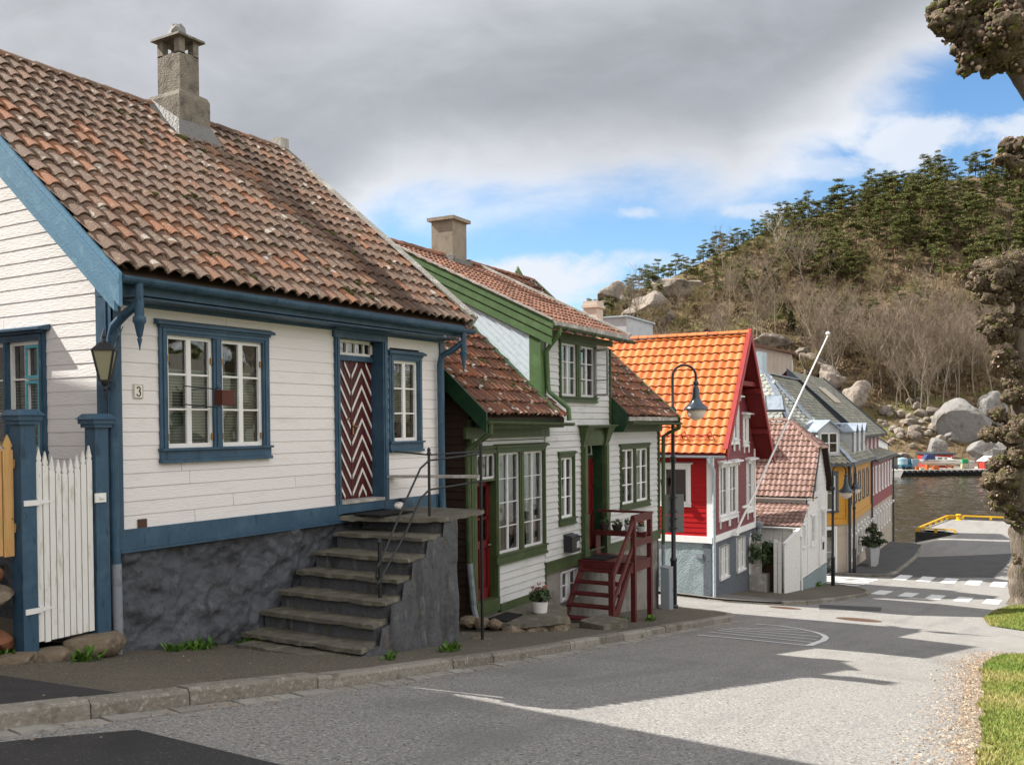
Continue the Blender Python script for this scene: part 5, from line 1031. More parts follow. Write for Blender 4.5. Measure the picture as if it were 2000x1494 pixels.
mb = MB(); mb.tube([(W + .12, -.12, -4.0), (W + .12, -.12, -7.3)], .09, 8); mb.lathe([(.09, -.1), (.15, .0), (.15, .15), (.1, .2)], (W + .12, -.12, -4.0), 8); P3('downpipe', mb, 'pipe_grey', smooth=40)
mb = MB(); su = V((AX - EL, 0, AZ - zl(EL))).normalized(); nn_ = V((-su.z, 0, su.x)); b0 = V((EL, 0, zl(EL))) + su * .55
for off in (.14, .22): p = b0 + nn_ * off; mb.tube([(p.x, OV + .5, p.z), (p.x, 7, p.z)], .014, 5)
for k in range(8):
    v = OV + .7 + k * .9; a = b0 + nn_ * .04; b_ = b0 + nn_ * .3; mb.beam((a.x, v, a.z), (b_.x, v, b_.z), .03, .03); c_ = b0 + su * .3 + nn_ * .04; mb.beam((c_.x, v, c_.z), (b_.x, v, b_.z), .02, .02)
P3('snow_guard', mb, 'red_trim', RF3)
mb = MB(L3); mb.box(-.55, -.33, -.01, .03, -4.55, -4.38); P3('vent', mb, 'pipe_grey')
mb = MB(L3); mb.tube([(-1.62, .02, -1.9), (-1.62, .3, -1.9)], .015, 5); mb.lathe([(.02, -.22), (.04, -.2), (.08, 0), (.09, .02), (.02, .08), (.01, .1)], (-1.62, .3, -1.94), 4); P3('porch_lantern', mb, 'lamp_black')
# flagpole
b = V(w3(2.2, -.18, -3.92)); tp = at(1617, 655, 36.2); t = thing('flagpole', 'long white flagpole slanting up from the red house front', 'flagpole', tuple(b))
mb = MB(); mb.tube([tuple(b), tuple(b.lerp(tp, .5)), tuple(tp)], [.04, .035, .024], 8); REL('pole', mb, 'trim_white', t, smooth=40)
mb = MB(); mb.lathe([(.03, -.02), (.08, .04), (.09, .08), (.05, .13), (.01, .15)], tuple(tp), 8); REL('pole_knob', mb, 'trim_white', t)
mb = MB(); c = b.lerp(tp, .13); mb.beam(tuple(c + V((-.45, .05, .0))), tuple(c + V((.06, .0, .02))), .06, .08); mb.box(b.x - .12, b.x + .12, b.y - .1, b.y + .2, b.z - .06, b.z + .06); REL('pole_bracket', mb, 'trim_white', t)
# ================================================================= old white house with half hipped roof
O4 = (31.403, .423); A4 = 2.24
H4 = house('old_white_house', 'old white gabled house with pinkish brown pantiles and a lean to', 'house', O4, A4, -6.9); P4 = PH(H4); w4 = wf(O4, A4)
RX, RZ4 = 3.60, .05; E0, E1 = 1.30, 5.95; EZ4 = -3.05; t4 = (RZ4 - EZ4) / (RX - E0); HIP = -1.12
w4s = [(2.2, 2.85, -5.1, -4.0), (4.35, 4.95, -5.1, -3.95), (2.75, 3.55, -3.05, -1.95), (.55, .9, -5.05, -4.2)]
def edge4(z):
    if z < -4.15: return (0, 5.47)
    lo = 0 + max(0, (z + 4.15) / .52) if z < -3.4 else max(1.45, RX - (RZ4 - .1 - z) / t4); hi = min(5.47, RX + (RZ4 - .1 - z) / t4); return (lo, hi)
mb = MB(FRONT); boards(mb, 0, 5.47, -6.30, HIP + .05, .19, .016, [gg(o, .03) for o in w4s], edge=edge4, joints=False); P4('front_wall', mb, 'white_boards_old')
mb = MB(left_side(0, 0))
for k in range(46): a = -8.4 + k * .18; mb.box(a, a + .17, -.02, .01 + .01 * (k % 2), -7, -4.1)
P4('side_wall', mb, 'white_boards_old')
mb = MB(); mb.box(.1, 5.3, .65, 8.5, -7.2, -4.15); mb.box(1.5, 5.3, .65, 8.5, -4.2, -3.0); P4('wall_core', mb, 'wood_dark')
mb = MB(FRONT); mb.hexa([(-.02, -.1, -6.62), (5.49, -.1, -8.2), (5.49, .0, -8.2), (-.02, .0, -6.8), (-.02, -.1, -6.34), (5.49, -.1, -6.34), (5.49, .03, -6.34), (-.02, .03, -6.34)]); mb.box(5.44, 5.49, -8, -.1, -8.2, -6.34); P4('foundation', mb, 'plaster_bluegrey')
for o in w4s[:3]: window(H4, FRONT, *o, 'trim_white', 'trim_white', cols=2, rows=3, cw=.09, cornice=.12, sill=.10, sash_w=.05)
window(H4, FRONT, *w4s[3], 'trim_white', 'trim_white', cols=1, rows=1, cw=.06, cornice=.08, sill=.06)
mb = MB(FRONT); mb.box(-.06, .08, 0, .03, -6.3, -4.1); mb.box(5.40, 5.5, 0, .03, -6.3, -3.1); mb.box(1.38, 1.46, 0, .035, -6.3, -3.3); mb.box(3.75, 3.83, 0, .05, -6.3, -3.4); P4('corner_board', mb, 'trim_white')
mb = MB(); hv0 = -.25; hr = 1.15
hipu = (RZ4 - HIP) / t4
mb.face([(E0, hv0, EZ4 - .06), (RX - hipu, hv0, HIP - .06), (RX, hr, RZ4 - .06), (RX, 8.7, RZ4 - .06), (E0, 8.7, EZ4 - .06)]); mb.face([(E1, hv0, EZ4 - .06), (E1, 8.7, EZ4 - .06), (RX, 8.7, RZ4 - .06), (RX, hr, RZ4 - .06), (RX + hipu, hv0, HIP - .06)])
RF4 = P4('roof', mb, 'wood_dark')
mb = MB(); S4 = V((RX - E0, 0, RZ4 - EZ4)); SL4 = S4.length
def in4(uc, sc):   # uc runs toward the street along -v from v=8.7
    v = 8.7 - uc; z = EZ4 + (RZ4 - EZ4) * sc / SL4
    return v > hv0 + max(0, (z - HIP) / (RZ4 - HIP)) * (hr - hv0) - .08
tiles(mb, (E0 - .05, 8.7, EZ4 - .04), (0, -1, 0), S4, 8.7 - hv0, SL4, .215, .285, prof='wave', jit=.8, hh=.05, lift=.05, inside=in4)
S4b = V((RX - E1, 0, RZ4 - EZ4)); tiles(mb, (E1 + .05, hv0, EZ4 - .04), (0, 1, 0), S4b, 8.7 - hv0, SL4, .215, .285, prof='wave', jit=.8, hh=.05, lift=.05, inside=lambda uc, sc: in4(8.7 - (hv0 + uc), sc))
Sh = V((0, hr - hv0, RZ4 - HIP)); tiles(mb, (RX - hipu, hv0 - .05, HIP - .03), (1, 0, 0), Sh, 2 * hipu, Sh.length, .215, .285, prof='wave', jit=.5, hh=.04, lift=.035, inside=lambda uc, sc: abs(uc - hipu) < hipu * (1 - sc / Sh.length) + .06)
P4('roof_tiles', mb, 'tile_pinkbrown', RF4, smooth=45)
mb = MB(); ridge(mb, (RX, hr, RZ4 + .05), (RX, 8.6, RZ4 + .05), .11, .36); ridge(mb, (RX - hipu, hv0, HIP + .04), (RX, hr, RZ4 + .05), .10, .34); ridge(mb, (RX + hipu, hv0, HIP + .04), (RX, hr, RZ4 + .05), .10, .34); P4('ridge_tiles', mb, 'tile_pinkbrown', RF4, smooth=45)
mb = MB(); tiles(mb, (-.22, 8.5, -4.14), (0, -1, 0), (1.55, 0, .78), 8.62, 1.74, .215, .26, prof='wave', jit=.6, hh=.04, lift=.03); P4('lean_to_tiles', mb, 'tile_pinkbrown', RF4, smooth=45)
mb = MB(); mb.face([(-.2, -.1, -4.2), (1.4, -.1, -3.4), (1.4, 8.5, -3.4), (-.2, 8.5, -4.2)]); mb.box(1.36, 1.44, .05, 8.5, -3.45, -3.0); P4('lean_to_roof', mb, 'white_boards_old', RF4)
mb = MB(); gutter(mb, (E0 - .1, 8.6, EZ4 - .06), (E0 - .1, hv0, EZ4 - .08), .06); P4('gutter', mb, 'trim_white', RF4)
mb = MB(); gutter(mb, (-.30, 8.5, -4.16), (-.30, -.1, -4.18), .06); mb.tube([(-.3, .2, -4.2), (-.3, .15, -4.35), (.02, -.06, -4.55), (.05, -.08, -4.7)], .045, 6); P4('gutter', mb, 'trim_white', RF4)
mb = MB(FRONT); mb.tube([(.05, .06, -4.7), (.05, .07, -7.0)], .045, 6); P4('downpipe', mb, 'trim_white')
mb = MB(FRONT)
for sg in (-1, 1):
    mb.fr = None; e = RX + sg * (RX - E0 if sg < 0 else E1 - RX); mb.beam((e, hv0 - .02, EZ4 - .1), (RX + sg * hipu, hv0 - .02, HIP - .08), .04, .16, up=(0, -1, 0)) if 0 else mb.hexa([(e, hv0 - .03, EZ4 - .2), (RX + sg * hipu, hv0 - .03, HIP - .2), (RX + sg * hipu, hv0, HIP - .2), (e, hv0, EZ4 - .2), (e, hv0 - .03, EZ4 + .03), (RX + sg * hipu, hv0 - .03, HIP + .03), (RX + sg * hipu, hv0, HIP + .03), (e, hv0, EZ4 + .03)])
P4('barge_board', mb, 'dark_trim', RF4)
mb = MB(FRONT); mb.box(4.6, 4.9, .02, .032, -5.62, -5.30); P4('sign_plate', mb, 'ink')
# gate and fence between the red and the white house
o = w4(-1.4, .0, -6.5); t = thing('board_fence', 'white board fence panel with sloping top joined to the old white house', 'fence', o, math.radians(A4))
mb = MB()
for k in range(14): u = -1.32 + k * .19; mb.box(u, u + .182, -.03, .01, -.6, 1.95 + .023 * k * 1.0)
mb.build('fence_boards', MATS['white_boards_old'], t)
mb = MB(); mb.beam((-1.36, -.02, 1.98), (1.36, -.02, 2.3), .12, .04); mb.build('top_rail', MATS['trim_white'], t)
o = w4(-2.75, .35, -6.3); t = thing('white_gate', 'old white gate post frame with a dark weathered open door leaf', 'gate', o, math.radians(A4))
for k, (u, v, w_) in enumerate(((.0, .95, .12), (.0, -.05, .12), (-.02, -.2, .07))):
    mb = MB(); mb.box(u - w_ / 2, u + w_ / 2, v - .06, v + .06, -.5, 1.95 - .05 * k); mb.build('gate_post', MATS['white_boards_old'], t)
mb = MB(); mb.hexa([(.0, .9, -.2), (.1, .5, -.2), (.14, .5, -.2), (.04, .9, -.2), (.0, .9, 1.85), (.1, .5, 1.8), (.14, .5, 1.8), (.04, .9, 1.85)]); mb.build('gate_leaf', MATS['wood_weathered'], t)
mb = MB(); mb.box(.5, .56, .05, .9, -.4, 1.7); mb.build('dark_boards', MATS['wood_dark'], t)
o = ong(1490, 1160); o = V((o.x, o.y + .1, gz(o.x))); t = thing('planter_shrub', 'leafy green shrub in a weathered wooden planter beside the red house', 'shrub', tuple(o))
mb = MB(); mb.box(o.x - .38, o.x + .38, o.y - .3, o.y + .3, o.z - .1, o.z + .78); REL('planter', mb, 'wood_weathered', t)
mb = MB()
for k in range(16): foliage(mb, (o.x + R.uniform(-.35, .35), o.y + R.uniform(-.35, .35), o.z + 1.0 + R.uniform(-.1, 1.15)), (.28, .28, .26), 60, .13)
REL('foliage', mb, 'leaf_dark', t)
mb = MB()
for k in range(8): mb.tube([(o.x, o.y, o.z + .7), (o.x + R.uniform(-.3, .3), o.y + R.uniform(-.3, .3), o.z + 1.8)], .012, 4)
REL('stem', mb, 'bare_bark', t)
# ================================================================= yellow corner building and dark red house
O5 = (44.044, 1.186); A5 = 4.04
H5 = house('yellow_house', 'mustard yellow corner building with slate hip roof, lead dormers and beige ground floor', 'house', O5, A5, -8.1); P5 = PH(H5); w5 = wf(O5, A5)
CA = 1.75; UE = 10.1; BK = 9.5
cant = Fr((-CA, CA), (1 / math.sqrt(2), -1 / math.sqrt(2)), (-1 / math.sqrt(2), -1 / math.sqrt(2))); CL = CA * math.sqrt(2)
FW = [(.75 + i * 1.86, 1.45 + i * 1.86, -4.32, -2.92) for i in range(5)]; CW = (.72, 1.76, -4.55, -2.75)
GW = [(1.0 + i * 1.5, 1.55 + i * 1.5, -7.3, -5.75) for i in range(6)]
mb = MB(FRONT); boards(mb, 0, UE, -5.25, -2.25, .16, .016, [gg(o) for o in FW], joints=False); mb.fr = cant; boards(mb, 0, CL, -5.25, -2.25, .16, .016, [gg(CW)], joints=False); mb.fr = left_side(-CA, CA); boards(mb, -8, 0, -5.25, -2.25, .16, .016, joints=False); P5('yellow_wall', mb, 'yellow_wall')
mb = MB(FRONT); mb.box(-.02, UE, 0, .06, -5.28, -5.0); mb.box(-.02, UE, 0, .05, -2.5, -2.2); mb.box(-.08, .12, 0, .05, -5.2, -2.3); mb.fr = cant; mb.box(-.05, CL + .05, 0, .06, -5.28, -5.0); mb.box(0, CL, 0, .05, -2.45, -2.2); mb.box(0, .12, 0, .05, -5, -2.3); mb.box(CL - .12, CL, 0, .05, -5, -2.3); P5('yellow_trim', mb, 'yellow_wall')
mb = MB(FRONT); zg0, zg1 = -9.4, -5.28; xs = 0
for o in GW: mb.box(xs, o[0], -.3, -.02, zg0, zg1); mb.box(o[0], o[1], -.3, -.02, zg0, o[2]); mb.box(o[0], o[1], -.3, -.02, o[3], zg1); xs = o[1]
mb.box(xs, UE, -.3, -.02, zg0, zg1); mb.fr = cant; DG = (.75, 1.75, -7.9, -5.45); mb.box(0, DG[0], -.3, -.02, zg0, zg1); mb.box(DG[1], CL, -.3, -.02, zg0, zg1); mb.box(DG[0], DG[1], -.3, -.02, DG[3], zg1); mb.box(DG[0], DG[1], -.3, -.02, zg0, DG[2]); mb.fr = None; mb.box(-CA + .02, -CA + .3, CA, 9, zg0, zg1); P5('ground_floor_wall', mb, 'beige_plaster')
mb = MB(); mb.box(.2, UE, .8, BK - .2, -9, -2.4); P5('wall_core', mb, 'wood_dark')
for o in FW: window(H5, FRONT, *o, 'grey_trim', 'trim_white', cols=2, rows=2, cw=.14, cornice=.04, sill=.08, sash_w=.06, inner='room_dark')
window(H5, cant, *CW, 'grey_trim', 'trim_white', cols=2, rows=2, cw=.16, cornice=.04, sill=.08, sash_w=.07, inner='room_teal', blind=('slats', CW[2] + .1, CW[3] - .6, 'blind_slat'))
for o in GW: window(H5, Fr((0, .02), (1, 0), (0, -1)), *o, 'trim_white', 'trim_white', cols=1, rows=2, cw=.06, cornice=.0, sill=.08, sash_w=.06)
window(H5, Fr((-CA + .014, CA + .014), cant.a, cant.n), *DG, 'trim_white', 'trim_white', cols=1, rows=2, cw=.08, cornice=0, sill=.05, sash_w=.09, inner='room_teal', blind=('slats', DG[2] + .9, DG[3] - .5, 'blind_slat'), name='shop_door')
mb = MB(FRONT)
for i in range(9): u = .5 + i * 1.2; mb.lathe([(.09, -.10), (.10, 0), (.02, .06)], (u, .16, -5.9), 6); mb.box(u - .02, u + .02, 0, .1, -5.9, -5.86)
P5('wall_lamp', mb, 'trim_white')
# mansard-like slate roof
e = .32; zt5 = 2.64; r0 = (1.05, 4.3); kick = .55
P0 = [(-CA - e, BK), (-CA - e, CA - .13), (-.13, -e), (UE, -e)]   # eave polyline
zE = -2.14
P1 = [(-CA + .35, BK), (-CA + .35, CA + .18), (.18, .35), (UE, .35)]; zM = -1.42
mb = MB()
def strip(A, za, B, zb):
    for i in range(3): mb.face([(*A[i], za), (*A[i + 1], za), (*B[i + 1], zb), (*B[i], zb)])
strip(P0, zE, P1, zM)
top = [(r0[0], BK), r0, r0, (UE, r0[1])]
mb.face([(*P1[0], zM), (*P1[1], zM), (*r0, zt5), (r0[0], BK, zt5)]); mb.face([(*P1[1], zM), (*P1[2], zM), (*r0, zt5)]); mb.face([(*P1[2], zM), (*P1[3], zM), (UE, r0[1], zt5), (*r0, zt5)]); mb.face([(UE, r0[1], zt5), (UE, BK, zM), (r0[0], BK, zM), (*r0, zt5)])
RF5 = P5('roof', mb, 'wood_dark')
def slate(parent, mt, O, U, S, Lu, Ls, inside=None, tw=.36, th=.24):
    mb = MB(); tiles(mb, O, U, S, Lu, Ls, tw, th, prof='slate', jit=.5, lift=.03, inside=inside); mb.build('slates', MATS[mt], parent)
a_, b_ = V((*P1[1], zM)), V((*P1[2], zM)); ap = V((*r0, zt5)); U = (b_ - a_).normalized(); ft = a_ + U * (ap - a_).dot(U); S = ap - ft; La = (ft - a_).length; Lb = (b_ - ft).length; Lt = S.length
slate(RF5, 'slate_pale', a_ - U * .0, U, S, La + Lb, Lt, lambda u, s: La * s / Lt - .05 < u < (La + Lb) - Lb * s / Lt + .05)
a_ = V((*P1[2], zM)); U = V((1, 0, 0)); ft = V((r0[0], P1[2][1], zM)); S = ap - ft; La = r0[0] - P1[2][0]; Lt = S.length
slate(RF5, 'slate_dark', a_, U, S, UE - P1[2][0], Lt, lambda u, s: u > La * s / Lt - .05)
a_ = V((P1[0][0], BK, zM)); U = V((0, -1, 0)); S = V((r0[0] - P1[0][0], 0, zt5 - zM)); Lt = S.length; Lf = BK - P1[1][1]
slate(RF5, 'slate_pale', a_, U, S, Lf, Lt, lambda u, s: u < Lf - (r0[1] - P1[1][1]) * s / Lt + .05)
for i in range(3):
    A, B = V((*P0[i], zE)), V((*P0[i + 1], zE)); S = V((*P1[i], zM)) - A; Ud = (B - A).normalized(); S = S - Ud * S.dot(Ud); slate(RF5, 'slate_dark' if i == 2 else 'slate_dark', A, Ud, S, (B - A).length, S.length)
mb = MB()
for p, q in (((*P1[1], zM), (*r0, zt5)), ((*P1[2], zM), (*r0, zt5)), ((*P0[1], zE), (*P1[1], zM)), ((*P0[2], zE), (*P1[2], zM)), ((*r0, zt5), (UE, r0[1], zt5))): mb.beam(V(p) + V((0, 0, .05)), V(q) + V((0, 0, .05)), .34, .05)
P5('hip_flashing', mb, 'lead_grey', RF5)
mb = MB()
for i in range(3): mb.beam((*P0[i], zE - .06), (*P0[i + 1], zE - .06), .14, .14)
P5('gutter', mb, 'grey_trim', RF5)
def dormer(par, fr, a, zb, w, h, dep, wm='lead_grey'):
    mb = MB(fr); a0, a1 = a - w / 2, a + w / 2; zt = zb + h
    mb.face([(a0, 0, zb), (a0, 0, zt), (a0, -dep, zt), (a0, -dep, zb)]); mb.face([(a1, 0, zb), (a1, 0, zt), (a1, -dep, zt), (a1, -dep, zb)])
    f = .13
    for q in ((a0, a0 + f, zb, zt), (a1 - f, a1, zb, zt), (a0 + f, a1 - f, zt - f, zt), (a0 + f, a1 - f, zb, zb + f)): mb.box(q[0], q[1], -.08, .0, q[2], q[3])
    mb.face([(a0, 0, zt), (a1, 0, zt), (a, 0, zt + w * .36)]); d = mb.build('dormer', MATS['grey_panel' if wm == 'lead_grey' else wm], par)
    mb = MB(fr); o = .14
    for s_ in (-1, 1):
        x = a + s_ * (w / 2 + o); mb.hexa([(x, o, zt - o * .7), (a, o, zt + w * .36), (a, -dep * 1.1, zt + w * .36), (x, -dep * 1.1, zt - o * .7), (x, o, zt - o * .7 + .07), (a, o, zt + w * .36 + .07), (a, -dep * 1.1, zt + w * .36 + .07), (x, -dep * 1.1, zt - o * .7 + .07)])
    mb.build('dormer_roof', MATS['lead_grey'], d)
    mb = MB(fr); f2 = .05
    for q in ((a0 + f, a0 + f + f2, zb + f, zt - f), (a1 - f - f2, a1 - f, zb + f, zt - f), (a0 + f, a1 - f, zb + f, zb + f + f2), (a0 + f, a1 - f, zt - f - f2, zt - f), (a - .035, a + .035, zb + f, zt - f), (a0 + f, a1 - f, (zb + zt) / 2 - .02, (zb + zt) / 2 + .02)): mb.box(q[0], q[1], -.06, .02, q[2], q[3])
    mb.build('window_frame', MATS['trim_white'], d); mb = MB(fr); mb.face([(a0 + f, -.04, zb + f), (a1 - f, -.04, zb + f), (a1 - f, -.04, zt - f), (a0 + f, -.04, zt - f)]); mb.build('pane', MATS['window_glass'], d)
    mb = MB(fr); mb.face([(a0 + f, -.4, zb + f), (a1 - f, -.4, zb + f), (a1 - f, -.4, zt - f), (a0 + f, -.4, zt - f)]); mb.build('room_recess', MATS['room_teal'], d)
dormer(RF5, Fr((-CA, CA), cant.a, cant.n), CL / 2 + .12, -1.72, 1.30, 1.30, 1.6)
for u in (3.4, 5.4, 7.4): dormer(RF5, Fr((0, .05), (1, 0), (0, -1)), u, -1.72, .95, 1.25, 1.5)
mb = MB(FRONT); mb.tube([(-.02, .12, -2.2), (-.02, .12, -9)], .075, 8); P5('downpipe', mb, 'dark_trim')
mb = MB(); mb.box(1.2, 2.4, 4.6, 5.8, 1.8, 3.9); mb.box(1.1, 2.5, 4.5, 5.9, 1.6, 2.75); P5('chimney', mb, 'zinc_pipe', RF5)
mb = MB(); nrm = V((-.68, -.28, .68)); c = V((-.55, 3.35, 1.05)); mb.hexa([(-.9, 2.9, .55), (-1.0, 3.9, .55), (-.45, 4.1, 1.35), (-.35, 3.1, 1.35), (-1.0, 2.9, .65), (-1.1, 3.9, .65), (-.55, 4.1, 1.45), (-.45, 3.1, 1.45)]); P5('roof_light', mb, 'grey_trim', RF5)
mb = MB(); mb.face([(-1.02, 3.0, .68), (-1.09, 3.8, .68), (-.59, 4.0, 1.42), (-.52, 3.2, 1.42)]); P5('roof_light_pane', mb, 'lead_grey', RF5)
mb = MB()
for k in range(10): u = 1.5 + k * .8; mb.beam((u, .95, -.55), (u, .78, -.1), .04, .04)
mb.tube([(1.4, .80, -.15), (9, .80, -.15)], .03, 5); mb.tube([(1.4, .84, -.3), (9, .84, -.3)], .03, 5); P5('snow_guard', mb, 'dark_trim', RF5)
# dark red house next door
H6 = house('dark_red_house', 'dark red house by the harbour with green slate roof over a beige ground floor', 'house', w5(UE + .02, 0)[:2], A5, -8.5); P6 = PH(H6); UL = 13.5
RW = [(.7 + i * 1.9, 1.35 + i * 1.9, -4.5, -2.95) for i in range(7)]; RU = [(1.15 + i * 2.4, 1.75 + i * 2.4, -1.9, -.9) for i in range(5)]; RG = [(.8 + i * 1.75, 1.35 + i * 1.75, -7.1, -5.7) for i in range(7)]
mb = MB(FRONT); boards(mb, 0, UL, -5.35, -2.4, .16, .016, [gg(o) for o in RW], joints=False); P6('front_wall', mb, 'maroon_wall')
mb = MB(Fr((0, .9), (1, 0), (0, -1))); boards(mb, .02, UL - .3, -2.2, -.75, .16, .016, [gg(o) for o in RU], joints=False); P6('upper_wall', mb, 'maroon_wall')
ap6 = 4.9; az6 = 3.3; t6 = (az6 + .72) / (ap6 - .75)
mb = MB(left_side(0, .9)); boards(mb, -8, 0, -2.2, az6 - .2, .16, .016, edge=lambda z: (-(8 - max(0, (z + .62) / t6)), -max(0, (z + .62) / t6)), joints=False); P6('gable_wall', mb, 'red_wall_bright')
mb = MB(FRONT); xs = 0
for o in RG: mb.box(xs, o[0], -.3, -.02, -10, -5.35); mb.box(o[0], o[1], -.3, -.02, -10, o[2]); mb.box(o[0], o[1], -.3, -.02, o[3], -5.35); xs = o[1]
mb.box(xs, UL, -.3, -.02, -10, -5.35); mb.box(0, UL, -.02, .03, -7.6, -7.5); mb.fr = None; mb.box(UL - .3, UL, .3, 9, -10, -5.35); P6('ground_floor_wall', mb, 'beige_plaster')
mb = MB(); mb.box(.1, UL - .4, .8, 8, -10, -2.4); mb.box(.1, UL - .5, 1.6, 8, -2.6, -.7); P6('wall_core', mb, 'wood_dark')
mb = MB(right_side(UL, 0)); boards(mb, 0, 9, -5.35, -2.4, .16, .016, joints=False); P6('side_wall', mb, 'maroon_wall')
for o in RW: window(H6, FRONT, *o, 'trim_white', 'trim_white', cols=2, rows=2, cw=.1, cornice=.05, sill=.06, sash_w=.06)
for o in RU: window(H6, Fr((0, .9), (1, 0), (0, -1)), *o, 'trim_white', 'trim_white', cols=2, rows=2, cw=.12, cornice=.03, sill=.06, sash_w=.06)
for o in RG: window(H6, Fr((0, .02), (1, 0), (0, -1)), *o, 'trim_white', 'trim_white', cols=1, rows=2, cw=.06, cornice=0, sill=.06, sash_w=.06)
mb = MB(); S = V((0, ap6 - .45, az6 + .85)); mb.hexa([(-.35, .45, -.95), (UL, .45, -.95), (UL, ap6, az6 - .1), (-.35, ap6, az6 - .1), (-.35, .45, -.85), (UL, .45, -.85), (UL, ap6, az6), (-.35, ap6, az6)]); mb.face([(-.35, ap6, az6), (UL, ap6, az6), (UL, 9.3, -.9), (-.35, 9.3, -.9)]); mb.hexa([(0, -.35, -2.42), (UL, -.35, -2.42), (UL, .95, -1.98), (0, .95, -1.98), (0, -.35, -2.32), (UL, -.35, -2.32), (UL, .95, -1.9), (0, .95, -1.9)]); RF6 = P6('roof', mb, 'dark_trim')
slate(RF6, 'slate_dark', (-.3, .42, -.87), (1, 0, 0), S, UL + .3, S.length, tw=.42, th=.26); slate(RF6, 'slate_dark', (0, -.37, -2.33), (1, 0, 0), (0, 1.3, .44), UL, 1.36, tw=.42, th=.26)
mb = MB(); mb.hexa([(-.42, .35, -1.25), (-.34, .35, -1.25), (-.34, ap6, az6 - .35), (-.42, ap6, az6 - .35), (-.42, .35, -.8), (-.34, .35, -.8), (-.34, ap6, az6 + .08), (-.42, ap6, az6 + .08)]); mb.beam((-.38, .4, -.78), (-.38, ap6, az6 + .1), .2, .04); mb.beam((UL + .05, .4, -.85), (UL + .05, ap6, az6 + .02), .1, .2); P6('barge_board', mb, 'dark_trim', RF6)
mb = MB(); gutter(mb, (-.3, .36, -.95), (UL, .36, -.95), .07); mb.beam((0, -.42, -2.42), (UL, -.42, -2.42), .1, .1); P6('gutter', mb, 'dark_trim', RF6)
mb = MB()
for uu in (4.6, 6.2): p = V((uu, .45, -.8)) + S.normalized() * 3.0; q = p + S.normalized() * 1.5; mb.beam(p + V((0, -.05, .06)), q + V((0, -.05, .06)), .75, .08)
P6('roof_light', mb, 'curtain_lace', RF6)
mb = MB(); mb.tube([(UL + .06, -.1, -2.4), (UL + .06, -.1, -9.4)], .06, 6); mb.tube([(.0, -.1, -2.4), (.0, -.1, -8.8)], .06, 6); mb.tube([(7.2, .02, -6), (7.2, -.04, -8)], .03, 5) if 0 else None; P6('downpipe', mb, 'dark_trim')
mb = MB(FRONT)
for i in range(8): u = .4 + i * 1.75; mb.lathe([(.09, -.10), (.10, 0), (.02, .06)], (u, .16, -5.75), 6); mb.box(u - .02, u + .02, 0, .1, -5.75, -5.7)
P6('wall_lamp', mb, 'trim_white')
# tub with a small fir by the yellow house
o = w5(4.4, -.75); o = V((o[0], o[1], gz(o[0]) + .1)); t = thing('potted_fir', 'small fir tree in a tall pale tub outside the yellow building', 'potted tree', tuple(o))
for k in (-.42, .42):
    a = math.radians(A5); c = (o.x + k * math.cos(a), o.y + k * math.sin(a)); mb = MB(); mb.lathe([(.24, 0), (.36, .98), (.36, 1.04), (.31, 1.04), (.28, .9)], (c[0], c[1], o.z), 4); REL('tub', mb, 'pot_grey', t)
mb = MB()
for k in range(26): a = R.uniform(0, 6.3); h = R.uniform(0, 1); r = .75 * (1 - h) * R.uniform(.3, 1); foliage(mb, (o.x + r * math.cos(a), o.y + r * math.sin(a), o.z + 1.2 + 1.15 * h - r * .2), (.3, .3, .12), 36, .16)
REL('foliage', mb, 'fir_needle', t)
# ================================================================= street lamps
def lamp(label, base, H, rr, ang, hs=1.0):
    t = thing('street_lamp', label, 'street lamp', tuple(base), ang, 'street lamps along the street')
    mb = MB(); mb.lathe([(.12, 0), (.12, .06), (.085, .1), (.085, 1.25), (.095, 1.27), (.095, 1.33), (.062, 1.38), (.055, H * .60), (.08, H * .605), (.08, H * .625), (.05, H * .63), (.045, H * .79), (.09, H * .8), (.1, H * .81), (.09, H * .82), (.04, H * .83), (.036, H - rr)], (0, 0, 0), 12)
    mb.tube([(rr - rr * math.cos(q), 0, H - rr + rr * math.sin(q)) for q in [math.pi * i / 14 for i in range(15)]] + [(2 * rr, 0, H - rr - .12)], .034, 8, cap=True); mb.build('pole', MATS['lamp_black'], t, smooth=40)
    x = 2 * rr; z = H - rr - .12; mb = MB(); mb.lathe([(.03, .02), (.075, -.03), (.08, -.08), (.05, -.12), (.085, -.2), (.10, -.42 * hs), (.16, -.58 * hs), (.27, -.68 * hs), (.325, -.74 * hs), (.325, -.77 * hs), (.25, -.76 * hs)], (x, 0, z), 20, cap=False); mb.build('lamp_shade', MATS['lamp_shade'], t, smooth=50)
    mb = MB(); mb.lathe([(.25, -.75 * hs), (.25, -.83 * hs), (.21, -.96 * hs), (.1, -1.04 * hs), (.01, -1.06 * hs)], (x, 0, z), 16); mb.build('lamp_globe', MATS['lamp_globe'], t, smooth=True); return t
vr_ = math.atan2(rgt.y, rgt.x)
lb = V((17.32, .22, gz(17.3) + .12)); lamp('tall black street lamp with curved neck at the corner by the green trimmed house', lb, 6.55, .31, vr_ - .1)
lb2 = V((35.55, .05, gz(35.5) + .0)); lamp('black street lamp standing beside the old white house corner', lb2, 5.35, .30, vr_ + .1)
lb3 = w5(-.12, -.35); lb3 = V((lb3[0], lb3[1], gz(lb3[0]))); lamp('black street lamp close against the yellow building corner', lb3, 5.6, .30, vr_ + 1.1)
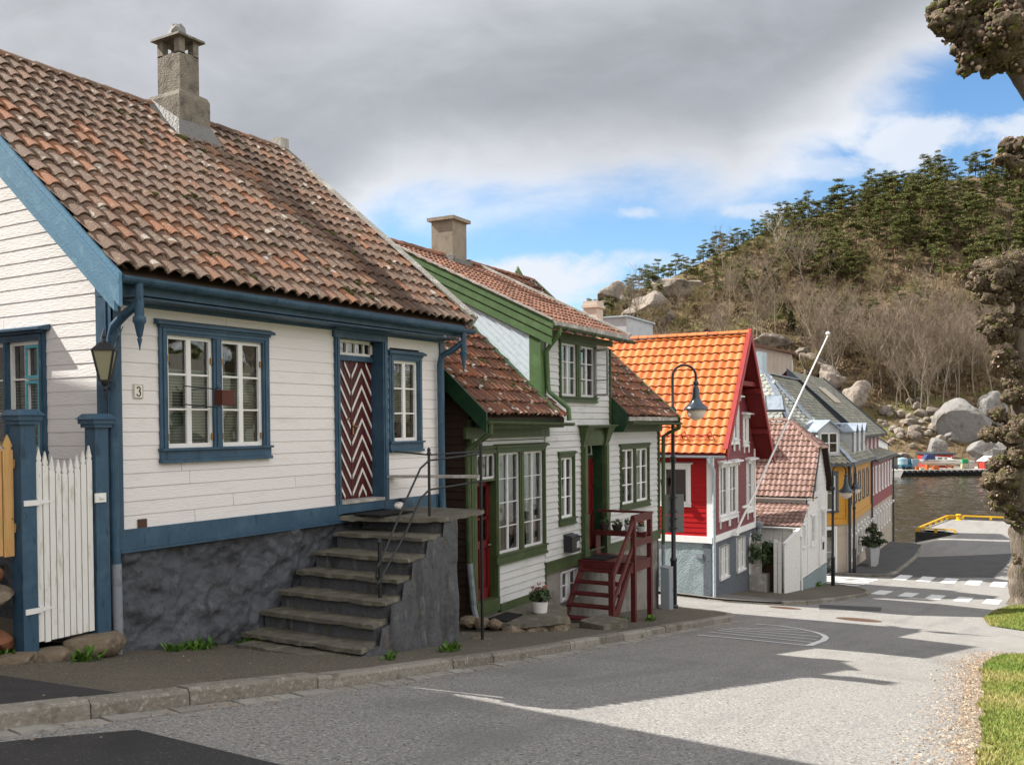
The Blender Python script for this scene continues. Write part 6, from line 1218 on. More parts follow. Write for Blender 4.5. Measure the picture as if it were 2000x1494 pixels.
# sign seen from behind, on the tall lamp
t = thing('road_sign', 'two grey sign backs, one above the other, behind the tall lamp pole', 'sign', (lb.x, lb.y, lb.z + 2.2), vr_)
mb = MB(); mb.box(-.28, .30, .06, .075, -.16, .30); mb.build('sign_plate', MATS['sign_grey'], t); mb = MB(); mb.box(-.28, .30, .06, .075, .31, .87); mb.build('sign_plate', MATS['sign_grey'], t)
for z in (-.05, .2, .4, .78):
    mb = MB(); mb.box(-.09, .09, -.09, .06, z, z + .03); mb.build('clamp', MATS['lamp_black'], t)
# ================================================================= buildings behind
def simple_box(name, label, cat, p, ang, parts):
    t = house(name, label, cat, p[:2], ang, p[2])
    for nm, mt, fn in parts: mb = MB(); fn(mb); mb.build(nm, MATS[mt], t)
    return t
c = at(1547, 700, 74); z0 = -9.
t = house('beige_house', 'beige panelled house with red orange roofs behind the slate hip roof', 'house', (c.x, c.y), -76, z0); PB = PH(t); zt = at(1540, 695, 74).z
mb = MB(); mb.box(-3.4, 0, 0, 4, z0, zt + .1); mb.prism([(-3.4, 0, zt + .1), (0, 0, zt + .1), (-3.4, 0, zt + 1.0)], (0, 4, 0)); mb.box(-8.4, -3.4, 1, 6, z0, zt + .2)
for k in range(11): mb.box(-3.3 + k * .32, -3.27 + k * .32, -.04, .0, z0, zt + .1 + .9 * (1 - k / 11))
mb.prism([(-7.6, .9, zt + .2), (-5.6, .9, zt + .2), (-5.6, .9, zt + 1.5), (-6.55, .9, zt + 2.35), (-7.6, .9, zt + 1.5)], (0, 3, 0)); PB('wall', mb, 'cream_wall')
mb = MB(); mb.hexa([(-3.7, -.3, zt + 1.05), (.3, -.3, zt + .08), (.3, 4.2, zt + .08), (-3.7, 4.2, zt + 1.05), (-3.7, -.3, zt + 1.25), (.3, -.3, zt + .26), (.3, 4.2, zt + .26), (-3.7, 4.2, zt + 1.25)])
for e_ in (-1, 1): x = -6.6 + e_ * 1.3; mb.hexa([(x, .7, zt + 1.3), (-6.6, .7, zt + 2.4), (-6.6, 5, zt + 2.4), (x, 5, zt + 1.3), (x, .7, zt + 1.42), (-6.6, .7, zt + 2.55), (-6.6, 5, zt + 2.55), (x, 5, zt + 1.42)])
mb.hexa([(-5.5, .6, zt - .1), (-3.3, .6, zt - .5), (-3.3, 4, zt + 1.3), (-5.5, 4, zt + 1.9), (-5.5, .6, zt + .05), (-3.3, .6, zt - .35), (-3.3, 4, zt + 1.45), (-5.5, 4, zt + 2.05)]); PB('roof', mb, 'tile_red_old')
window(t, right_side(0, 0), .7, 1.6, zt - 2.4, zt - .4, 'trim_white', 'trim_white', cols=1, rows=1, cw=.1, cornice=0, sill=.05)
c = at(1207, 690, 42); t = house('grey_flat_house', 'pale grey flat topped building with pink chimney behind the dormer roof', 'house', (c.x, c.y), 4, -6); PG = PH(t); zt = at(1230, 655, 42).z; zh = at(1205, 620, 42).z
mb = MB(); mb.box(.0, 3.6, -.4, 6, -6, zh); mb.box(-1.2, 0, 2, 6, -6, zh - .5)
for k in range(3): mb.box(-.02, .0, .2 + k * 1.4, .23 + k * 1.4, -6, zh)
PG('wall', mb, 'grey_panel')
mb = MB(); mb.box(-.1, 3.7, -.5, 6.1, zh, zh + .06); PG('roof_edge', mb, 'zinc_pipe')
c2 = at(1159, 640, 40); t2 = house('far_white_house', 'house hidden behind the dormer with only its pale plastered chimney showing', 'house', (c2.x, c2.y), 4, -5.5); PW = PH(t2); zc = at(1159, 590, 40).z
mb = MB(); mb.box(-.36, .36, -.3, .3, -1, zc - .28); mb.box(-.43, .43, -.37, .37, zc - .28, zc - .16); mb.box(-.38, .38, -.32, .32, zc - .16, zc); PW('chimney', mb, 'cream_wall')
mb = MB(); mb.box(-3, 1.5, -1.5, 5, -5.5, -.6); mb.prism([(-3.2, -1.8, -.6), (-3.2, 5.3, -.6), (-3.2, 1.7, zc - 2.2)], (4.9, 0, 0)); PW('wall', mb, 'white_boards_old')
# ================================================================= ground, road, pavements
def frange(a, b, s):
    n = max(1, int(round((b - a) / s))); return [a + (b - a) * i / n for i in range(n + 1)]
def sheet(name, mt, xs, lo, hi, dz, ny=1, skirt=0, zf=None, kind='structure'):
    mb = MB(); vs = []
    zf = zf or (lambda x, y: gz(x))
    for x in xs:
        a, b = lo(x), hi(x)
        for j in range(ny + 1): y = lerp(a, b, j / ny); vs.append((x, y, zf(x, y) + dz))
    n = ny + 1; fs = [(i * n + j, (i + 1) * n + j, (i + 1) * n + j + 1, i * n + j + 1) for i in range(len(xs) - 1) for j in range(ny)]
    mb.mesh(vs, fs); o = mb.build(name, MATS[mt], smooth=True)
    if kind: o['kind'] = kind
    return o
C_ = lambda v: (lambda x: v)
KY = [(-14, -2.75), (-3.07, -2.87), (.83, -2.99), (4.06, -2.74), (8.08, -2.36), (12, -2.08), (16.0, -1.80), (16.7, -1.66)]
KE = [(16.7, -1.66), (17.2, -1.45), (17.55, -1.05), (17.72, -.5), (17.8, .2), (17.8, 1.5), (17.75, 12)]
ky = lambda x: interp(x, KY) if x < 16.7 else interp(x, [(p[0], p[1]) for p in KE[:4]])
def zg(x, y):   # the side streets rise away from the main street
    k = max(0, y - 1.0) * .045 * max(0, min(1, (x - 17) / 3)) * max(0, min(1, (30 - x) / 4)) if x > 17 else 0
    return gz(x) + k
# road surface: one sheet under everything near
sheet('road', 'asphalt', frange(-14, 66, 1.0), C_(-12.5), C_(14), 0, 10, zf=zg)
# earth below and around, out to the far sides
def ground_z(x, y):
    z = gz(x) - .06
    if y < -10: z += min(.6, (-10 - y) * .03) + max(0, -30 - y) * .32
    if y > 9: z += min(6, (y - 9) * .10)
    return z
sheet('ground', 'earth', frange(-60, 66, 3), C_(-90), C_(-12.4), 0, 12, zf=lambda x, y: ground_z(x, y) + .05)
sheet('ground', 'earth', frange(-60, 66, 3), C_(13.9), C_(90), 0, 12, zf=ground_z)
sheet('ground', 'earth', frange(-60, -13.9, 3), C_(-12.4), C_(13.9), 0, 6, zf=ground_z)
# pavement along the first two houses
PV = .125
def pz(x, y): t_ = max(0, min(1, (y - ky(x) - .3) / 2.2)); return zg(x, y) - .10 * t_ * max(0, min(1, (15 - x) / 3))
xs = frange(-14, 17.72, .4); sheet('sidewalk', 'asphalt_walk', xs, lambda x: ky(x) + .10, C_(1.5), PV, 10, zf=pz)
sheet('sidewalk', 'asphalt_new', frange(-14, -1.95, .5), lambda x: ky(x) + .12, lambda x: -.72, PV + .006, 10, zf=pz)
sheet('yard', 'earth', frange(-14, -.1, .5), C_(.02), C_(9), .22, 4)
# red house / white house pavement
KB = [(22.4, 14), (22.75, 6), (23.1, 2.6), (23.45, .9), (24.3, -.85), (25.6, -1.3), (29, -1.75), (32.5, -1.95), (34.3, -1.75), (35.6, -1.1), (36.3, -.2), (36.55, 1.5), (36.6, 14)]
def poly_sheet(name, mt, pts, dz, zf=zg):
    bm = bmesh.new(); vs = [bm.verts.new((x, y, 0)) for x, y in pts]; bm.faces.new(vs); bmesh.ops.triangulate(bm, faces=bm.faces[:])
    bmesh.ops.subdivide_edges(bm, edges=bm.edges[:], cuts=5, use_grid_fill=True); bmesh.ops.triangulate(bm, faces=bm.faces[:])
    mb = MB(); mb.mesh([(v.co.x, v.co.y, zf(v.co.x, v.co.y) + dz) for v in bm.verts], [tuple(q.index for q in f.verts) for f in bm.faces] if (bm.verts.index_update() or True) else []); bm.free(); o = mb.build(name, MATS[mt], smooth=True); o['kind'] = 'structure'; return o
poly_sheet('sidewalk', 'asphalt_walk_light', KB[:6] + [(25.6, 14)], PV - .02); poly_sheet('sidewalk', 'asphalt_walk', KB[5:] + [(25.6, 14)], PV - .02)
KC = [(43.2, 14), (43.25, 2.0), (43.4, .2), (44.0, -.75), (46, -.95), (55, -.55), (62, .05), (64.2, .2), (65.5, .9), (65.9, 3)]
poly_sheet('sidewalk', 'asphalt_patch', KC + [(65.9, 14)], PV - .02)
def kerb(name, line, step=1.15, w=.16, h=.13, inset=0):
    """granite kerb stones along a polyline in plan"""
    P = [V((x, y, 0)) for x, y in line]; mb = MB(); L = [0]
    for a, b in zip(P, P[1:]): L.append(L[-1] + (b - a).length)
    def pt(s):
        for i in range(len(P) - 1):
            if s <= L[i + 1] or i == len(P) - 2: t = (s - L[i]) / (L[i + 1] - L[i]); return P[i].lerp(P[i + 1], min(1, max(0, t)))
    s = 0
    while s < L[-1] - .05:
        e = min(L[-1], s + step * R.uniform(.75, 1.3)); mb.piece = R.random(); j = R.uniform(-.012, .012); k = R.uniform(-.012, .012); n = 3; vs = []
        for i in range(n + 1):
            t_ = lerp(s + .008, e - .008, i / n); c = pt(t_); d = (pt(min(t_ + .1, L[-1])) - pt(max(t_ - .1, 0))).normalized(); nr = V((-d.y, d.x, 0)); z = zg(c.x, c.y)
            q = .012 * noise.noise(V((c.x * 3, c.y * 3, 7)))
            for (o, zz) in ((-.01 + j + q, -.12), (.0 + j + q, h - .03 + k), (.025 + j + q, h + k + q * .5), (w + j, h + k), (w + j, -.05)): p = c + nr * o; vs.append((p.x, p.y, z + zz))
        fs = [(i * 5 + m_, (i + 1) * 5 + m_, (i + 1) * 5 + m_ + 1, i * 5 + m_ + 1) for i in range(n) for m_ in range(4)] + [(0, 1, 2, 3, 4), tuple(n * 5 + q for q in (4, 3, 2, 1, 0))]
        mb.mesh(vs, fs); s = e
    o = mb.build(name, MATS['kerb_granite']); o['kind'] = 'structure'; return o
kerb('kerb', KY[:-1] + KE, w=.18, h=.15); kerb('kerb', KB[4:], 1.3, h=.13); kerb('kerb', KB[2:5], 1.3, h=.05); kerb('kerb', KC, 1.5)
mb = MB(); x = -14
while x < 16.4:   # flat gutter stones along the kerb
    l = R.uniform(.22, .5); a0, a1 = ky(x), ky(x + l); w_ = R.uniform(.15, .19); mb.piece = R.random(); z = R.uniform(.004, .02)
    mb.hexa([(x, a0 - w_, gz(x) - .1), (x + l - .015, a1 - w_, gz(x + l) - .1), (x + l - .015, a1 - .015, gz(x + l) - .1), (x, a0 - .015, gz(x) - .1), (x, a0 - w_, gz(x) + z), (x + l - .015, a1 - w_, gz(x + l) + z), (x + l - .015, a1 - .015, gz(x + l) + z + .01), (x, a0 - .015, gz(x) + z + .01)]); x += l
o = mb.build('gutter_stones', MATS['stone_sett']); o['kind'] = 'structure'
# patches of newer asphalt, trench strips
sheet('road_patch', 'asphalt_new', frange(-14, -2.35, .6), C_(-5.9), lambda x: ky(x) - .22 - max(0, (x + 3.4)) * .25, .005, 2)
def wstrip(mb, px, w=.1, dz=.006, close=False, m=None):
    P = [ong(*p) for p in px]; 
    if close: P.append(P[0])
    for a, b in zip(P, P[1:]):
        n = max(1, int((b - a).length / .5)); d = (b - a); d.z = 0; d.normalize(); nr = V((-d.y, d.x, 0)) * (w / 2)
        for i in range(n):
            p = a.lerp(b, i / n) - d * .0; q = a.lerp(b, (i + 1) / n); mb.face([(c.x, c.y, zg(c.x, c.y) + dz) for c in (p - nr, q - nr, q + nr, p + nr)])
def pquad(mb, px, dz=.005, n=6):
    P = [ong(*p) for p in px]
    for i in range(n):
        for j in range(n):
            g_ = lambda a, b: P[0].lerp(P[1], a).lerp(P[3].lerp(P[2], a), b)
            mb.face([(c.x, c.y, zg(c.x, c.y) + dz) for c in (g_(i / n, j / n), g_((i + 1) / n, j / n), g_((i + 1) / n, (j + 1) / n), g_(i / n, (j + 1) / n))])
mb = MB(); pquad(mb, [(1788, 1088), (1990, 1080), (1940, 1128), (1735, 1127)]); pquad(mb, [(1600, 1180), (1722, 1186), (1720, 1194), (1600, 1190)]); o = mb.build('road_patch', MATS['asphalt_patch']); o['kind'] = 'structure'
mb = MB()
curve = [(1475, 1218.5), (1520, 1222), (1560, 1228), (1590, 1234), (1607, 1240), (1613, 1245), (1608, 1251), (1580, 1261)]
wstrip(mb, curve, .13, .010); wstrip(mb, [(1363, 1240.5), (1450, 1248), (1580, 1261.5)], .12, .010)
for a, b in (((1385, 1234.5), (1586, 1255)), ((1402, 1231.5), (1594, 1249.5)), ((1408, 1228.5), (1600, 1243.5)), ((1425, 1227), (1590, 1237)), ((1440, 1226.5), (1560, 1230.5))): wstrip(mb, [a, b], .09, .010)
o = mb.build('road_marking', MATS['marking_white']); o['kind'] = 'structure'
mb = MB()
for k in range(7): y = -1.75 - k * 1.04; x = 35.2 - k * .06; mb.face([(x - 1.1, y, gz(x - 1.1) + .01), (x + 1.1, y, gz(x + 1.1) + .01), (x + 1.1, y - .56, gz(x + 1.1) + .01), (x - 1.1, y - .56, gz(x - 1.1) + .01)])
for k in range(8): y = -1.15 - k * 1.08; x = 44.3; mb.face([(x - 1.2, y, gz(x - 1.2) + .01), (x + 1.2, y, gz(x + 1.2) + .01), (x + 1.2, y - .62, gz(x + 1.2) + .01), (x - 1.2, y - .62, gz(x - 1.2) + .01)])
for k in range(5): x = 37.6 + k * 1.1; mb.face([(x, -.6, gz(x) + .01), (x + .5, -.6, gz(x + .5) + .01), (x + .5, 2.4, gz(x + .5) + .01), (x, 2.4, gz(x) + .01)])
o = mb.build('crosswalk_marking', MATS['marking_white']); o['kind'] = 'structure'
def manhole(px, r, label):
    p = ong(*px); p.z = gz(p.x); sl_ = (gz(p.x + .3) - gz(p.x - .3)) / .6; mb = MB()
    vs = []; n = 28
    for rr, dz in ((r, .006), (r * .86, .012), (r * .84, .004), (0.01, .006)): vs += [(p.x + rr * math.cos(6.2832 * j / n), p.y + rr * math.sin(6.2832 * j / n), p.z + dz + rr * math.cos(6.2832 * j / n) * sl_) for j in range(n)]
    mb.mesh(vs, [(i * n + j, i * n + (j + 1) % n, (i + 1) * n + (j + 1) % n, (i + 1) * n + j) for i in range(3) for j in range(n)])
    for i in range(-3, 4):
        for j in range(-3, 4):
            if i * i + j * j < 10: x, y = p.x + i * r * .2, p.y + j * r * .2; z = p.z + (x - p.x) * sl_; mb.box(x - r * .06, x + r * .06, y - r * .06, y + r * .06, z, z + .012)
    tag(mb.build('manhole_cover', MATS['rust_iron'], origin=tuple(p)), label, 'manhole cover')
manhole((1677, 1210), .62, 'large rusty round manhole cover in the middle of the street'); manhole((1533, 1187), .5, 'rusty manhole cover beside the far pavement edge'); manhole((1660, 1131.5), .4, 'manhole cover near the crosswalk lines of the far side street')
# ---------------------------------------------------------------- right verge: grass, gravel edge
RE = [(-14, -9.4), (-4, -8.95), (1.8, -8.6), (6, -8.25), (11.6, -7.8), (14.2, -7.95), (15.6, -8.8), (16.4, -10.2)]
re_ = lambda x: interp(x, RE)
def vz(x, y): return gz(x) + .04 + min(.35, max(0, re_(x) - .2 - y) * .10)
sheet('gravel_edge', 'gravel_chip', frange(-14, 15.6, .5), lambda x: re_(x) - .3, lambda x: re_(x) + .26 + .22 * noise.noise(V((x * 1.3, 0, 0))), .012, 3)
sheet('lawn', 'lawn', frange(-14, 16.2, .4), C_(-30), lambda x: re_(x) + .02 + .13 * noise.noise(V((x * 1.7, 3, 0))), 0, 24, zf=vz)
R2 = [(21.8, -12.5), (22.6, -8.2), (23.6, -7.0), (26, -6.65), (30, -6.7), (33.4, -7.0), (34.2, -8.5)]
r2_ = lambda x: interp(x, R2)
def vz2(x, y): return gz(x) + .03 + min(.3, max(0, r2_(x) - y) * .15)
sheet('lawn', 'lawn', frange(21.8, 34.2, .4), C_(-14), r2_, 0, 8, zf=vz2)
mb = MB()
def blades(mb, n, fx, fz, hmin=.03, hmax=.09):
    for i in range(n):
        x, y = fx(); z = fz(x, y); h = R.uniform(hmin, hmax); a = R.uniform(0, 6.28); w = R.uniform(.006, .014); c, s = math.cos(a) * w, math.sin(a) * w; lx, ly = R.uniform(-.04, .04), R.uniform(-.04, .04); mb.piece = min(1, max(0, .45 + .9 * noise.noise(V((x * .55, y * .55, 1))) + R.uniform(-.25, .25)))
        mb.face([(x - c, y - s, z - .01), (x + c, y + s, z - .01), (x + lx, y + ly, z + h)])
def fx1():
    x = 16 - 15.5 * R.random() ** .8; e = re_(x) + .02 + .2 * noise.noise(V((x * 2.2, 3, 0))); return x, e - 3.2 * R.random() ** 1.5
blades(mb, 60000, fx1, vz, .02, .06)
def fx2(): x = R.uniform(22.4, 34); return x, r2_(x) - 2.5 * R.random() ** 1.4 + .05
blades(mb, 14000, fx2, vz2, .03, .09)
o = mb.build('grass', MATS['grass_blade']); o['kind'] = 'stuff'; o['label'] = 'short green and straw coloured grass on the verge'
mb = MB()   # dry leaves, chips
for i in range(8000):
    x = R.uniform(-2, 15.4); y = re_(x) + R.gauss(.18, .24); z = (vz(x, y) if y < re_(x) else gz(x) + .03); s = R.uniform(.006, .020); a = R.uniform(0, 6.28); mb.piece = R.random(); c, sn = math.cos(a) * s, math.sin(a) * s; t1, t2 = R.uniform(0, .02), R.uniform(0, .02)
    mb.face([(x - c, y - sn, z + .004), (x + sn * .6, y - c * .6, z + t1), (x + c, y + sn, z + t2), (x - sn * .6, y + c * .6, z + .006)])
mat('leaf_litter', (.4, .3, .2), attr=[(0, (.16, .09, .05)), (.5, (.32, .23, .15)), (1, (.48, .40, .31))], rough=.8)
for i in range(1500):
    x = R.uniform(-6, 16); y = ky(x) - abs(R.gauss(.0, .22)) - .02 if R.random() < .7 else R.uniform(ky(x) + .25, -.15); z = gz(x) + .012 if y < ky(x) else pz(x, y) + PV + .008; s = R.uniform(.006, .018); a = R.uniform(0, 6.28); mb.piece = R.random() * .8; c, sn = math.cos(a) * s, math.sin(a) * s
    mb.face([(x - c, y - sn, z), (x + sn * .6, y - c * .6, z + .008), (x + c, y + sn, z + .004), (x - sn * .6, y + c * .6, z + .002)])
o = mb.build('leaf_litter', MATS['leaf_litter']); o['kind'] = 'stuff'; o['label'] = 'dry leaf litter along the gravel road edge'
# weeds along wall feet: small green tufts, each its own plant
def weed(px, s, label, n=60):
    d_ = ray(*px); s_ = 3.
    while s_ < 60 and (CAM + d_ * s_).z > pz((CAM + d_ * s_).x, (CAM + d_ * s_).y) + PV: s_ += .01
    p = CAM + d_ * s_; z = p.z - .01; mb = MB()
    if px[0] < 700 and px[1] < 1270 and px[0] > 250: p.y = min(p.y, -.16)
    for i in range(n):
        a = R.uniform(0, 6.28); r = s * R.random() ** .7; c = V((p.x + r * 1.5 * math.cos(a), p.y + r * .7 * math.sin(a), z)); h = R.uniform(.03, .16) * (s / .2) ** .5; d = V((R.uniform(-1, 1), R.uniform(-1, 1), R.uniform(.6, 1.6))).normalized() * h; x = d.cross(V((0, 0, 1))).normalized() * R.uniform(.012, .03); mb.piece = R.random()
        q = c + d; tip = q + d * .6 + V((0, 0, -.02)); mb.face([c, q - x, tip, q + x])
    o = mb.build('weed', MATS['weed_green'], origin=(p.x, p.y, z)); tag(o, label, 'weed', 'weeds growing at wall feet')
for i, (px, s, l, n) in enumerate([((512, 1226), .26, 'bushy green weed in the corner where the lowest step meets the wall', 150), ((330, 1256), .16, 'green weed at the basement wall right of the grey drain pipe', 90), ((400, 1245), .18, 'low weeds along the middle of the slate grey basement wall', 110), ((450, 1238), .12, 'tiny weed at the basement wall left of the stone steps', 50), ((290, 1262), .1, 'small weed nearest the drain pipe of the white house', 40), ((165, 1290), .14, 'weeds in front of the threshold boulders by the gate', 70), ((10, 1290), .14, 'weed at the foot of the dry stone wall', 60), ((600, 1262), .15, 'moss and weeds in front of the bottom slate step', 60), ((880, 1272), .13, 'fern like weed at the end of the stone stair block', 60), ((760, 1288), .08, 'little weed at the corner foot of the stair block', 30), ((1270, 1212), .12, 'weed at the foot of the red stair post', 50), ((1215, 1215), .10, 'weed by the grey foundation under the red stairs', 40)]): weed(px, s, l, n)
mb = MB()
for k in range(9): p = ong(1540 + k * 8.5, 1150); foliage(mb, (p.x, p.y + .15, gz(p.x) + PV + .06), (.3, .12, .12), 50, .10)
tag(mb.build('weed_strip', MATS['weed_green'], origin=tuple(ong(1570, 1150))), 'strip of weeds along the foot of the old white house', 'weeds')
# ---------------------------------------------------------------- fence, gate, stone wall on the left
t = thing('garden_gate', 'white picket gate with scooped top hung between two blue posts', 'gate', (-.68, -.06, -2.3))
GX0, GX1 = -1.02, -.37; n = 9
for k in range(n):
    x0 = GX0 + (GX1 - GX0) * k / n; w_ = (GX1 - GX0) / n - .013; q = (k + .5) / n; zt = -.165 - .16 * math.sin(math.pi * q) ** 1.3; zb = -2.2 + .02 * R.random(); y0, y1 = -.09, -.065; xc = x0 + w_ / 2; hw = w_ / 2
    mb = MB(); sh = [(x0, zb), (x0 + w_, zb), (x0 + w_, zt - .16), (xc + hw * .62, zt - .145), (xc + hw * .95, zt - .12), (xc, zt), (xc - hw * .95, zt - .12), (xc - hw * .62, zt - .145), (x0, zt - .16)]
    mb.prism([(a, y0, z) for a, z in sh], (0, y1 - y0, 0)); REL('picket', mb, 'picket_white', t)
for z in (-.75, -1.85):
    mb = MB(); mb.box(GX0, GX1, -.063, -.03, z - .06, z + .06); REL('cross_rail', mb, 'picket_white', t)
    mb = MB(); mb.box(GX0 - .16, GX0 + .005, -.132, -.121, z - .028, z + .028); mb.prism([(GX0, -.098, z - .03), (GX0 + .13, -.098, z - .012), (GX0 + .17, -.098, z), (GX0 + .13, -.098, z + .012), (GX0, -.098, z + .03)], (0, .006, 0)); mb.tube([(GX0 + .005, -.115, z - .04), (GX0 + .005, -.115, z + .04)], .012, 6); REL('hinge', mb, 'steel' if 0 else 'paint_white_trim', t)
mb = MB(); mb.box(GX1 - .01, GX1 + .12, -.140, -.1215, -.80, -.70); mb.box(GX1 + .04, GX1 + .09, -.155, -.141, -.76, -.735); REL('latch', mb, 'paint_white_trim', t)
def gpost(x0, x1, zb, zt, label):
    t = thing('gate_post', label, 'gate post', ((x0 + x1) / 2, -.05, zb)); mb = MB(); mb.box(x0, x1, -.12, .06, zb, zt); mb.box(x0 + .03, x1 - .03, -.128, -.12, zb, zt - .1) if 0 else None; REL('post', mb, 'paint_blue', t)
    mb = MB(); mb.box(x0 - .03, x1 + .03, -.15, .09, zt - .12, zt - .08); mb.box(x0 - .05, x1 + .05, -.17, .11, zt - .08, zt - .03); mb.hexa([(x0 - .07, -.19, zt - .03), (x1 + .07, -.19, zt - .03), (x1 + .07, .13, zt - .03), (x0 - .07, .13, zt - .03), (x0 - .02, -.14, zt + .03), (x1 + .02, -.14, zt + .03), (x1 + .02, .08, zt + .03), (x0 - .02, .08, zt + .03)]); REL('post_cap', mb, 'paint_blue', t)
gpost(-1.20, -1.04, -2.35, .17, 'blue gate post with moulded cap between the gate and the new fence'); gpost(-.36, -.20, -2.35, .13, 'blue gate post with moulded cap against the house corner')
t = thing('picket_fence', 'new unpainted wooden picket fence standing on the dry stone wall', 'fence', (-2.5, 0, -1.3))
mb = MB(); x = -1.345; kz = 0
while x > -6:
    zt = -.06 + (-1.3 - x) * .15; w_ = .105; zb = -1.28 + (-1.3 - x) * .12; xc = x + w_ / 2; hw = w_ / 2; mb = MB()
    mb.prism([(a, -.05, z) for a, z in [(x, zb), (x + w_, zb), (x + w_, zt - .16), (xc + hw * .62, zt - .14), (xc + hw * .95, zt - .11), (xc, zt), (xc - hw * .95, zt - .11), (xc - hw * .62, zt - .14), (x, zt - .16)]], (0, .022, 0)); REL('picket', mb, 'wood_new', t); x -= .118
for dz_ in (-.35, -1.0): mb = MB(); mb.beam((-6, .0, dz_ + .7), (-1.2, .0, dz_), .04, .09); REL('cross_rail', mb, 'wood_new', t)
mb = MB(); k = 0
t = thing('stone_wall', 'dry stone wall of brown and reddish boulders below the wooden fence', 'wall', (-2.6, .1, -2.3))
for i in range(24):
    for j in range(4):
        x = -1.36 - i * .26 + R.uniform(-.05, .05) - (j % 2) * .13; z0 = gz(x) + .1; z1 = -1.34 + (-1.3 - x) * .12; h = (z1 - z0) / 4; z = z0 + h * (j + .5); mb = MB()
        if x < -4.6: continue
        mb.rock((x, .12 + R.uniform(-.04, .04), z), (.19 + R.uniform(0, .05), .2, h * .60), 100 + i * 5 + j, 3, .2, fq=.9, cuts=9); REL('wall_stone', mb, R.choice(['rock_brown', 'rock_brown', 'rock_red']), t, smooth=50)
mb = MB(); mb.box(-6, -1.3, .22, .5, -3, -1.45); REL('wall_core', mb, 'earth', t)
for i, (px, r, l) in enumerate([((92, 1276), (.26, .2, .15), 'smaller flat threshold boulder under the hinged side of the white gate'), ((190, 1252), (.36, .2, .17), 'larger threshold boulder under the latch side of the white gate'), ((20, 1265), (.2, .18, .16), 'brown boulder under the blue post at the foot of the wall')]):
    x, zz = {0: (-.93, -2.36), 1: (-.42, -2.33), 2: (-1.32, -2.34)}[i]; mb = MB(); mb.rock((x, -.14, zz), r, 71 + i, 3, .3, flat=.6); tag(mb.build('boulder', MATS['rock_brown'], origin=(x, -.14, zz - .1), smooth=50), l, 'boulder')
# ---------------------------------------------------------------- neighbour up the street, outside the left edge (its roof shades the pavement)
NB = (-10.56, 1.98); t = house('neighbour_house', 'white two storey neighbour house up the street beyond the left fence', 'house', NB, -4.6, -2); PN = PH(t)
ap_ = lambda z: max(0, (z - 5.7) / 1.0)
no = [(1.2, 2.4, .2, 1.7), (5, 6.2, .2, 1.7), (1.2, 2.4, 3.4, 4.9), (5, 6.2, 3.4, 4.9)]
mb = MB(FRONT); boards(mb, 0, 8.0, -1.0, 9.5, .158, .009, no, edge=lambda z: (ap_(z), 8 - ap_(z)), joints=False); mb.fr = right_side(8.0, 0); boards(mb, 0, 8.6, -1.0, 5.9, .158, .009, joints=False); PN('wall', mb, 'paint_white_old')
mb = MB(); mb.box(.05, 7.95, .8, 8.5, -3, 5.7); mb.box(.05, 7.95, .05, 8.5, -3.2, -1.0); PN('basement_wall', mb, 'plaster_grey')
mb = MB()
for x0, x1 in ((-.5, 4.0), (8.5, 4.0)): mb.hexa([(x0, -.4, 5.65), (x1, -.4, 9.9), (x1, 8.9, 9.9), (x0, 8.9, 5.65), (x0, -.4, 5.85), (x1, -.4, 10.1), (x1, 8.9, 10.1), (x0, 8.9, 5.85)])
PN('roof', mb, 'tile_old')
for o in no: window(t, FRONT, *o, 'paint_blue', 'paint_white_trim', sashes=1)
# house across the street, outside the right edge (seen in the window glass)
for (ox, oy, an, w_, wm, lb_) in ((9, -26, 183, 10, 'cream_wall', 'cream coloured house across the street'), (26, -27, 181, 9, 'trim_white', 'white house across the street')):
    a = math.radians(an); t = house('opposite_house', lb_, 'house', (ox + w_ / 2, oy + 3), an, gz(ox) - .3); PO_ = PH(t); zb = gz(ox)
    oo = [(1 + k * 2.4, 2.1 + k * 2.4, zb + 1.2, zb + 2.7) for k in range(3)] + [(1 + k * 2.4, 2.1 + k * 2.4, zb + 4, zb + 5.3) for k in range(3)]
    mb = MB(FRONT); boards(mb, 0, w_, zb, zb + 6, .2, .015, [gg(o) for o in oo], joints=False); PO_('wall', mb, wm); mb = MB(); mb.box(0.1, w_ - .1, .7, 8, zb - 1, zb + 6); PO_('wall_core', mb, wm)
    mb = MB(); roofplane(mb, -.3, w_ + .3, -.5, zb + 5.8, 4, zb + 9.4); roofplane(mb, -.3, w_ + .3, 8.5, zb + 5.8, 4, zb + 9.4); PO_('roof', mb, 'slate_dark')
    for o in oo: window(t, FRONT, *o, 'trim_white', 'trim_white', cols=2, rows=2)
# ---------------------------------------------------------------- water, quays
mw = mat('water', (.03, .024, .013), rough=.06, spec=.5); nt_ = mw.node_tree; b = nt_.nodes['Principled BSDF']
tc_ = nt_.nodes.new('ShaderNodeTexCoord'); mp = nt_.nodes.new('ShaderNodeMapping'); mp.inputs['Scale'].default_value = (1.5, .55, 1); mp.inputs['Rotation'].default_value = (0, 0, HEAD); nz = nt_.nodes.new('ShaderNodeTexNoise'); nz.inputs['Scale'].default_value = .55; nz.inputs['Detail'].default_value = 8; nz.inputs['Roughness'].default_value = .6; bp = nt_.nodes.new('ShaderNodeBump'); bp.inputs['Distance'].default_value = .12; bp.inputs['Strength'].default_value = 1
nt_.links.new(tc_.outputs['Object'], mp.inputs[0]); nt_.links.new(mp.outputs[0], nz.inputs[0]); nt_.links.new(nz.outputs[0], bp.inputs['Height']); nt_.links.new(bp.outputs[0], b.inputs['Normal'])
mb = MB(); mb.face([(60, -500, -10.15), (900, -500, -10.15), (900, 600, -10.15), (60, 600, -10.15)])
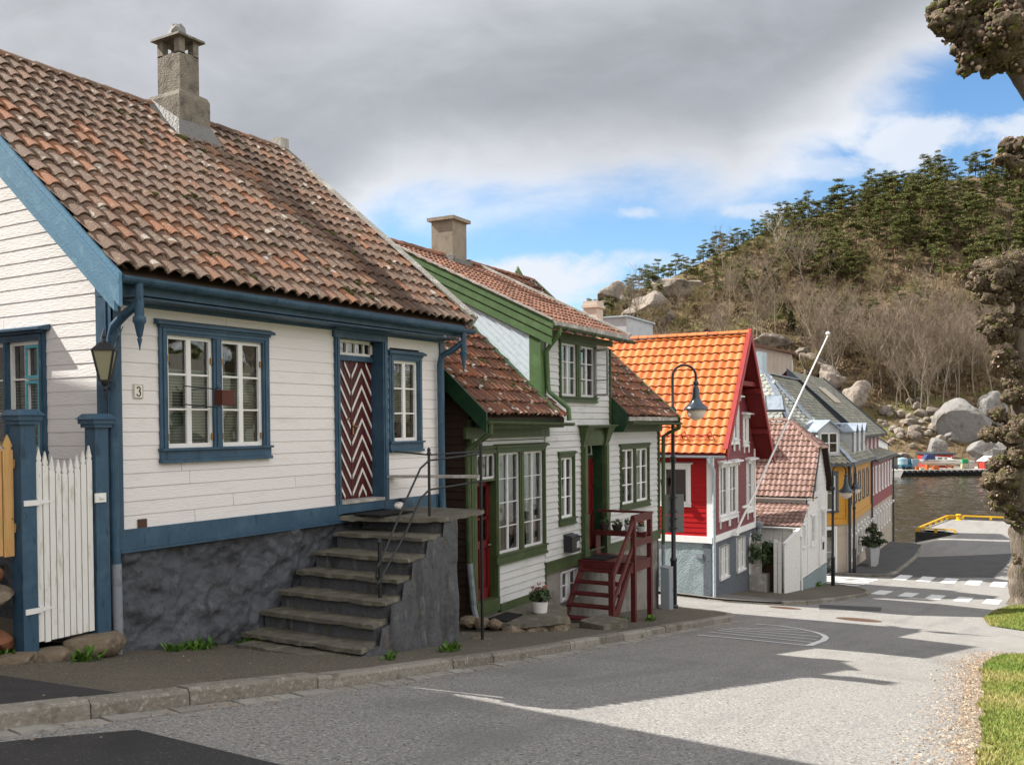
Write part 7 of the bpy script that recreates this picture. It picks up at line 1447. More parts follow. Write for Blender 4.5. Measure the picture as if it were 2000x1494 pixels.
qd0 = rgt.copy(); qb0 = V((math.cos(HEAD), math.sin(HEAD), 0)); wa = frange(.36, .60, .0021); wd_ = []; D_ = 64.
while D_ < 176: wd_.append(D_); D_ += .16 + (D_ - 60) * .0028
vs = []
for D_ in wd_:
    for a_ in wa:
        p_ = CAM + qb0 * D_ + qd0 * (a_ * D_); k = V((p_.x * .9 + p_.y * .3, p_.y * .7, 0)); vs.append((p_.x, p_.y, -9.95 + .11 * noise.noise(k * .55) + .075 * noise.noise(k * 1.3 + V((5, 0, 0))) + .04 * noise.noise(k * 2.9)))
n_ = len(wa); mb.mesh(vs, [(j * n_ + i, j * n_ + i + 1, (j + 1) * n_ + i + 1, (j + 1) * n_ + i) for j in range(len(wd_) - 1) for i in range(n_ - 1)]); o = mb.build('water', mw, smooth=True); o['kind'] = 'structure'
mb = MB(); mb.face([(65.9, -60, -8.80), (66.0, 60, -8.80), (66.0, 60, -14), (65.9, -60, -14)]); mb.box(65.6, 66.4, 2.4, 60, -12, -8.72); o = mb.build('quay_wall', MATS['quay_dark']); o['kind'] = 'structure'
sheet('quay', 'asphalt', frange(66, 89.2, 2), C_(-60), lambda x: interp(x, [(66, 1.2), (76, -.6), (76.2, 2.3), (88.6, 1.4), (89.2, .8)]) if x > 76.1 or x < 66.1 else interp(x, [(66, .8), (72, -1.0), (76.2, -.8)]), 0, 12, zf=lambda x, y: -8.80 - .2 * (x - 66) / 20)
mb = MB(); mb.box(76.1, 76.5, -.9, 2.45, -12, -9.0); mb.box(76.3, 89.0, 1.6, 2.0, -12, -9.1); mb.box(88.6, 89.3, -60, 1.4, -12, -8.98); o = mb.build('pier_wall', MATS['quay_dark']); o['kind'] = 'structure'
mb = MB(); vs = [(66.0, .9, -8.8), (76.1, -.9, -8.95), (76.1, 2.6, -9.9), (66.0, 4.4, -9.9)]; mb.face(vs); mb.face([(66, .9, -8.81), (72, -1.02, -8.86), (76.2, -.85, -8.95), (71, .4, -9.0)]); o = mb.build('slipway', MATS['concrete']); o['kind'] = 'structure'
def yrail(label, p, q, t=.10):
    mb = MB(); p, q = V(p), V(q); n = max(2, int((q - p).length / 2.2)); r_ = thing('edge_rail', label, 'edge rail', tuple(p), 0, 'yellow rails on the quay edge')
    mb.beam(p + V((0, 0, .28)), q + V((0, 0, .28)), t * 1.3, t); REL('rail', mb, 'rail_yellow', r_)
    for i in range(n + 1): c = p.lerp(q, i / n); mb = MB(); mb.box(c.x - .1, c.x + .1, c.y - .1, c.y + .1, c.z - .05, c.z + .22); REL('rail_foot', mb, 'rail_yellow', r_)
yrail('yellow edge rail along the near end of the pier', (76.3, 2.35, -8.98), (76.2, -.5, -8.98)); yrail('long yellow edge rail running out along the left side of the pier', (76.5, 2.3, -8.98), (88.3, 1.45, -8.98)); yrail('short yellow rail across the outer pier corner', (88.4, 1.4, -8.98), (88.9, .9, -8.98)); yrail('long yellow edge rail on the outer quay front', (88.9, .2, -8.98), (89.0, -9, -8.98), .12)
mb = MB(); c = onz(1872, 1016, -9.0); mb.lathe([(.3, 0), (.25, .05), (.18, .1), (.16, .4), (.26, .45), (.26, .52), (.1, .58)], tuple(c), 12); tag(mb.build('bollard', MATS['rail_yellow'], origin=tuple(c)), 'yellow mooring bollard in the gap between the quay rails', 'bollard')
# far quay
QC = onz(1850, 918, -8.9); qd = rgt.copy(); qd.z = 0; qd.normalize(); qb = V((math.cos(HEAD), math.sin(HEAD), 0))   # runs square to the view of the street
def q(a, b, z=0): p = V((QC.x, QC.y, -8.85)) + qd * a + qb * b; return (p.x, p.y, -8.85 + z)
mb = MB(); mb.hexa([q(-12, 0, -.42), q(60, 0, -.42), q(60, 12, -.42), q(-12, 12, -.42), q(-12, 0, 0), q(60, 0, 0), q(60, 12, 0), q(-12, 12, 0)]); o = mb.build('far_quay', MATS['wood_weathered']); o['kind'] = 'structure'
mb = MB(); mb.hexa([q(-12, .3, -3), q(60, .3, -3), q(60, 2, -3), q(-12, 2, -3), q(-12, .3, -.42), q(60, .3, -.42), q(60, 2, -.42), q(-12, 2, -.42)]); o = mb.build('far_quay_wall', MATS['quay_dark']); o['kind'] = 'structure'
ty = None
for k in range(20):
    c = V(q(-9.0 + k * 1.02, -.14, -.52)); 
    if ty is None:
        mb = MB(); vs = []; n, m_ = 16, 6
        for i in range(n):
            a = 6.2832 * i / n
            for j in range(m_): b_ = 6.2832 * j / m_; r = .38 + .13 * math.cos(b_); vs.append(tuple(qd * (r * math.cos(a)) + V((0, 0, r * math.sin(a))) + qb * (.13 * math.sin(b_))))
        mb.mesh(vs, [(i * m_ + j, ((i + 1) % n) * m_ + j, ((i + 1) % n) * m_ + (j + 1) % m_, i * m_ + (j + 1) % m_) for i in range(n) for j in range(m_)]); ty = mb.build('fender_tyre', MATS['rubber'], smooth=True); o = ty
    else: o = ty.copy(); COL.objects.link(o)
    o.location = c; tag(o, 'black tyre fender hung in the row on the far quay', 'tyre', 'tyre fenders on the far quay')
qa = math.atan2(qd.y, qd.x)
def qthing(name, label, cat, a, b, z=0, group=None): t = thing(name, label, cat, q(a, b, z), qa, group); return t
def ax(px): d = ray(px, 900); return ((CAM + d * 173) - V((QC.x, QC.y, 0))).dot(qd)
PXM = 173 / 1850
t = qthing('motorboat', 'white motor boat with blue canopy standing on trestles on the far quay', 'boat', ax(1805), 3.2, .75)
L_ = 82 * PXM; mb = MB(); sec = [(0, .55, 0.05), (.12, .95, 0), (.5, 1.2, -.05), (.8, .85, .05), (.93, .45, .2), (1, .03, .45)]; vs = []
for f_, w_, k in sec: x = L_ * (1 - f_) if 0 else L_ * f_; vs += [(x, -w_ * 1.05, .95 + f_ * .12), (x, -w_, .55), (x, -w_ * .5, .12 + k * .8), (x, 0, k), (x, w_ * .5, .12 + k * .8), (x, w_, .55), (x, w_ * 1.05, .95 + f_ * .12)]
vs = [(L_ - a, b_, c_) for a, b_, c_ in vs]; n = 7; mb.mesh(vs, [(i * n + j, i * n + j + 1, (i + 1) * n + j + 1, (i + 1) * n + j) for i in range(len(sec) - 1) for j in range(n - 1)] + [tuple(range(7))]); mb.mesh(vs, [tuple([i * n for i in range(len(sec))] + [i * n + 6 for i in reversed(range(len(sec)))])]); mb.build('hull', MATS['boat_white'], t, smooth=50)
mb = MB(); mb.hexa([(.9, -.75, 1), (5.2, -.8, .98), (5.2, .8, .98), (.9, .75, 1), (1.8, -.6, 1.35), (5.0, -.65, 1.6), (5.0, .65, 1.6), (1.8, .6, 1.35)]) ; mb.v = [(L_ - a - .2 if 0 else a, b_, c_) for a, b_, c_ in mb.v]
mb = MB(); mb.hexa([(2.4, -.8, .95), (6.2, -.75, .98), (6.2, .75, .98), (2.4, .8, .95), (2.7, -.65, 1.62), (5.4, -.55, 1.4), (5.4, .55, 1.4), (2.7, .65, 1.62)]); mb.build('cabin', MATS['boat_white'], t)
mb = MB(); mb.box(3.2, 4.0, -.81, -.7, 1.15, 1.35); mb.box(4.4, 4.9, -.79, -.7, 1.12, 1.3); mb.build('cabin_window', MATS['ink'], t)
mb = MB(); mb.hexa([(.7, -.85, .98), (2.75, -.85, .98), (2.75, .85, .98), (.7, .85, .98), (1.3, -.7, 1.95), (2.6, -.7, 1.95), (2.6, .7, 1.95), (1.3, .7, 1.95)]); mb.build('canopy', MATS['boat_canvas'], t)
mb = MB(); mb.box(.3, 7, -1.18, -1.1, .80, .86); mb.build('rub_rail', MATS['ink'], t); mb = MB(); mb.tube([(5.6, -.55, 1.05), (5.8, -.5, 1.5), (7.1, -.2, 1.6), (7.4, 0, 1.4)], .03, 4); mb.build('bow_rail', MATS['steel'], t)
t2 = qthing('boat_trestle', 'wooden trestles propping up the motor boat', 'trestle', ax(1805), 3.2, 0)
for x in (1.8, 5.2): mb = MB(); mb.beam((x - .9, -1.1, 0), (x + .9, -1.1, .9), .08, .1); mb.beam((x + .9, -1.1, 0), (x - .9, -1.1, .75), .08, .1); mb.beam((x, -1, .7), (x, 1, .7), .15, .15); mb.build('trestle_leg', MATS['wood_new'], t2)
def shed(name, label, a0, w_, b, dp, h, wm, rm, gable=False, doors=None):
    t = qthing(name, label, 'shed', a0, b); mb = MB(); mb.box(0, w_, 0, dp, 0, h)
    for k in range(int(h / .25)): mb.box(-.01, w_ + .01, -.02, 0, k * .25, k * .25 + .23)
    mb.build('wall', MATS[wm], t); mb = MB()
    if gable: mb.prism([(-.2, -.3, h - .15), (w_ + .2, -.3, h - .15), (w_ / 2, -.3, h + w_ * .32)], (0, dp + .6, 0))
    else: mb.hexa([(-.3, -.4, h - .02), (w_ + .3, -.4, h - .02), (w_ + .3, dp + .3, h + .1), (-.3, dp + .3, h + .1), (-.3, -.4, h + .22), (w_ + .3, -.4, h + .22), (w_ + .3, dp + .3, h + .4), (-.3, dp + .3, h + .4)])
    mb.build('roof', MATS[rm], t); return t
t = shed('red_shed', 'long red wooden shed behind the motor boat', ax(1838), 57 * PXM, 7.5, 3.5, 2.55, 'shed_red', 'dark_trim'); mb = MB(); mb.box(2.6, 3.7, -.04, -.02, 0, 2); mb.box(3.9, 5.2, -.05, -.02, 1.75, 1.85); mb.build('door', MATS['red_trim'], t)
t = shed('red_kiosk', 'small red gabled hut at the edge of the far quay', ax(1924), 2.6, 1.2, 2.4, 1.55, 'shed_red', 'trim_white', True)
t = shed('stone_shed', 'low grey stone shed against the slope on the far quay', ax(1762), 32 * PXM, 8.5, 3, 2.2, 'rock_granite', 'quay_dark')
t = qthing('boathouse', 'white gabled boathouse at the end of the far quay', 'boathouse', ax(1728), 7, 0)
w_ = 2.9; mb = MB(); mb.box(-1.5, w_, 0, 7, 0, 2.4); mb.build('ground_floor', MATS['concrete'], t); mb = MB(); mb.prism([(-1.5, -.1, 2.4), (w_, -.1, 2.4), (w_, -.1, 4.7), (.2, -.1, 6.2), (-1.5, -.1, 4.7)], (0, 7, 0)); mb.build('wall', MATS['trim_white'], t)
mb = MB()
for s_ in (-1, 1): x = .2 + s_ * 3.3; mb.hexa([(x, -.4, 4.3), (.2, -.4, 6.25), (.2, 7, 6.25), (x, 7, 4.3), (x, -.4, 4.45), (.2, -.4, 6.42), (.2, 7, 6.42), (x, 7, 4.45)])
mb.build('roof', MATS['dark_trim'], t); mb = MB(); mb.box(.3, 1.6, -.14, -.1, 3.2, 4.1); mb.build('window', MATS['grey_panel'], t)
def qbox(name, label, cat, px, w_, b, z, h, mt, kind='box', group=None):
    t = None; mb = MB(); p = V(q(ax(px), b, z))
    if kind == 'tank': mb.lathe([(w_ * .5, 0), (w_ * .52, h * .1), (w_ * .5, h * .5), (w_ * .52, h * .9), (w_ * .45, h), (w_ * .15, h * 1.05), (w_ * .15, h * 1.12)], (0, 0, 0), 14)
    else:
        mb.box(-w_ / 2, w_ / 2, -.45, .45, .1, h)
        for k in (-1, 0, 1): mb.box(k * w_ * .4 - .06, k * w_ * .4 + .06, -.45, .45, 0, .1)
        mb.box(-w_ / 2 - .03, w_ / 2 + .03, -.48, .48, h * .88, h + .02)
        for k in range(5): mb.box(-w_ / 2 + .08 + k * w_ / 5, -w_ / 2 + .14 + k * w_ / 5, -.48, -.45, .15, h * .85)
    o = mb.build(name, MATS[mt]); o.location = p; o.rotation_euler = (0, 0, qa); tag(o, label, cat, group); return o
qbox('water_tank', 'pale blue round tank at the left end of the far quay', 'tank', 1772, 1.7, 3.0, .85, 1.25, 'plastic_lightblue', 'tank')
t = qthing('handcart', 'bright blue trailer under the pale tank', 'trailer', ax(1765), 2.6, 0); mb = MB(); mb.box(.0, 2.0, -.6, .6, .45, .85); mb.box(2, 2.8, -.05, .05, .5, .58); mb.build('bed', MATS['plastic_blue'], t)
for x in (.4, 1.5): mb = MB(); mb.fr = None; mb.tube([(x, -.72, .32), (x, -.58, .32)], .32, 12); mb.build('wheel', MATS['rubber'], t)
qbox('fish_box', 'pale blue plastic tub between the tank and the boat', 'tub', 1797, 1.2, 3.4, 0.0, 1.85, 'plastic_lightblue'); qbox('fish_box', 'teal plastic tub beside the bow of the boat', 'tub', 1786, 1.0, 3.8, 0.0, 1.9, 'plastic_blue')
qbox('crate', 'orange plastic crate left of the boat', 'crate', 1795, .9, 1.6, 0, .55, 'plastic_orange'); qbox('crate', 'orange and yellow crate at the quay edge left of the boat', 'crate', 1800, .8, 1.0, 0, .4, 'plastic_yellow'); qbox('crate', 'orange red box under the boat hull', 'crate', 1829, 1.1, 1.4, 0, .6, 'plastic_orange'); qbox('crate', 'small red post box standing left of the boat trestles', 'crate', 1811, .25, 1.2, 0, .9, 'plastic_orange')
qbox('crate', 'cream plastic box under the green box', 'crate', 1899, 1.0, 4, 0, .95, 'plastic_yellow'); qbox('crate', 'green plastic box on top of the cream box', 'crate', 1899, 1.0, 4, .97, .75, 'plastic_green'); qbox('crate', 'lowest white box of the stack right of the red shed', 'crate', 1911, 1.1, 4, 0, .5, 'plastic_white'); qbox('crate', 'middle white box of the stack right of the red shed', 'crate', 1911, 1.1, 4, .52, .48, 'plastic_white'); qbox('crate', 'topmost white box of the stack right of the red shed', 'crate', 1911, 1.1, 4, 1.02, .45, 'plastic_white')
t = qthing('small_boat', 'white boat bow with blue sail cover at the left end of the quay', 'boat', ax(1738) - .5, -3.2, -1.1); mb = MB(); mb.hexa([(-3, -.8, 0), (.6, -.3, 0), (.6, .3, 0), (-3, .8, 0), (-3, -1.1, 1.15), (1.3, -.15, 1.35), (1.3, .15, 1.35), (-3, 1.1, 1.15)]); mb.build('hull', MATS['boat_white'], t); mb = MB(); mb.tube([(-2.5, 0, 3.0), (.2, 0, 1.5)], .18, 6); mb.tube([(-1.2, 0, 1), (-1.2, 0, 3.8)], .05, 5); mb.build('sail_cover', MATS['boat_canvas'], t)
# ================================================================= the hill across the water
CX, CY = CAM.x, CAM.y
SKY_ = [(-900, 800), (600, 765), (900, 705), (1100, 650), (1180, 596), (1250, 566), (1320, 541), (1400, 504), (1500, 458), (1600, 424), (1700, 392), (1800, 366), (1900, 354), (2000, 356), (2200, 385), (2600, 500), (3300, 720)]
def hill_z(a, D):
    px = 1000 + 1850 * a; e = (830 - interp(px, SKY_)) / 1850; Dc = interp(px, [(900, 235), (1200, 250), (1500, 285), (1900, 315), (2400, 320)]); D0 = 184.5
    zc = e * Dc; s = (D - D0) / (Dc - D0)
    if s < 0: return -8.9 + s * 30
    x, y = a * D, D
    n = noise.noise(V((x * .035, y * .035, 1))) * 3.2 + noise.noise(V((x * .09, y * .09, 5))) * 1.6 + abs(noise.noise(V((x * .05, y * .05, 9)))) * 3.0 - 1
    n += .7 * noise.noise(V((x * .3, y * .3, 2)))
    if s <= 1: z = -8.9 + (zc + 8.9) * (.90 * s ** .92 + .10 * math.sin(s * math.pi * .5)) + n * min(1, s * 5) * (1 - .72 * max(0, (s - .7) / .3))
    else: z = zc + n * .28 - (s - 1) * (Dc - D0) * .25
    return z
def hp(a, D): p = V((CX, CY, 0)) + qb * D + qd * (a * D); p.z = hill_z(a, D); return p
As = frange(-.75, 1.0, .0075); Ds = frange(176, 400, 2.6); mb = MB(); vs = [tuple(hp(a, D)) for D in Ds for a in As]; n = len(As)
mb.mesh(vs, [(j * n + i, j * n + i + 1, (j + 1) * n + i + 1, (j + 1) * n + i) for j in range(len(Ds) - 1) for i in range(n - 1)])
o = mb.build('hill', MATS['hill_floor'], smooth=True); o['kind'] = 'structure'
def ray_hill(px, py):
    """distance at which the sight line through a photo point meets the hill"""
    d = ray(px, py); hd = (d.x * qb.x + d.y * qb.y); lat = (d.x * qd.x + d.y * qd.y); D = 180.
    while D < 390:
        if CAM.z + d.z * D / hd < hill_z(lat / hd, D): break
        D += .5
    return lat / hd, D
# rock faces and boulders, each its own stone
def hrock(px, py, w, h, label, mt='rock_granite', seed=0, sub=4, dep=.7, amp=.35, group=None, sink=.26, fq=1.1):
    a, D = ray_hill(px, py + h * .5); D += 0; k = D / 1850; c = V((CX, CY, 0)) + qb * (D + w * k * dep * sink) + qd * (a * D); z = -ray(px, py).z; c.z = (ray(px, py).z) * D
    mb = MB(); mb.rock((0, 0, 0), (w * k * .55, w * k * dep * .55, h * k * .58), seed, sub, amp * .55, fq=fq, cuts=11); o = mb.build('boulder' if w < 60 else 'rock_face', MATS[mt], smooth=24); o.location = c; o.rotation_euler = (0, 0, qa + .2 * noise.noise(V((seed, 2, 3)))); tag(o, label, 'rock', group); return o
hrock(1312, 562, 135, 52, 'broad pale rock face just below the pines at the left end of the hill', seed=11, fq=1.5); hrock(1215, 578, 80, 54, 'rounded rock face left of the broad one on the ridge', seed=12, fq=1.5); hrock(1268, 606, 118, 66, 'cracked cliff with dark hollow beneath the broad rock face', seed=13, amp=.55, fq=1.7); hrock(1180, 600, 40, 36, 'small rock knob at the far left end of the ridge', seed=27)
hrock(1505, 668, 72, 44, 'grey rock slab above the beige house roof', seed=14, fq=1.4); hrock(1595, 715, 80, 62, 'rock outcrop right of the beige house', seed=15, amp=.5, fq=1.6); hrock(1630, 740, 66, 54, 'jagged outcrop behind the slate roofs', seed=16, amp=.5, fq=1.6); hrock(1672, 780, 62, 70, 'rounded cliff above the dark red house roof', seed=17, fq=1.4); hrock(1570, 690, 50, 30, 'low rock half hidden in scrub right of the flagpole foot', seed=28)
hrock(1893, 826, 108, 86, 'huge pale boulder above the red shed', 'rock_pale', 18, sub=4, amp=.28, fq=.9); hrock(1942, 800, 60, 74, 'pale slab leaning right of the huge boulder', 'rock_pale', 19, amp=.45); hrock(1925, 885, 70, 46, 'tilted pale slab below the huge boulder', 'rock_pale', 20, amp=.4); hrock(1832, 878, 40, 46, 'upright pale stone left of the red shed', 'rock_pale', 21); hrock(1862, 850, 36, 26, 'angular stone at the lower left of the huge boulder', 'rock_pale', 22); hrock(1958, 880, 50, 40, 'grey rock by the red hut', 'rock_pale', 23)
hrock(1955, 372, 46, 16, 'pale rock outcrop on the ridge right of the lamp mast', seed=24); hrock(1890, 382, 40, 14, 'small rock outcrop below the ridge pines', seed=25); hrock(1865, 372, 30, 10, 'bare rock top of the ridge under the mast', seed=26); hrock(1445, 690, 34, 24, 'rock in the scrub above the orange roof', seed=29)
RB = random.Random(5); pile = []
for i in range(64):
    px = RB.gauss(1782, 42); py = RB.gauss(832, 26)
    if not (1690 < px < 1850 and 775 < py < 895): continue
    w = RB.uniform(9, 30); pile.append(hrock(px, py, w, w * RB.uniform(.55, .85), 'tan boulder in the rock slide above the far quay', 'rock_granite', 40 + i, sub=2, amp=.3, group='boulders of the rock slide'))
# trees ------------------------------------------------------------------
def pine(seed, H):
    r = random.Random(seed); mb = MB(); m0 = 1; lean = V((r.uniform(-.06, .06), r.uniform(-.06, .06), 1)); mb.m = 0
    pts = [lean * (H * t) + V((.2 * math.sin(t * 5 + seed), .2 * math.cos(t * 4), 0)) * t for t in (0, .3, .6, .85, .97)]; mb.tube(pts, [H * .018, H * .015, H * .011, H * .006, .02], 5)
    nb = r.randint(20, 28)
    for b in range(nb):
        t = r.uniform(.24, 1.0); a = r.uniform(0, 6.28); base = lean * (H * t); rr = H * .30 * (1.15 - t) ** .6 * r.uniform(.45, 1.1) + .25; tip = base + V((math.cos(a) * rr, math.sin(a) * rr, rr * r.uniform(.05, .4)))
        mb.m = 0; mb.piece = .5; mb.tube([base, tip], [.05, .02], 3)
        mb.m = 1
        for c in range(r.randint(2, 4)):
            cc = base.lerp(tip, r.uniform(.5, 1.1)) + V((r.gauss(0, .25), r.gauss(0, .25), r.gauss(.1, .12))); cr = r.uniform(.55, 1.15)
            for q_ in range(40):
                d = V((r.gauss(0, 1), r.gauss(0, 1), r.gauss(0, .45))); d = d.normalized() * cr * r.uniform(.3, 1); p = cc + V((d.x, d.y, d.z * .5)); nn = V((r.uniform(-.7, .7), r.uniform(-.7, .7), 1)).normalized(); x = nn.cross(V((r.uniform(-1, 1), r.uniform(-1, 1), .1))).normalized(); y = nn.cross(x); s = r.uniform(.13, .30); mb.piece = min(1, max(0, r.gauss(.45, .25)))
                mb.face([p - x * s, p + y * s * .34, p + x * s + V((0, 0, s * .5)), p - y * s * .34])
    return mb
def fir(seed, H):
    r = random.Random(seed); mb = MB(); mb.m = 0; mb.tube([(0, 0, 0), (0, 0, H)], [.16, .02], 5); mb.m = 1
    for i in range(420):
        t = r.random() ** .8; a = r.uniform(0, 6.28); rr = H * .24 * (1 - t) * r.uniform(.35, 1.05) + .08; p = V((math.cos(a) * rr, math.sin(a) * rr, H * (.06 + .94 * t) - rr * .25)); s = r.uniform(.25, .55) * (1.2 - t * .6); o = V((math.cos(a), math.sin(a), -.25)); x = o.cross(V((0, 0, 1))).normalized(); mb.piece = min(1, max(0, r.gauss(.45, .25)))
        mb.face([p - o * s, p + x * s * .45, p + o * s * .8, p - x * s * .45]); mb.face([p - o * s * .6, p + V((0, 0, s * .4)), p + o * s * .6, p - V((0, 0, s * .3))])
    return mb
def bare(seed, H, spread=.28, dens=1., up=.55, twig=1.):
    r = random.Random(seed); mb = MB(); 
    def br(p, d, L, rad, lev):
        k = 3 if lev < 2 else 2; pts = [p]; dd = d.copy()
        for i in range(k): dd = (dd + V((r.gauss(0, .13), r.gauss(0, .13), .10)) ).normalized(); pts.append(pts[-1] + dd * L / k)
        mb.piece = min(1, max(0, .25 + lev * .17 + r.uniform(-.15, .15))); mb.tube(pts, [lerp(rad, rad * .45, i / k) for i in range(k + 1)], 5 if lev == 0 else 3, cap=False)
        if lev >= 3: return
        nn = int((9, 6, 6)[lev] * dens)
        for i in range(nn):
            t = r.uniform(.38 if lev == 0 else .2, 1.0); j = min(k - 1, int(t * k)); q_ = pts[j].lerp(pts[j + 1], t * k - j); a = r.uniform(0, 6.28); side = V((math.cos(a), math.sin(a), 0)); nd = (dd * up + side * r.uniform(.5, .9) + V((0, 0, .35))).normalized(); br(q_, nd, L * r.uniform(.28, .5) * (1.1 if lev == 0 else 1.0), max(.018 * twig, rad * .38 * (1.1 - t * .5)), lev + 1)
    br(V((0, 0, 0)), V((r.uniform(-.06, .06), r.uniform(-.06, .06), 1)).normalized(), H, H * .012, 0); return mb
PINES = [pine(s, 10).build('pine_tree', [MATS['pine_bark'], MATS['pine_needle']]) for s in range(1, 7)]
FIRS = [fir(s, 7).build('fir_tree', [MATS['pine_bark'], MATS['fir_needle']]) for s in range(3)]
BARES = [bare(s, 13, dens=1.25).build('bare_tree', MATS['bare_bark']) for s in range(1, 6)]; BROAD = [bare(s + 20, 7, dens=1.35, up=.25).build('bare_tree', MATS['twig_brown']) for s in range(1, 5)]
birch = bare(55, 11, dens=1.3).build('birch_tree', MATS['birch_bark'])
for p in PINES + FIRS + BARES + BROAD + [birch]: COL.objects.unlink(p)
RT = random.Random(11)
def plant(protos, px=None, py=None, aD=None, sc=1., label='', cat='tree', group=None, rnd=.2):
    a, D = aD if aD else ray_hill(px, py); p = hp(a, D); pr = RT.choice(protos); o = pr.copy(); COL.objects.link(o); o.name = pr.name.split('.')[0]; k = sc * RT.uniform(1 - rnd, 1 + rnd); o.location = p - V((0, 0, .25)); o.scale = (k * RT.uniform(.9, 1.15), k * RT.uniform(.9, 1.15), k); o.rotation_euler = (RT.gauss(0, .04), RT.gauss(0, .04), RT.uniform(0, 6.28)); tag(o, label, cat, group); return o
G1_ = 'pines on the skyline ridge'; G2_ = 'pines on the upper slope'; G3_ = 'tall bare trees on the lower slope'; G4_ = 'low bare trees on the slope'
def Dcrest(px): return interp(px, [(900, 235), (1200, 250), (1500, 285), (1900, 315), (2400, 320)])
px = 1155.
while px < 2040:
    a = (px - 1000) / 1850; low = px < 1560; plant(PINES, aD=(a, Dcrest(px) + RT.uniform(-7, 3)), sc=RT.uniform(.42, .68) if low else RT.uniform(.5, .8), label='dark pine growing along the skyline ridge of the hill', group=G1_)
    if RT.random() < .75: plant(PINES, aD=(a + RT.uniform(-.01, .01), Dcrest(px) - RT.uniform(6, 16)), sc=RT.uniform(.45, .7), label='dark pine growing along the skyline ridge of the hill', group=G1_)
    px += RT.uniform(5, 13) if px < 1800 or px > 1900 else RT.uniform(10, 24)
for px, sc in ((1812, .95), (1830, 1.05), (1838, .9), (1730, .8), (1700, .95), (1545, .62), (1560, .6), (1905, .8), (1925, .9), (1855, .7)): plant(PINES, aD=((px - 1000) / 1850, Dcrest(px) - 1), sc=sc, label='tall pine standing clear above the skyline', group='tall pines on the skyline', rnd=.05)
n_ = 0
while n_ < 185:
    px, py = RT.uniform(1400, 2040), RT.uniform(372, 650)
    dens = (1 - abs(px - 1850) / 520) * (1.25 - max(0, py - 470) / 150) + .7 * noise.noise(V((px * .011, py * .015, 4)))
    if py < interp(px, SKY_) + 14 or dens < RT.random() * .85 + .12: continue
    plant(PINES, px, py, sc=RT.uniform(.65, 1.05), label='green pine among the dense pines of the upper slope', group=G2_); n_ += 1
for px, py, s in ((1520, 640, .8), (1545, 650, .9), (1568, 655, .8), (1590, 640, .7), (1530, 615, .7), (1495, 560, .8), (1470, 590, .7), (1790, 585, .5), (1400, 560, .6), (1380, 590, .5), (1440, 620, .6), (1605, 600, .8), (1620, 540, 1.), (1660, 560, 1), (1600, 520, 1.), (1350, 610, .5), (1230, 640, .5), (1640, 620, .7)): plant(FIRS + PINES[:2], px, py, sc=s, label='dark evergreen standing alone among the bare trees', group='scattered evergreens on the slope', rnd=.1)
n_ = 0
while n_ < 110:
    px, py = RT.uniform(1590, 2000), RT.uniform(640, 812)
    if px < 1700 and py > 760 or py > 790 and px > 1860: continue
    plant(BARES, px, py, sc=RT.uniform(.55, 1.0) * (1.1 if py > 720 else .8), label='tall leafless tree on the lower slope above the boulders', group=G3_); n_ += 1
n_ = 0
while n_ < 150:
    px, py = RT.uniform(1190, 2010), RT.uniform(470, 770)
    if py < interp(px, SKY_) + 40 or (px > 1640 and py < 600 and RT.random() < .75) or (px < 1350 and py < 590 and RT.random() < .8): continue
    plant(BROAD + BARES[:1], px, py, sc=RT.uniform(.55, 1.1), label='low leafless brown tree in the scrub of the hillside', group=G4_); n_ += 1
plant([birch], 1527, 525, sc=.95, label='pale leafless birch below the ridge pines', rnd=.02)
# scrub: nobody could count it
mb = MB(); k = 0
for i in range(12500):
    px, py = RT.uniform(1150, 2040), RT.uniform(400, 880); 
    if py < interp(px, SKY_) + 8: continue
    if py > 800 and RT.random() < .7: continue
    if px < 1700 and py > 720 and RT.random() < .5: continue
    D0 = None; a, D = ray_hill(px, py); c = hp(a, D); h = RT.uniform(.35, 1.6) * (.6 if py > 780 else 1); w = h * RT.uniform(.5, 1.0); mb.piece = min(1, max(0, .38 + .8 * noise.noise(V((px * .02, py * .025, 8))) + RT.uniform(-.3, .3)))
    for q_ in range(7):
        d = V((RT.gauss(0, .5), RT.gauss(0, .5), RT.uniform(.3, 1))).normalized() * h; x = d.cross(V((0, 0, 1))).normalized() * RT.uniform(.04, .14); b = c + V((RT.uniform(-.4, .4) * w, RT.uniform(-.4, .4) * w, -.1)); mb.face([b - x * .3, b + x * .3, b + d + x, b + d * 1.15, b + d - x])
o = mb.build('hill_scrub', MATS['twig_brown']); o['kind'] = 'stuff'; o['label'] = 'brown leafless scrub covering the hillside'
# lamp mast on the ridge
b_ = hp((1828 - 1000) / 1850, Dcrest(1828) - 2); t = thing('lamp_mast', 'thin mast with a flat flood light bar above the ridge pines', 'mast', tuple(b_), qa); zt = ray(1828, 312).z * (Dcrest(1828) - 2) - b_.z
mb = MB(); mb.tube([(0, 0, 0), (0, 0, zt)], [.14, .09], 6); mb.build('pole', MATS['pipe_grey'], t); mb = MB(); mb.box(-2.4, 1.1, -.3, .3, zt - .1, zt + .12); mb.box(-.1, 1.9, -.5, .5, zt - .25, zt + .3); mb.build('flood_light', MATS['pipe_grey'], t)

# trees on the rising ground across the street, outside the right edge (they show only in the window glass)
for i in range(44):
    x = RT.uniform(-6, 62); y = -RT.uniform(29, 40); pr = RT.choice(PINES[:3] + BROAD[:2] + BARES[:2]); o = pr.copy(); COL.objects.link(o); o.location = (x, y, gz(x) + .3 + max(0, -30 - y) * .3); k = RT.uniform(.9, 1.3); o.scale = (k, k, k * .9); o.rotation_euler = (0, 0, RT.uniform(0, 6.28)); tag(o, 'tree in the park on the rising ground across the street', 'tree', 'park trees across the street')
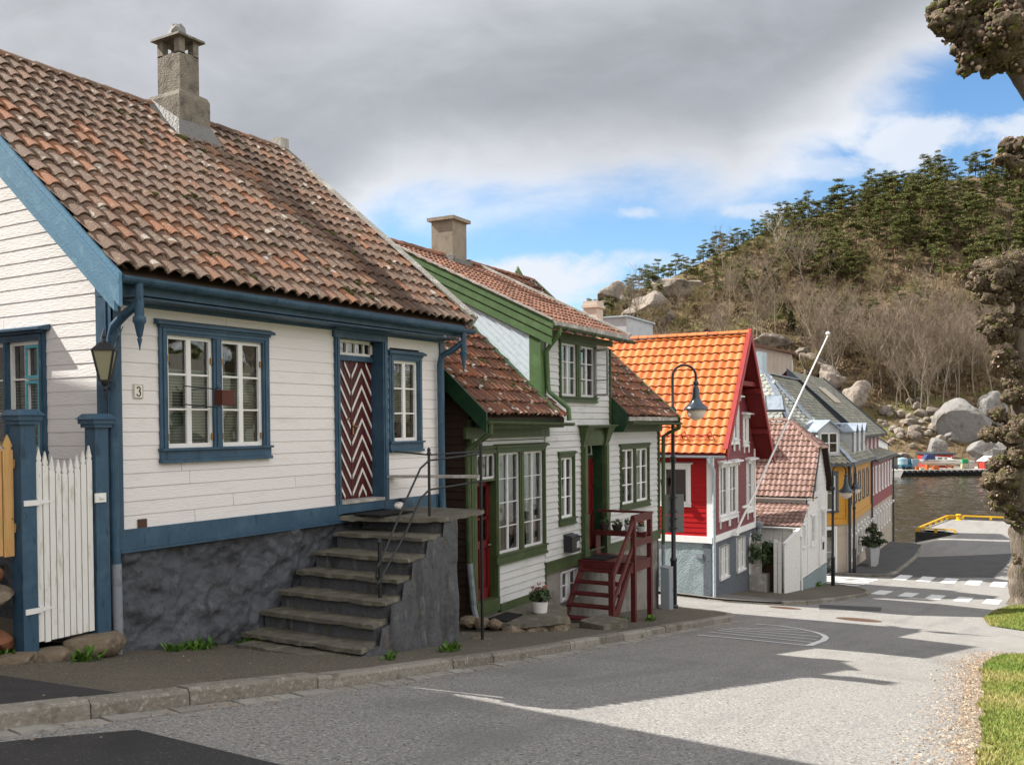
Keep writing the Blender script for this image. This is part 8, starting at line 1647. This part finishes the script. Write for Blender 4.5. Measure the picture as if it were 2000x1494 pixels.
# ================================================================= pollarded lime trees on the right verge
ICO = None
def ico1():
    global ICO
    if ICO is None:
        bm = bmesh.new(); bmesh.ops.create_icosphere(bm, subdivisions=1, radius=1); ICO = ([v.co.copy() for v in bm.verts], [tuple(v.index for v in f.verts) for f in bm.faces]); bm.free()
    return ICO
def head(mb, c, r, seed, bud, dens=1.):
    """a knotted pollard head: lumpy wood studded with cut shoot stubs and buds"""
    rr = random.Random(seed); c = V(c); vs, fs = ico1(); lumps = []
    for k in range(9):
        d = V((rr.gauss(0, 1), rr.gauss(0, 1), rr.gauss(0, .8))).normalized() * r * rr.uniform(.2, .62); lumps.append((c + d, r * rr.uniform(.34, .58)))
    for i, (p, q) in enumerate(lumps): mb.m = 0; mb.piece = .5; mb.rock(p, (q, q, q * .9), seed * 13 + i, 3, .38, fq=1.6)
    mb.m = 1; n = int(dens * 11 * (r / bud) ** 2 * .36)
    for i in range(n):
        p, q = rr.choice(lumps); d = V((rr.gauss(0, 1), rr.gauss(0, 1), rr.gauss(.15, 1))).normalized()
        b = p + d * q * rr.uniform(.92, 1.06); s = bud * rr.uniform(.35, 1.1); mb.piece = min(1, max(0, rr.gauss(.45, .26))) if rr.random() < .78 else 1.0
        d = (d + V((rr.gauss(0, .3), rr.gauss(0, .3), rr.gauss(0, .3)))).normalized(); x = d.cross(V((.3, .5, .8))).normalized(); y = d.cross(x); l = rr.uniform(.3, .6) if rr.random() < .7 else rr.uniform(.9, 1.6); w1, w2 = rr.uniform(.7, 1.3), rr.uniform(.6, 1.1)
        mb.mesh([tuple(b + x * v.x * s * w1 + y * v.y * s * w2 + d * v.z * s * l) for v in vs], fs)
def limb(mb, P, rad, seed, lump=.16):
    n = 10; Q = []; 
    for i in range(len(P) - 1):
        for k in range(6): Q.append((P[i].lerp(P[i + 1], k / 6), lerp(rad[i], rad[i + 1], k / 6)))
    Q.append((P[-1], rad[-1])); m0 = len(mb.v); mb.tube([q[0] + V((noise.noise(q[0] * 1.1), noise.noise(q[0] * 1.1 + V((9, 0, 0))), 0)) * q[1] * .25 for q in Q], [q[1] for q in Q], 14)
    for i in range(m0, len(mb.v)):
        v = V(mb.v[i]); k = i - m0; ce = Q[min(len(Q) - 1, k // 14)][0]; d = (v - ce); d = d * (1 + lump * 2.2 * noise.noise(v * 2.1 + V((seed, 0, 0))) + lump * noise.noise(v * 5.5)); mb.v[i] = tuple(ce + d)
def pollard(name, label, base, trunk, heads, d0, bud, seed, rscale=1.0, stubs=()):
    t = thing(name, label, 'tree', tuple(base)); mb = MB(); P = [V(base) - V((0, 0, .3))] + [at(x, y, d) for x, y, d, r in trunk]; limb(mb, P, [trunk[0][3] * 1.35] + [q[3] for q in trunk], seed)
    for st in stubs: limb(mb, [at(x, y, d) for x, y, d, r in st], [q[3] for q in st], seed + 3)
    REL('trunk', mb, 'burl_bark', t, smooth=True)
    for i, (x, y, d, rp) in enumerate(heads):
        mb = MB(); k = d / F; c = at(x, y, d); head(mb, c, rp * k, seed * 50 + i, bud); o = REL('burr_head', mb, ['burl_wood', 'burl_bud'], t, smooth=50)
    return t
b = ong(1996, 1182); b.z = vz2(b.x, b.y); dA = (b - CAM).dot(fwd)
pollard('pollard_tree', 'knotted pollarded tree with its trunk on the far grass verge by the crosswalk', b,
        [(1998, 1120, dA, .44), (1996, 1050, dA, .40), (1990, 1000, dA, .38), (1992, 930, dA, .40), (2000, 860, dA, .42), (2000, 780, dA, .36), (1996, 700, dA, .30), (1990, 650, dA, .30), (2000, 600, dA, .30), (1996, 545, dA, .28)],
        [(1962, 945, dA - .4, 36), (1938, 940, dA - .3, 24), (1972, 985, dA - .3, 26), (1950, 985, dA, 20), (1945, 905, dA - .2, 26), (1985, 895, dA - .5, 34), (1935, 850, dA, 26), (1965, 850, dA - .4, 30), (1990, 830, dA - .5, 30), (1952, 812, dA - .2, 22), (1985, 775, dA - .4, 28), (1978, 752, dA - .1, 22), (1990, 720, dA - .3, 24),
         (1932, 640, dA - .2, 27), (1956, 632, dA - .3, 24), (1972, 655, dA - .2, 22), (1946, 662, dA - .1, 16), (1950, 700, dA - .1, 20), (1968, 692, dA - .2, 18), (1950, 530, dA - .3, 44), (1985, 515, dA - .3, 40), (1912, 552, dA - .2, 24), (1935, 568, dA - .2, 28), (1972, 575, dA - .2, 36), (1995, 560, dA - .4, 34), (1993, 620, dA - .2, 24), (1996, 1010, dA - .2, 30), (1992, 1090, dA - .2, 16), (2020, 900, dA, 50), (2030, 800, dA, 50), (2030, 540, dA, 50)], dA, .05, 3)
dB = 15.; bB = at(2330, 900, dB); bB = V((bB.x, bB.y, vz(bB.x, bB.y)))
pollard('pollard_tree', 'nearer pollarded tree reaching in from the upper right with knotted branch ends', bB,
        [(2330, 1100, dB, .36), (2300, 900, dB, .34), (2270, 700, dB, .32), (2230, 500, dB, .28), (2140, 380, dB, .22), (2060, 260, dB, .17), (2000, 165, dB, .14), (1965, 110, dB, .12)],
        [(1905, 70, dB, 62), (1845, 45, dB - .1, 40), (1828, 22, dB, 26), (1955, 60, dB - .2, 66), (1985, 20, dB, 60), (1900, 20, dB + .1, 60), (1990, 95, dB - .1, 52), (1898, 118, dB - .1, 36), (1940, 122, dB + .1, 34), (1955, -20, dB, 60), (1880, -25, dB, 50),
         (1988, 290, dB, 32), (1962, 312, dB - .1, 22), (1988, 330, dB - .1, 24), (2015, 310, dB, 44)], dB, .046, 7, stubs=[[(2250, 560, dB, .22), (2120, 420, dB, .17), (2040, 340, dB, .14), (1995, 310, dB, .12)]])
# ================================================================= light, sky
SUN = V((-.298, .955, 0)).normalized() * math.cos(math.radians(43)) + V((0, 0, math.sin(math.radians(43))))
ld = bpy.data.lights.new('sun', 'SUN'); ld.energy = 4.6; ld.angle = math.radians(.5); ld.color = (1, .955, .88)
so = bpy.data.objects.new('sun', ld); COL.objects.link(so); so.rotation_euler = SUN.to_track_quat('Z', 'Y').to_euler()
wd = bpy.data.worlds.new('World'); SC.world = wd; wd.use_nodes = True; nt = wd.node_tree; N = nt.nodes; L = nt.links
bg = N['Background']; bg.inputs[1].default_value = .125
sk = N.new('ShaderNodeTexSky'); sk.sky_type = 'NISHITA'; sk.sun_disc = False; sk.sun_elevation = math.radians(43); sk.sun_rotation = math.atan2(SUN.x, SUN.y); sk.air_density = 1.0; sk.dust_density = .3; sk.ozone_density = 2.0
tc = N.new('ShaderNodeTexCoord')
def vm(op, a, b=None):
    n = N.new('ShaderNodeVectorMath'); n.operation = op
    for i, x in enumerate((a, b)):
        if x is None: continue
        if hasattr(x, 'node'): L.new(x, n.inputs[i])
        else: n.inputs[i].default_value = x
    return n
def ma(op, a, b=None, c=None, clamp=False):
    n = N.new('ShaderNodeMath'); n.operation = op; n.use_clamp = clamp
    for i, x in enumerate((a, b, c)):
        if x is None: continue
        if hasattr(x, 'node'): L.new(x, n.inputs[i])
        else: n.inputs[i].default_value = x
    return n.outputs[0]
def sstep(x, a, b, lo=0, hi=1):
    n = N.new('ShaderNodeMapRange'); n.interpolation_type = 'SMOOTHSTEP'; n.inputs[1].default_value = min(a, b); n.inputs[2].default_value = max(a, b); n.inputs[3].default_value = lo if a < b else hi; n.inputs[4].default_value = hi if a < b else lo; L.new(x, n.inputs[0]); return n.outputs[0]
D = tc.outputs['Generated']
hf = V((math.cos(HEAD), math.sin(HEAD), 0))
f = vm('DOT_PRODUCT', D, tuple(hf)).outputs['Value']; r = vm('DOT_PRODUCT', D, tuple(rgt)).outputs['Value']; z = vm('DOT_PRODUCT', D, (0, 0, 1)).outputs['Value']
fc = ma('MAXIMUM', ma('ABSOLUTE', f), .25)
X = ma('DIVIDE', r, fc); Y = ma('DIVIDE', z, fc)
cb = N.new('ShaderNodeCombineXYZ'); L.new(ma('MULTIPLY', X, 1.0), cb.inputs[0]); L.new(ma('MULTIPLY', Y, 1.9), cb.inputs[1])
def fbm(sc, det=8, rough=.55, off=0, dist=.4):
    n = N.new('ShaderNodeTexNoise'); n.inputs['Scale'].default_value = sc; n.inputs['Detail'].default_value = det; n.inputs['Roughness'].default_value = rough; n.inputs['Distortion'].default_value = dist
    L.new(vm('ADD', cb.outputs[0], (off, off * .7, off * .3)).outputs[0], n.inputs['Vector']); return n.outputs[0]
n1 = ma('SUBTRACT', fbm(5, 9, .58), .5); n2 = ma('SUBTRACT', fbm(2.2, 5, .5, 4.3), .5); n3 = ma('SUBTRACT', fbm(11, 8, .6, 9.1), .5)
# lower edge of the big grey cloud bank
edge = ma('ADD', .228, ma('MULTIPLY', ma('MAXIMUM', ma('SUBTRACT', X, .24), 0), .62))
edge = ma('SUBTRACT', edge, ma('MULTIPLY', ma('MAXIMUM', ma('SUBTRACT', -.12, X), 0), .7))
d = ma('SUBTRACT', Y, edge); d = ma('ADD', d, ma('ADD', ma('MULTIPLY', n1, .13), ma('ADD', ma('MULTIPLY', n2, .10), ma('MULTIPLY', n3, .04))))
dens = sstep(d, -.03, .055)
def puff(x0, y0, rx, ry, k=.9, soft=1.1):
    a = ma('POWER', ma('DIVIDE', ma('SUBTRACT', X, x0), rx), 2.0); b = ma('POWER', ma('DIVIDE', ma('SUBTRACT', Y, y0), ry), 2.0)
    e = ma('SUBTRACT', 1.0, ma('ADD', a, b)); e = ma('ADD', e, ma('MULTIPLY', n1, 5.0)); e = ma('ADD', e, ma('MULTIPLY', n3, 3.0)); return sstep(e, .0, soft, 0, k)
pf = None
for a in ((.44, .285, .11, .042, .85), (.53, .30, .10, .03, .8), (.06, .155, .12, .030, .95), (.132, .222, .026, .012, .75), (.27, .222, .05, .010, .55), (.17, .17, .10, .02, .7), (.34, .268, .06, .015, .5)):
    p_ = puff(*a); pf = p_ if pf is None else ma('MAXIMUM', pf, p_)
thick = sstep(d, .0, .13)
topl = sstep(ma('ADD', ma('ADD', Y, ma('MULTIPLY', n2, .22)), ma('MULTIPLY', X, -.30)), .34, .56)     # the bank thins to pale grey high up on the left
cc = N.new('ShaderNodeMixRGB'); cc.inputs[1].default_value = (3.0, 3.08, 3.25, 1); cc.inputs[2].default_value = (1.38, 1.45, 1.6, 1); L.new(thick, cc.inputs[0])
c2 = N.new('ShaderNodeMixRGB'); L.new(ma('MULTIPLY', topl, .8), c2.inputs[0]); L.new(cc.outputs[0], c2.inputs[1]); c2.inputs[2].default_value = (2.5, 2.58, 2.72, 1)
vr = N.new('ShaderNodeMixRGB'); vr.blend_type = 'MULTIPLY'; vr.inputs[0].default_value = 1; L.new(c2.outputs[0], vr.inputs[1])
vv = ma('ADD', 1.0, ma('ADD', ma('MULTIPLY', n1, .75), ma('MULTIPLY', n2, .9))); cv = N.new('ShaderNodeCombineXYZ')
for i in range(3): L.new(vv, cv.inputs[i])
L.new(cv.outputs[0], vr.inputs[2])
s1 = N.new('ShaderNodeMixRGB'); L.new(pf, s1.inputs[0]); 
hs = N.new('ShaderNodeHueSaturation'); hs.inputs['Saturation'].default_value = 1.2; hs.inputs['Value'].default_value = .66; L.new(sk.outputs[0], hs.inputs['Color'])
L.new(hs.outputs[0], s1.inputs[1]); s1.inputs[2].default_value = (3.0, 3.15, 3.4, 1)
s2 = N.new('ShaderNodeMixRGB'); L.new(dens, s2.inputs[0]); L.new(s1.outputs[0], s2.inputs[1]); L.new(vr.outputs[0], s2.inputs[2])
# unseen bright cloud, added behind the viewer as fill for the shaded facades
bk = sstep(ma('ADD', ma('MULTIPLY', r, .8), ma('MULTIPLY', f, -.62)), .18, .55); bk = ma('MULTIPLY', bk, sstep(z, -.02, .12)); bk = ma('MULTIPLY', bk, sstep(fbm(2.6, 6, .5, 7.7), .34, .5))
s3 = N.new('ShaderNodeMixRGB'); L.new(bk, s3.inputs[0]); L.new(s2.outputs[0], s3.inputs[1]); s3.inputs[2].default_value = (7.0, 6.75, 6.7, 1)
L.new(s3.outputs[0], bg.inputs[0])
SC.view_settings.view_transform = 'Standard'; SC.view_settings.look = 'None'; SC.view_settings.exposure = 1.2; SC.view_settings.gamma = 1
SC.cycles.max_bounces = 6; SC.cycles.transparent_max_bounces = 8; SC.cycles.diffuse_bounces = 3; SC.cycles.glossy_bounces = 3
SC.cycles.use_denoising = True
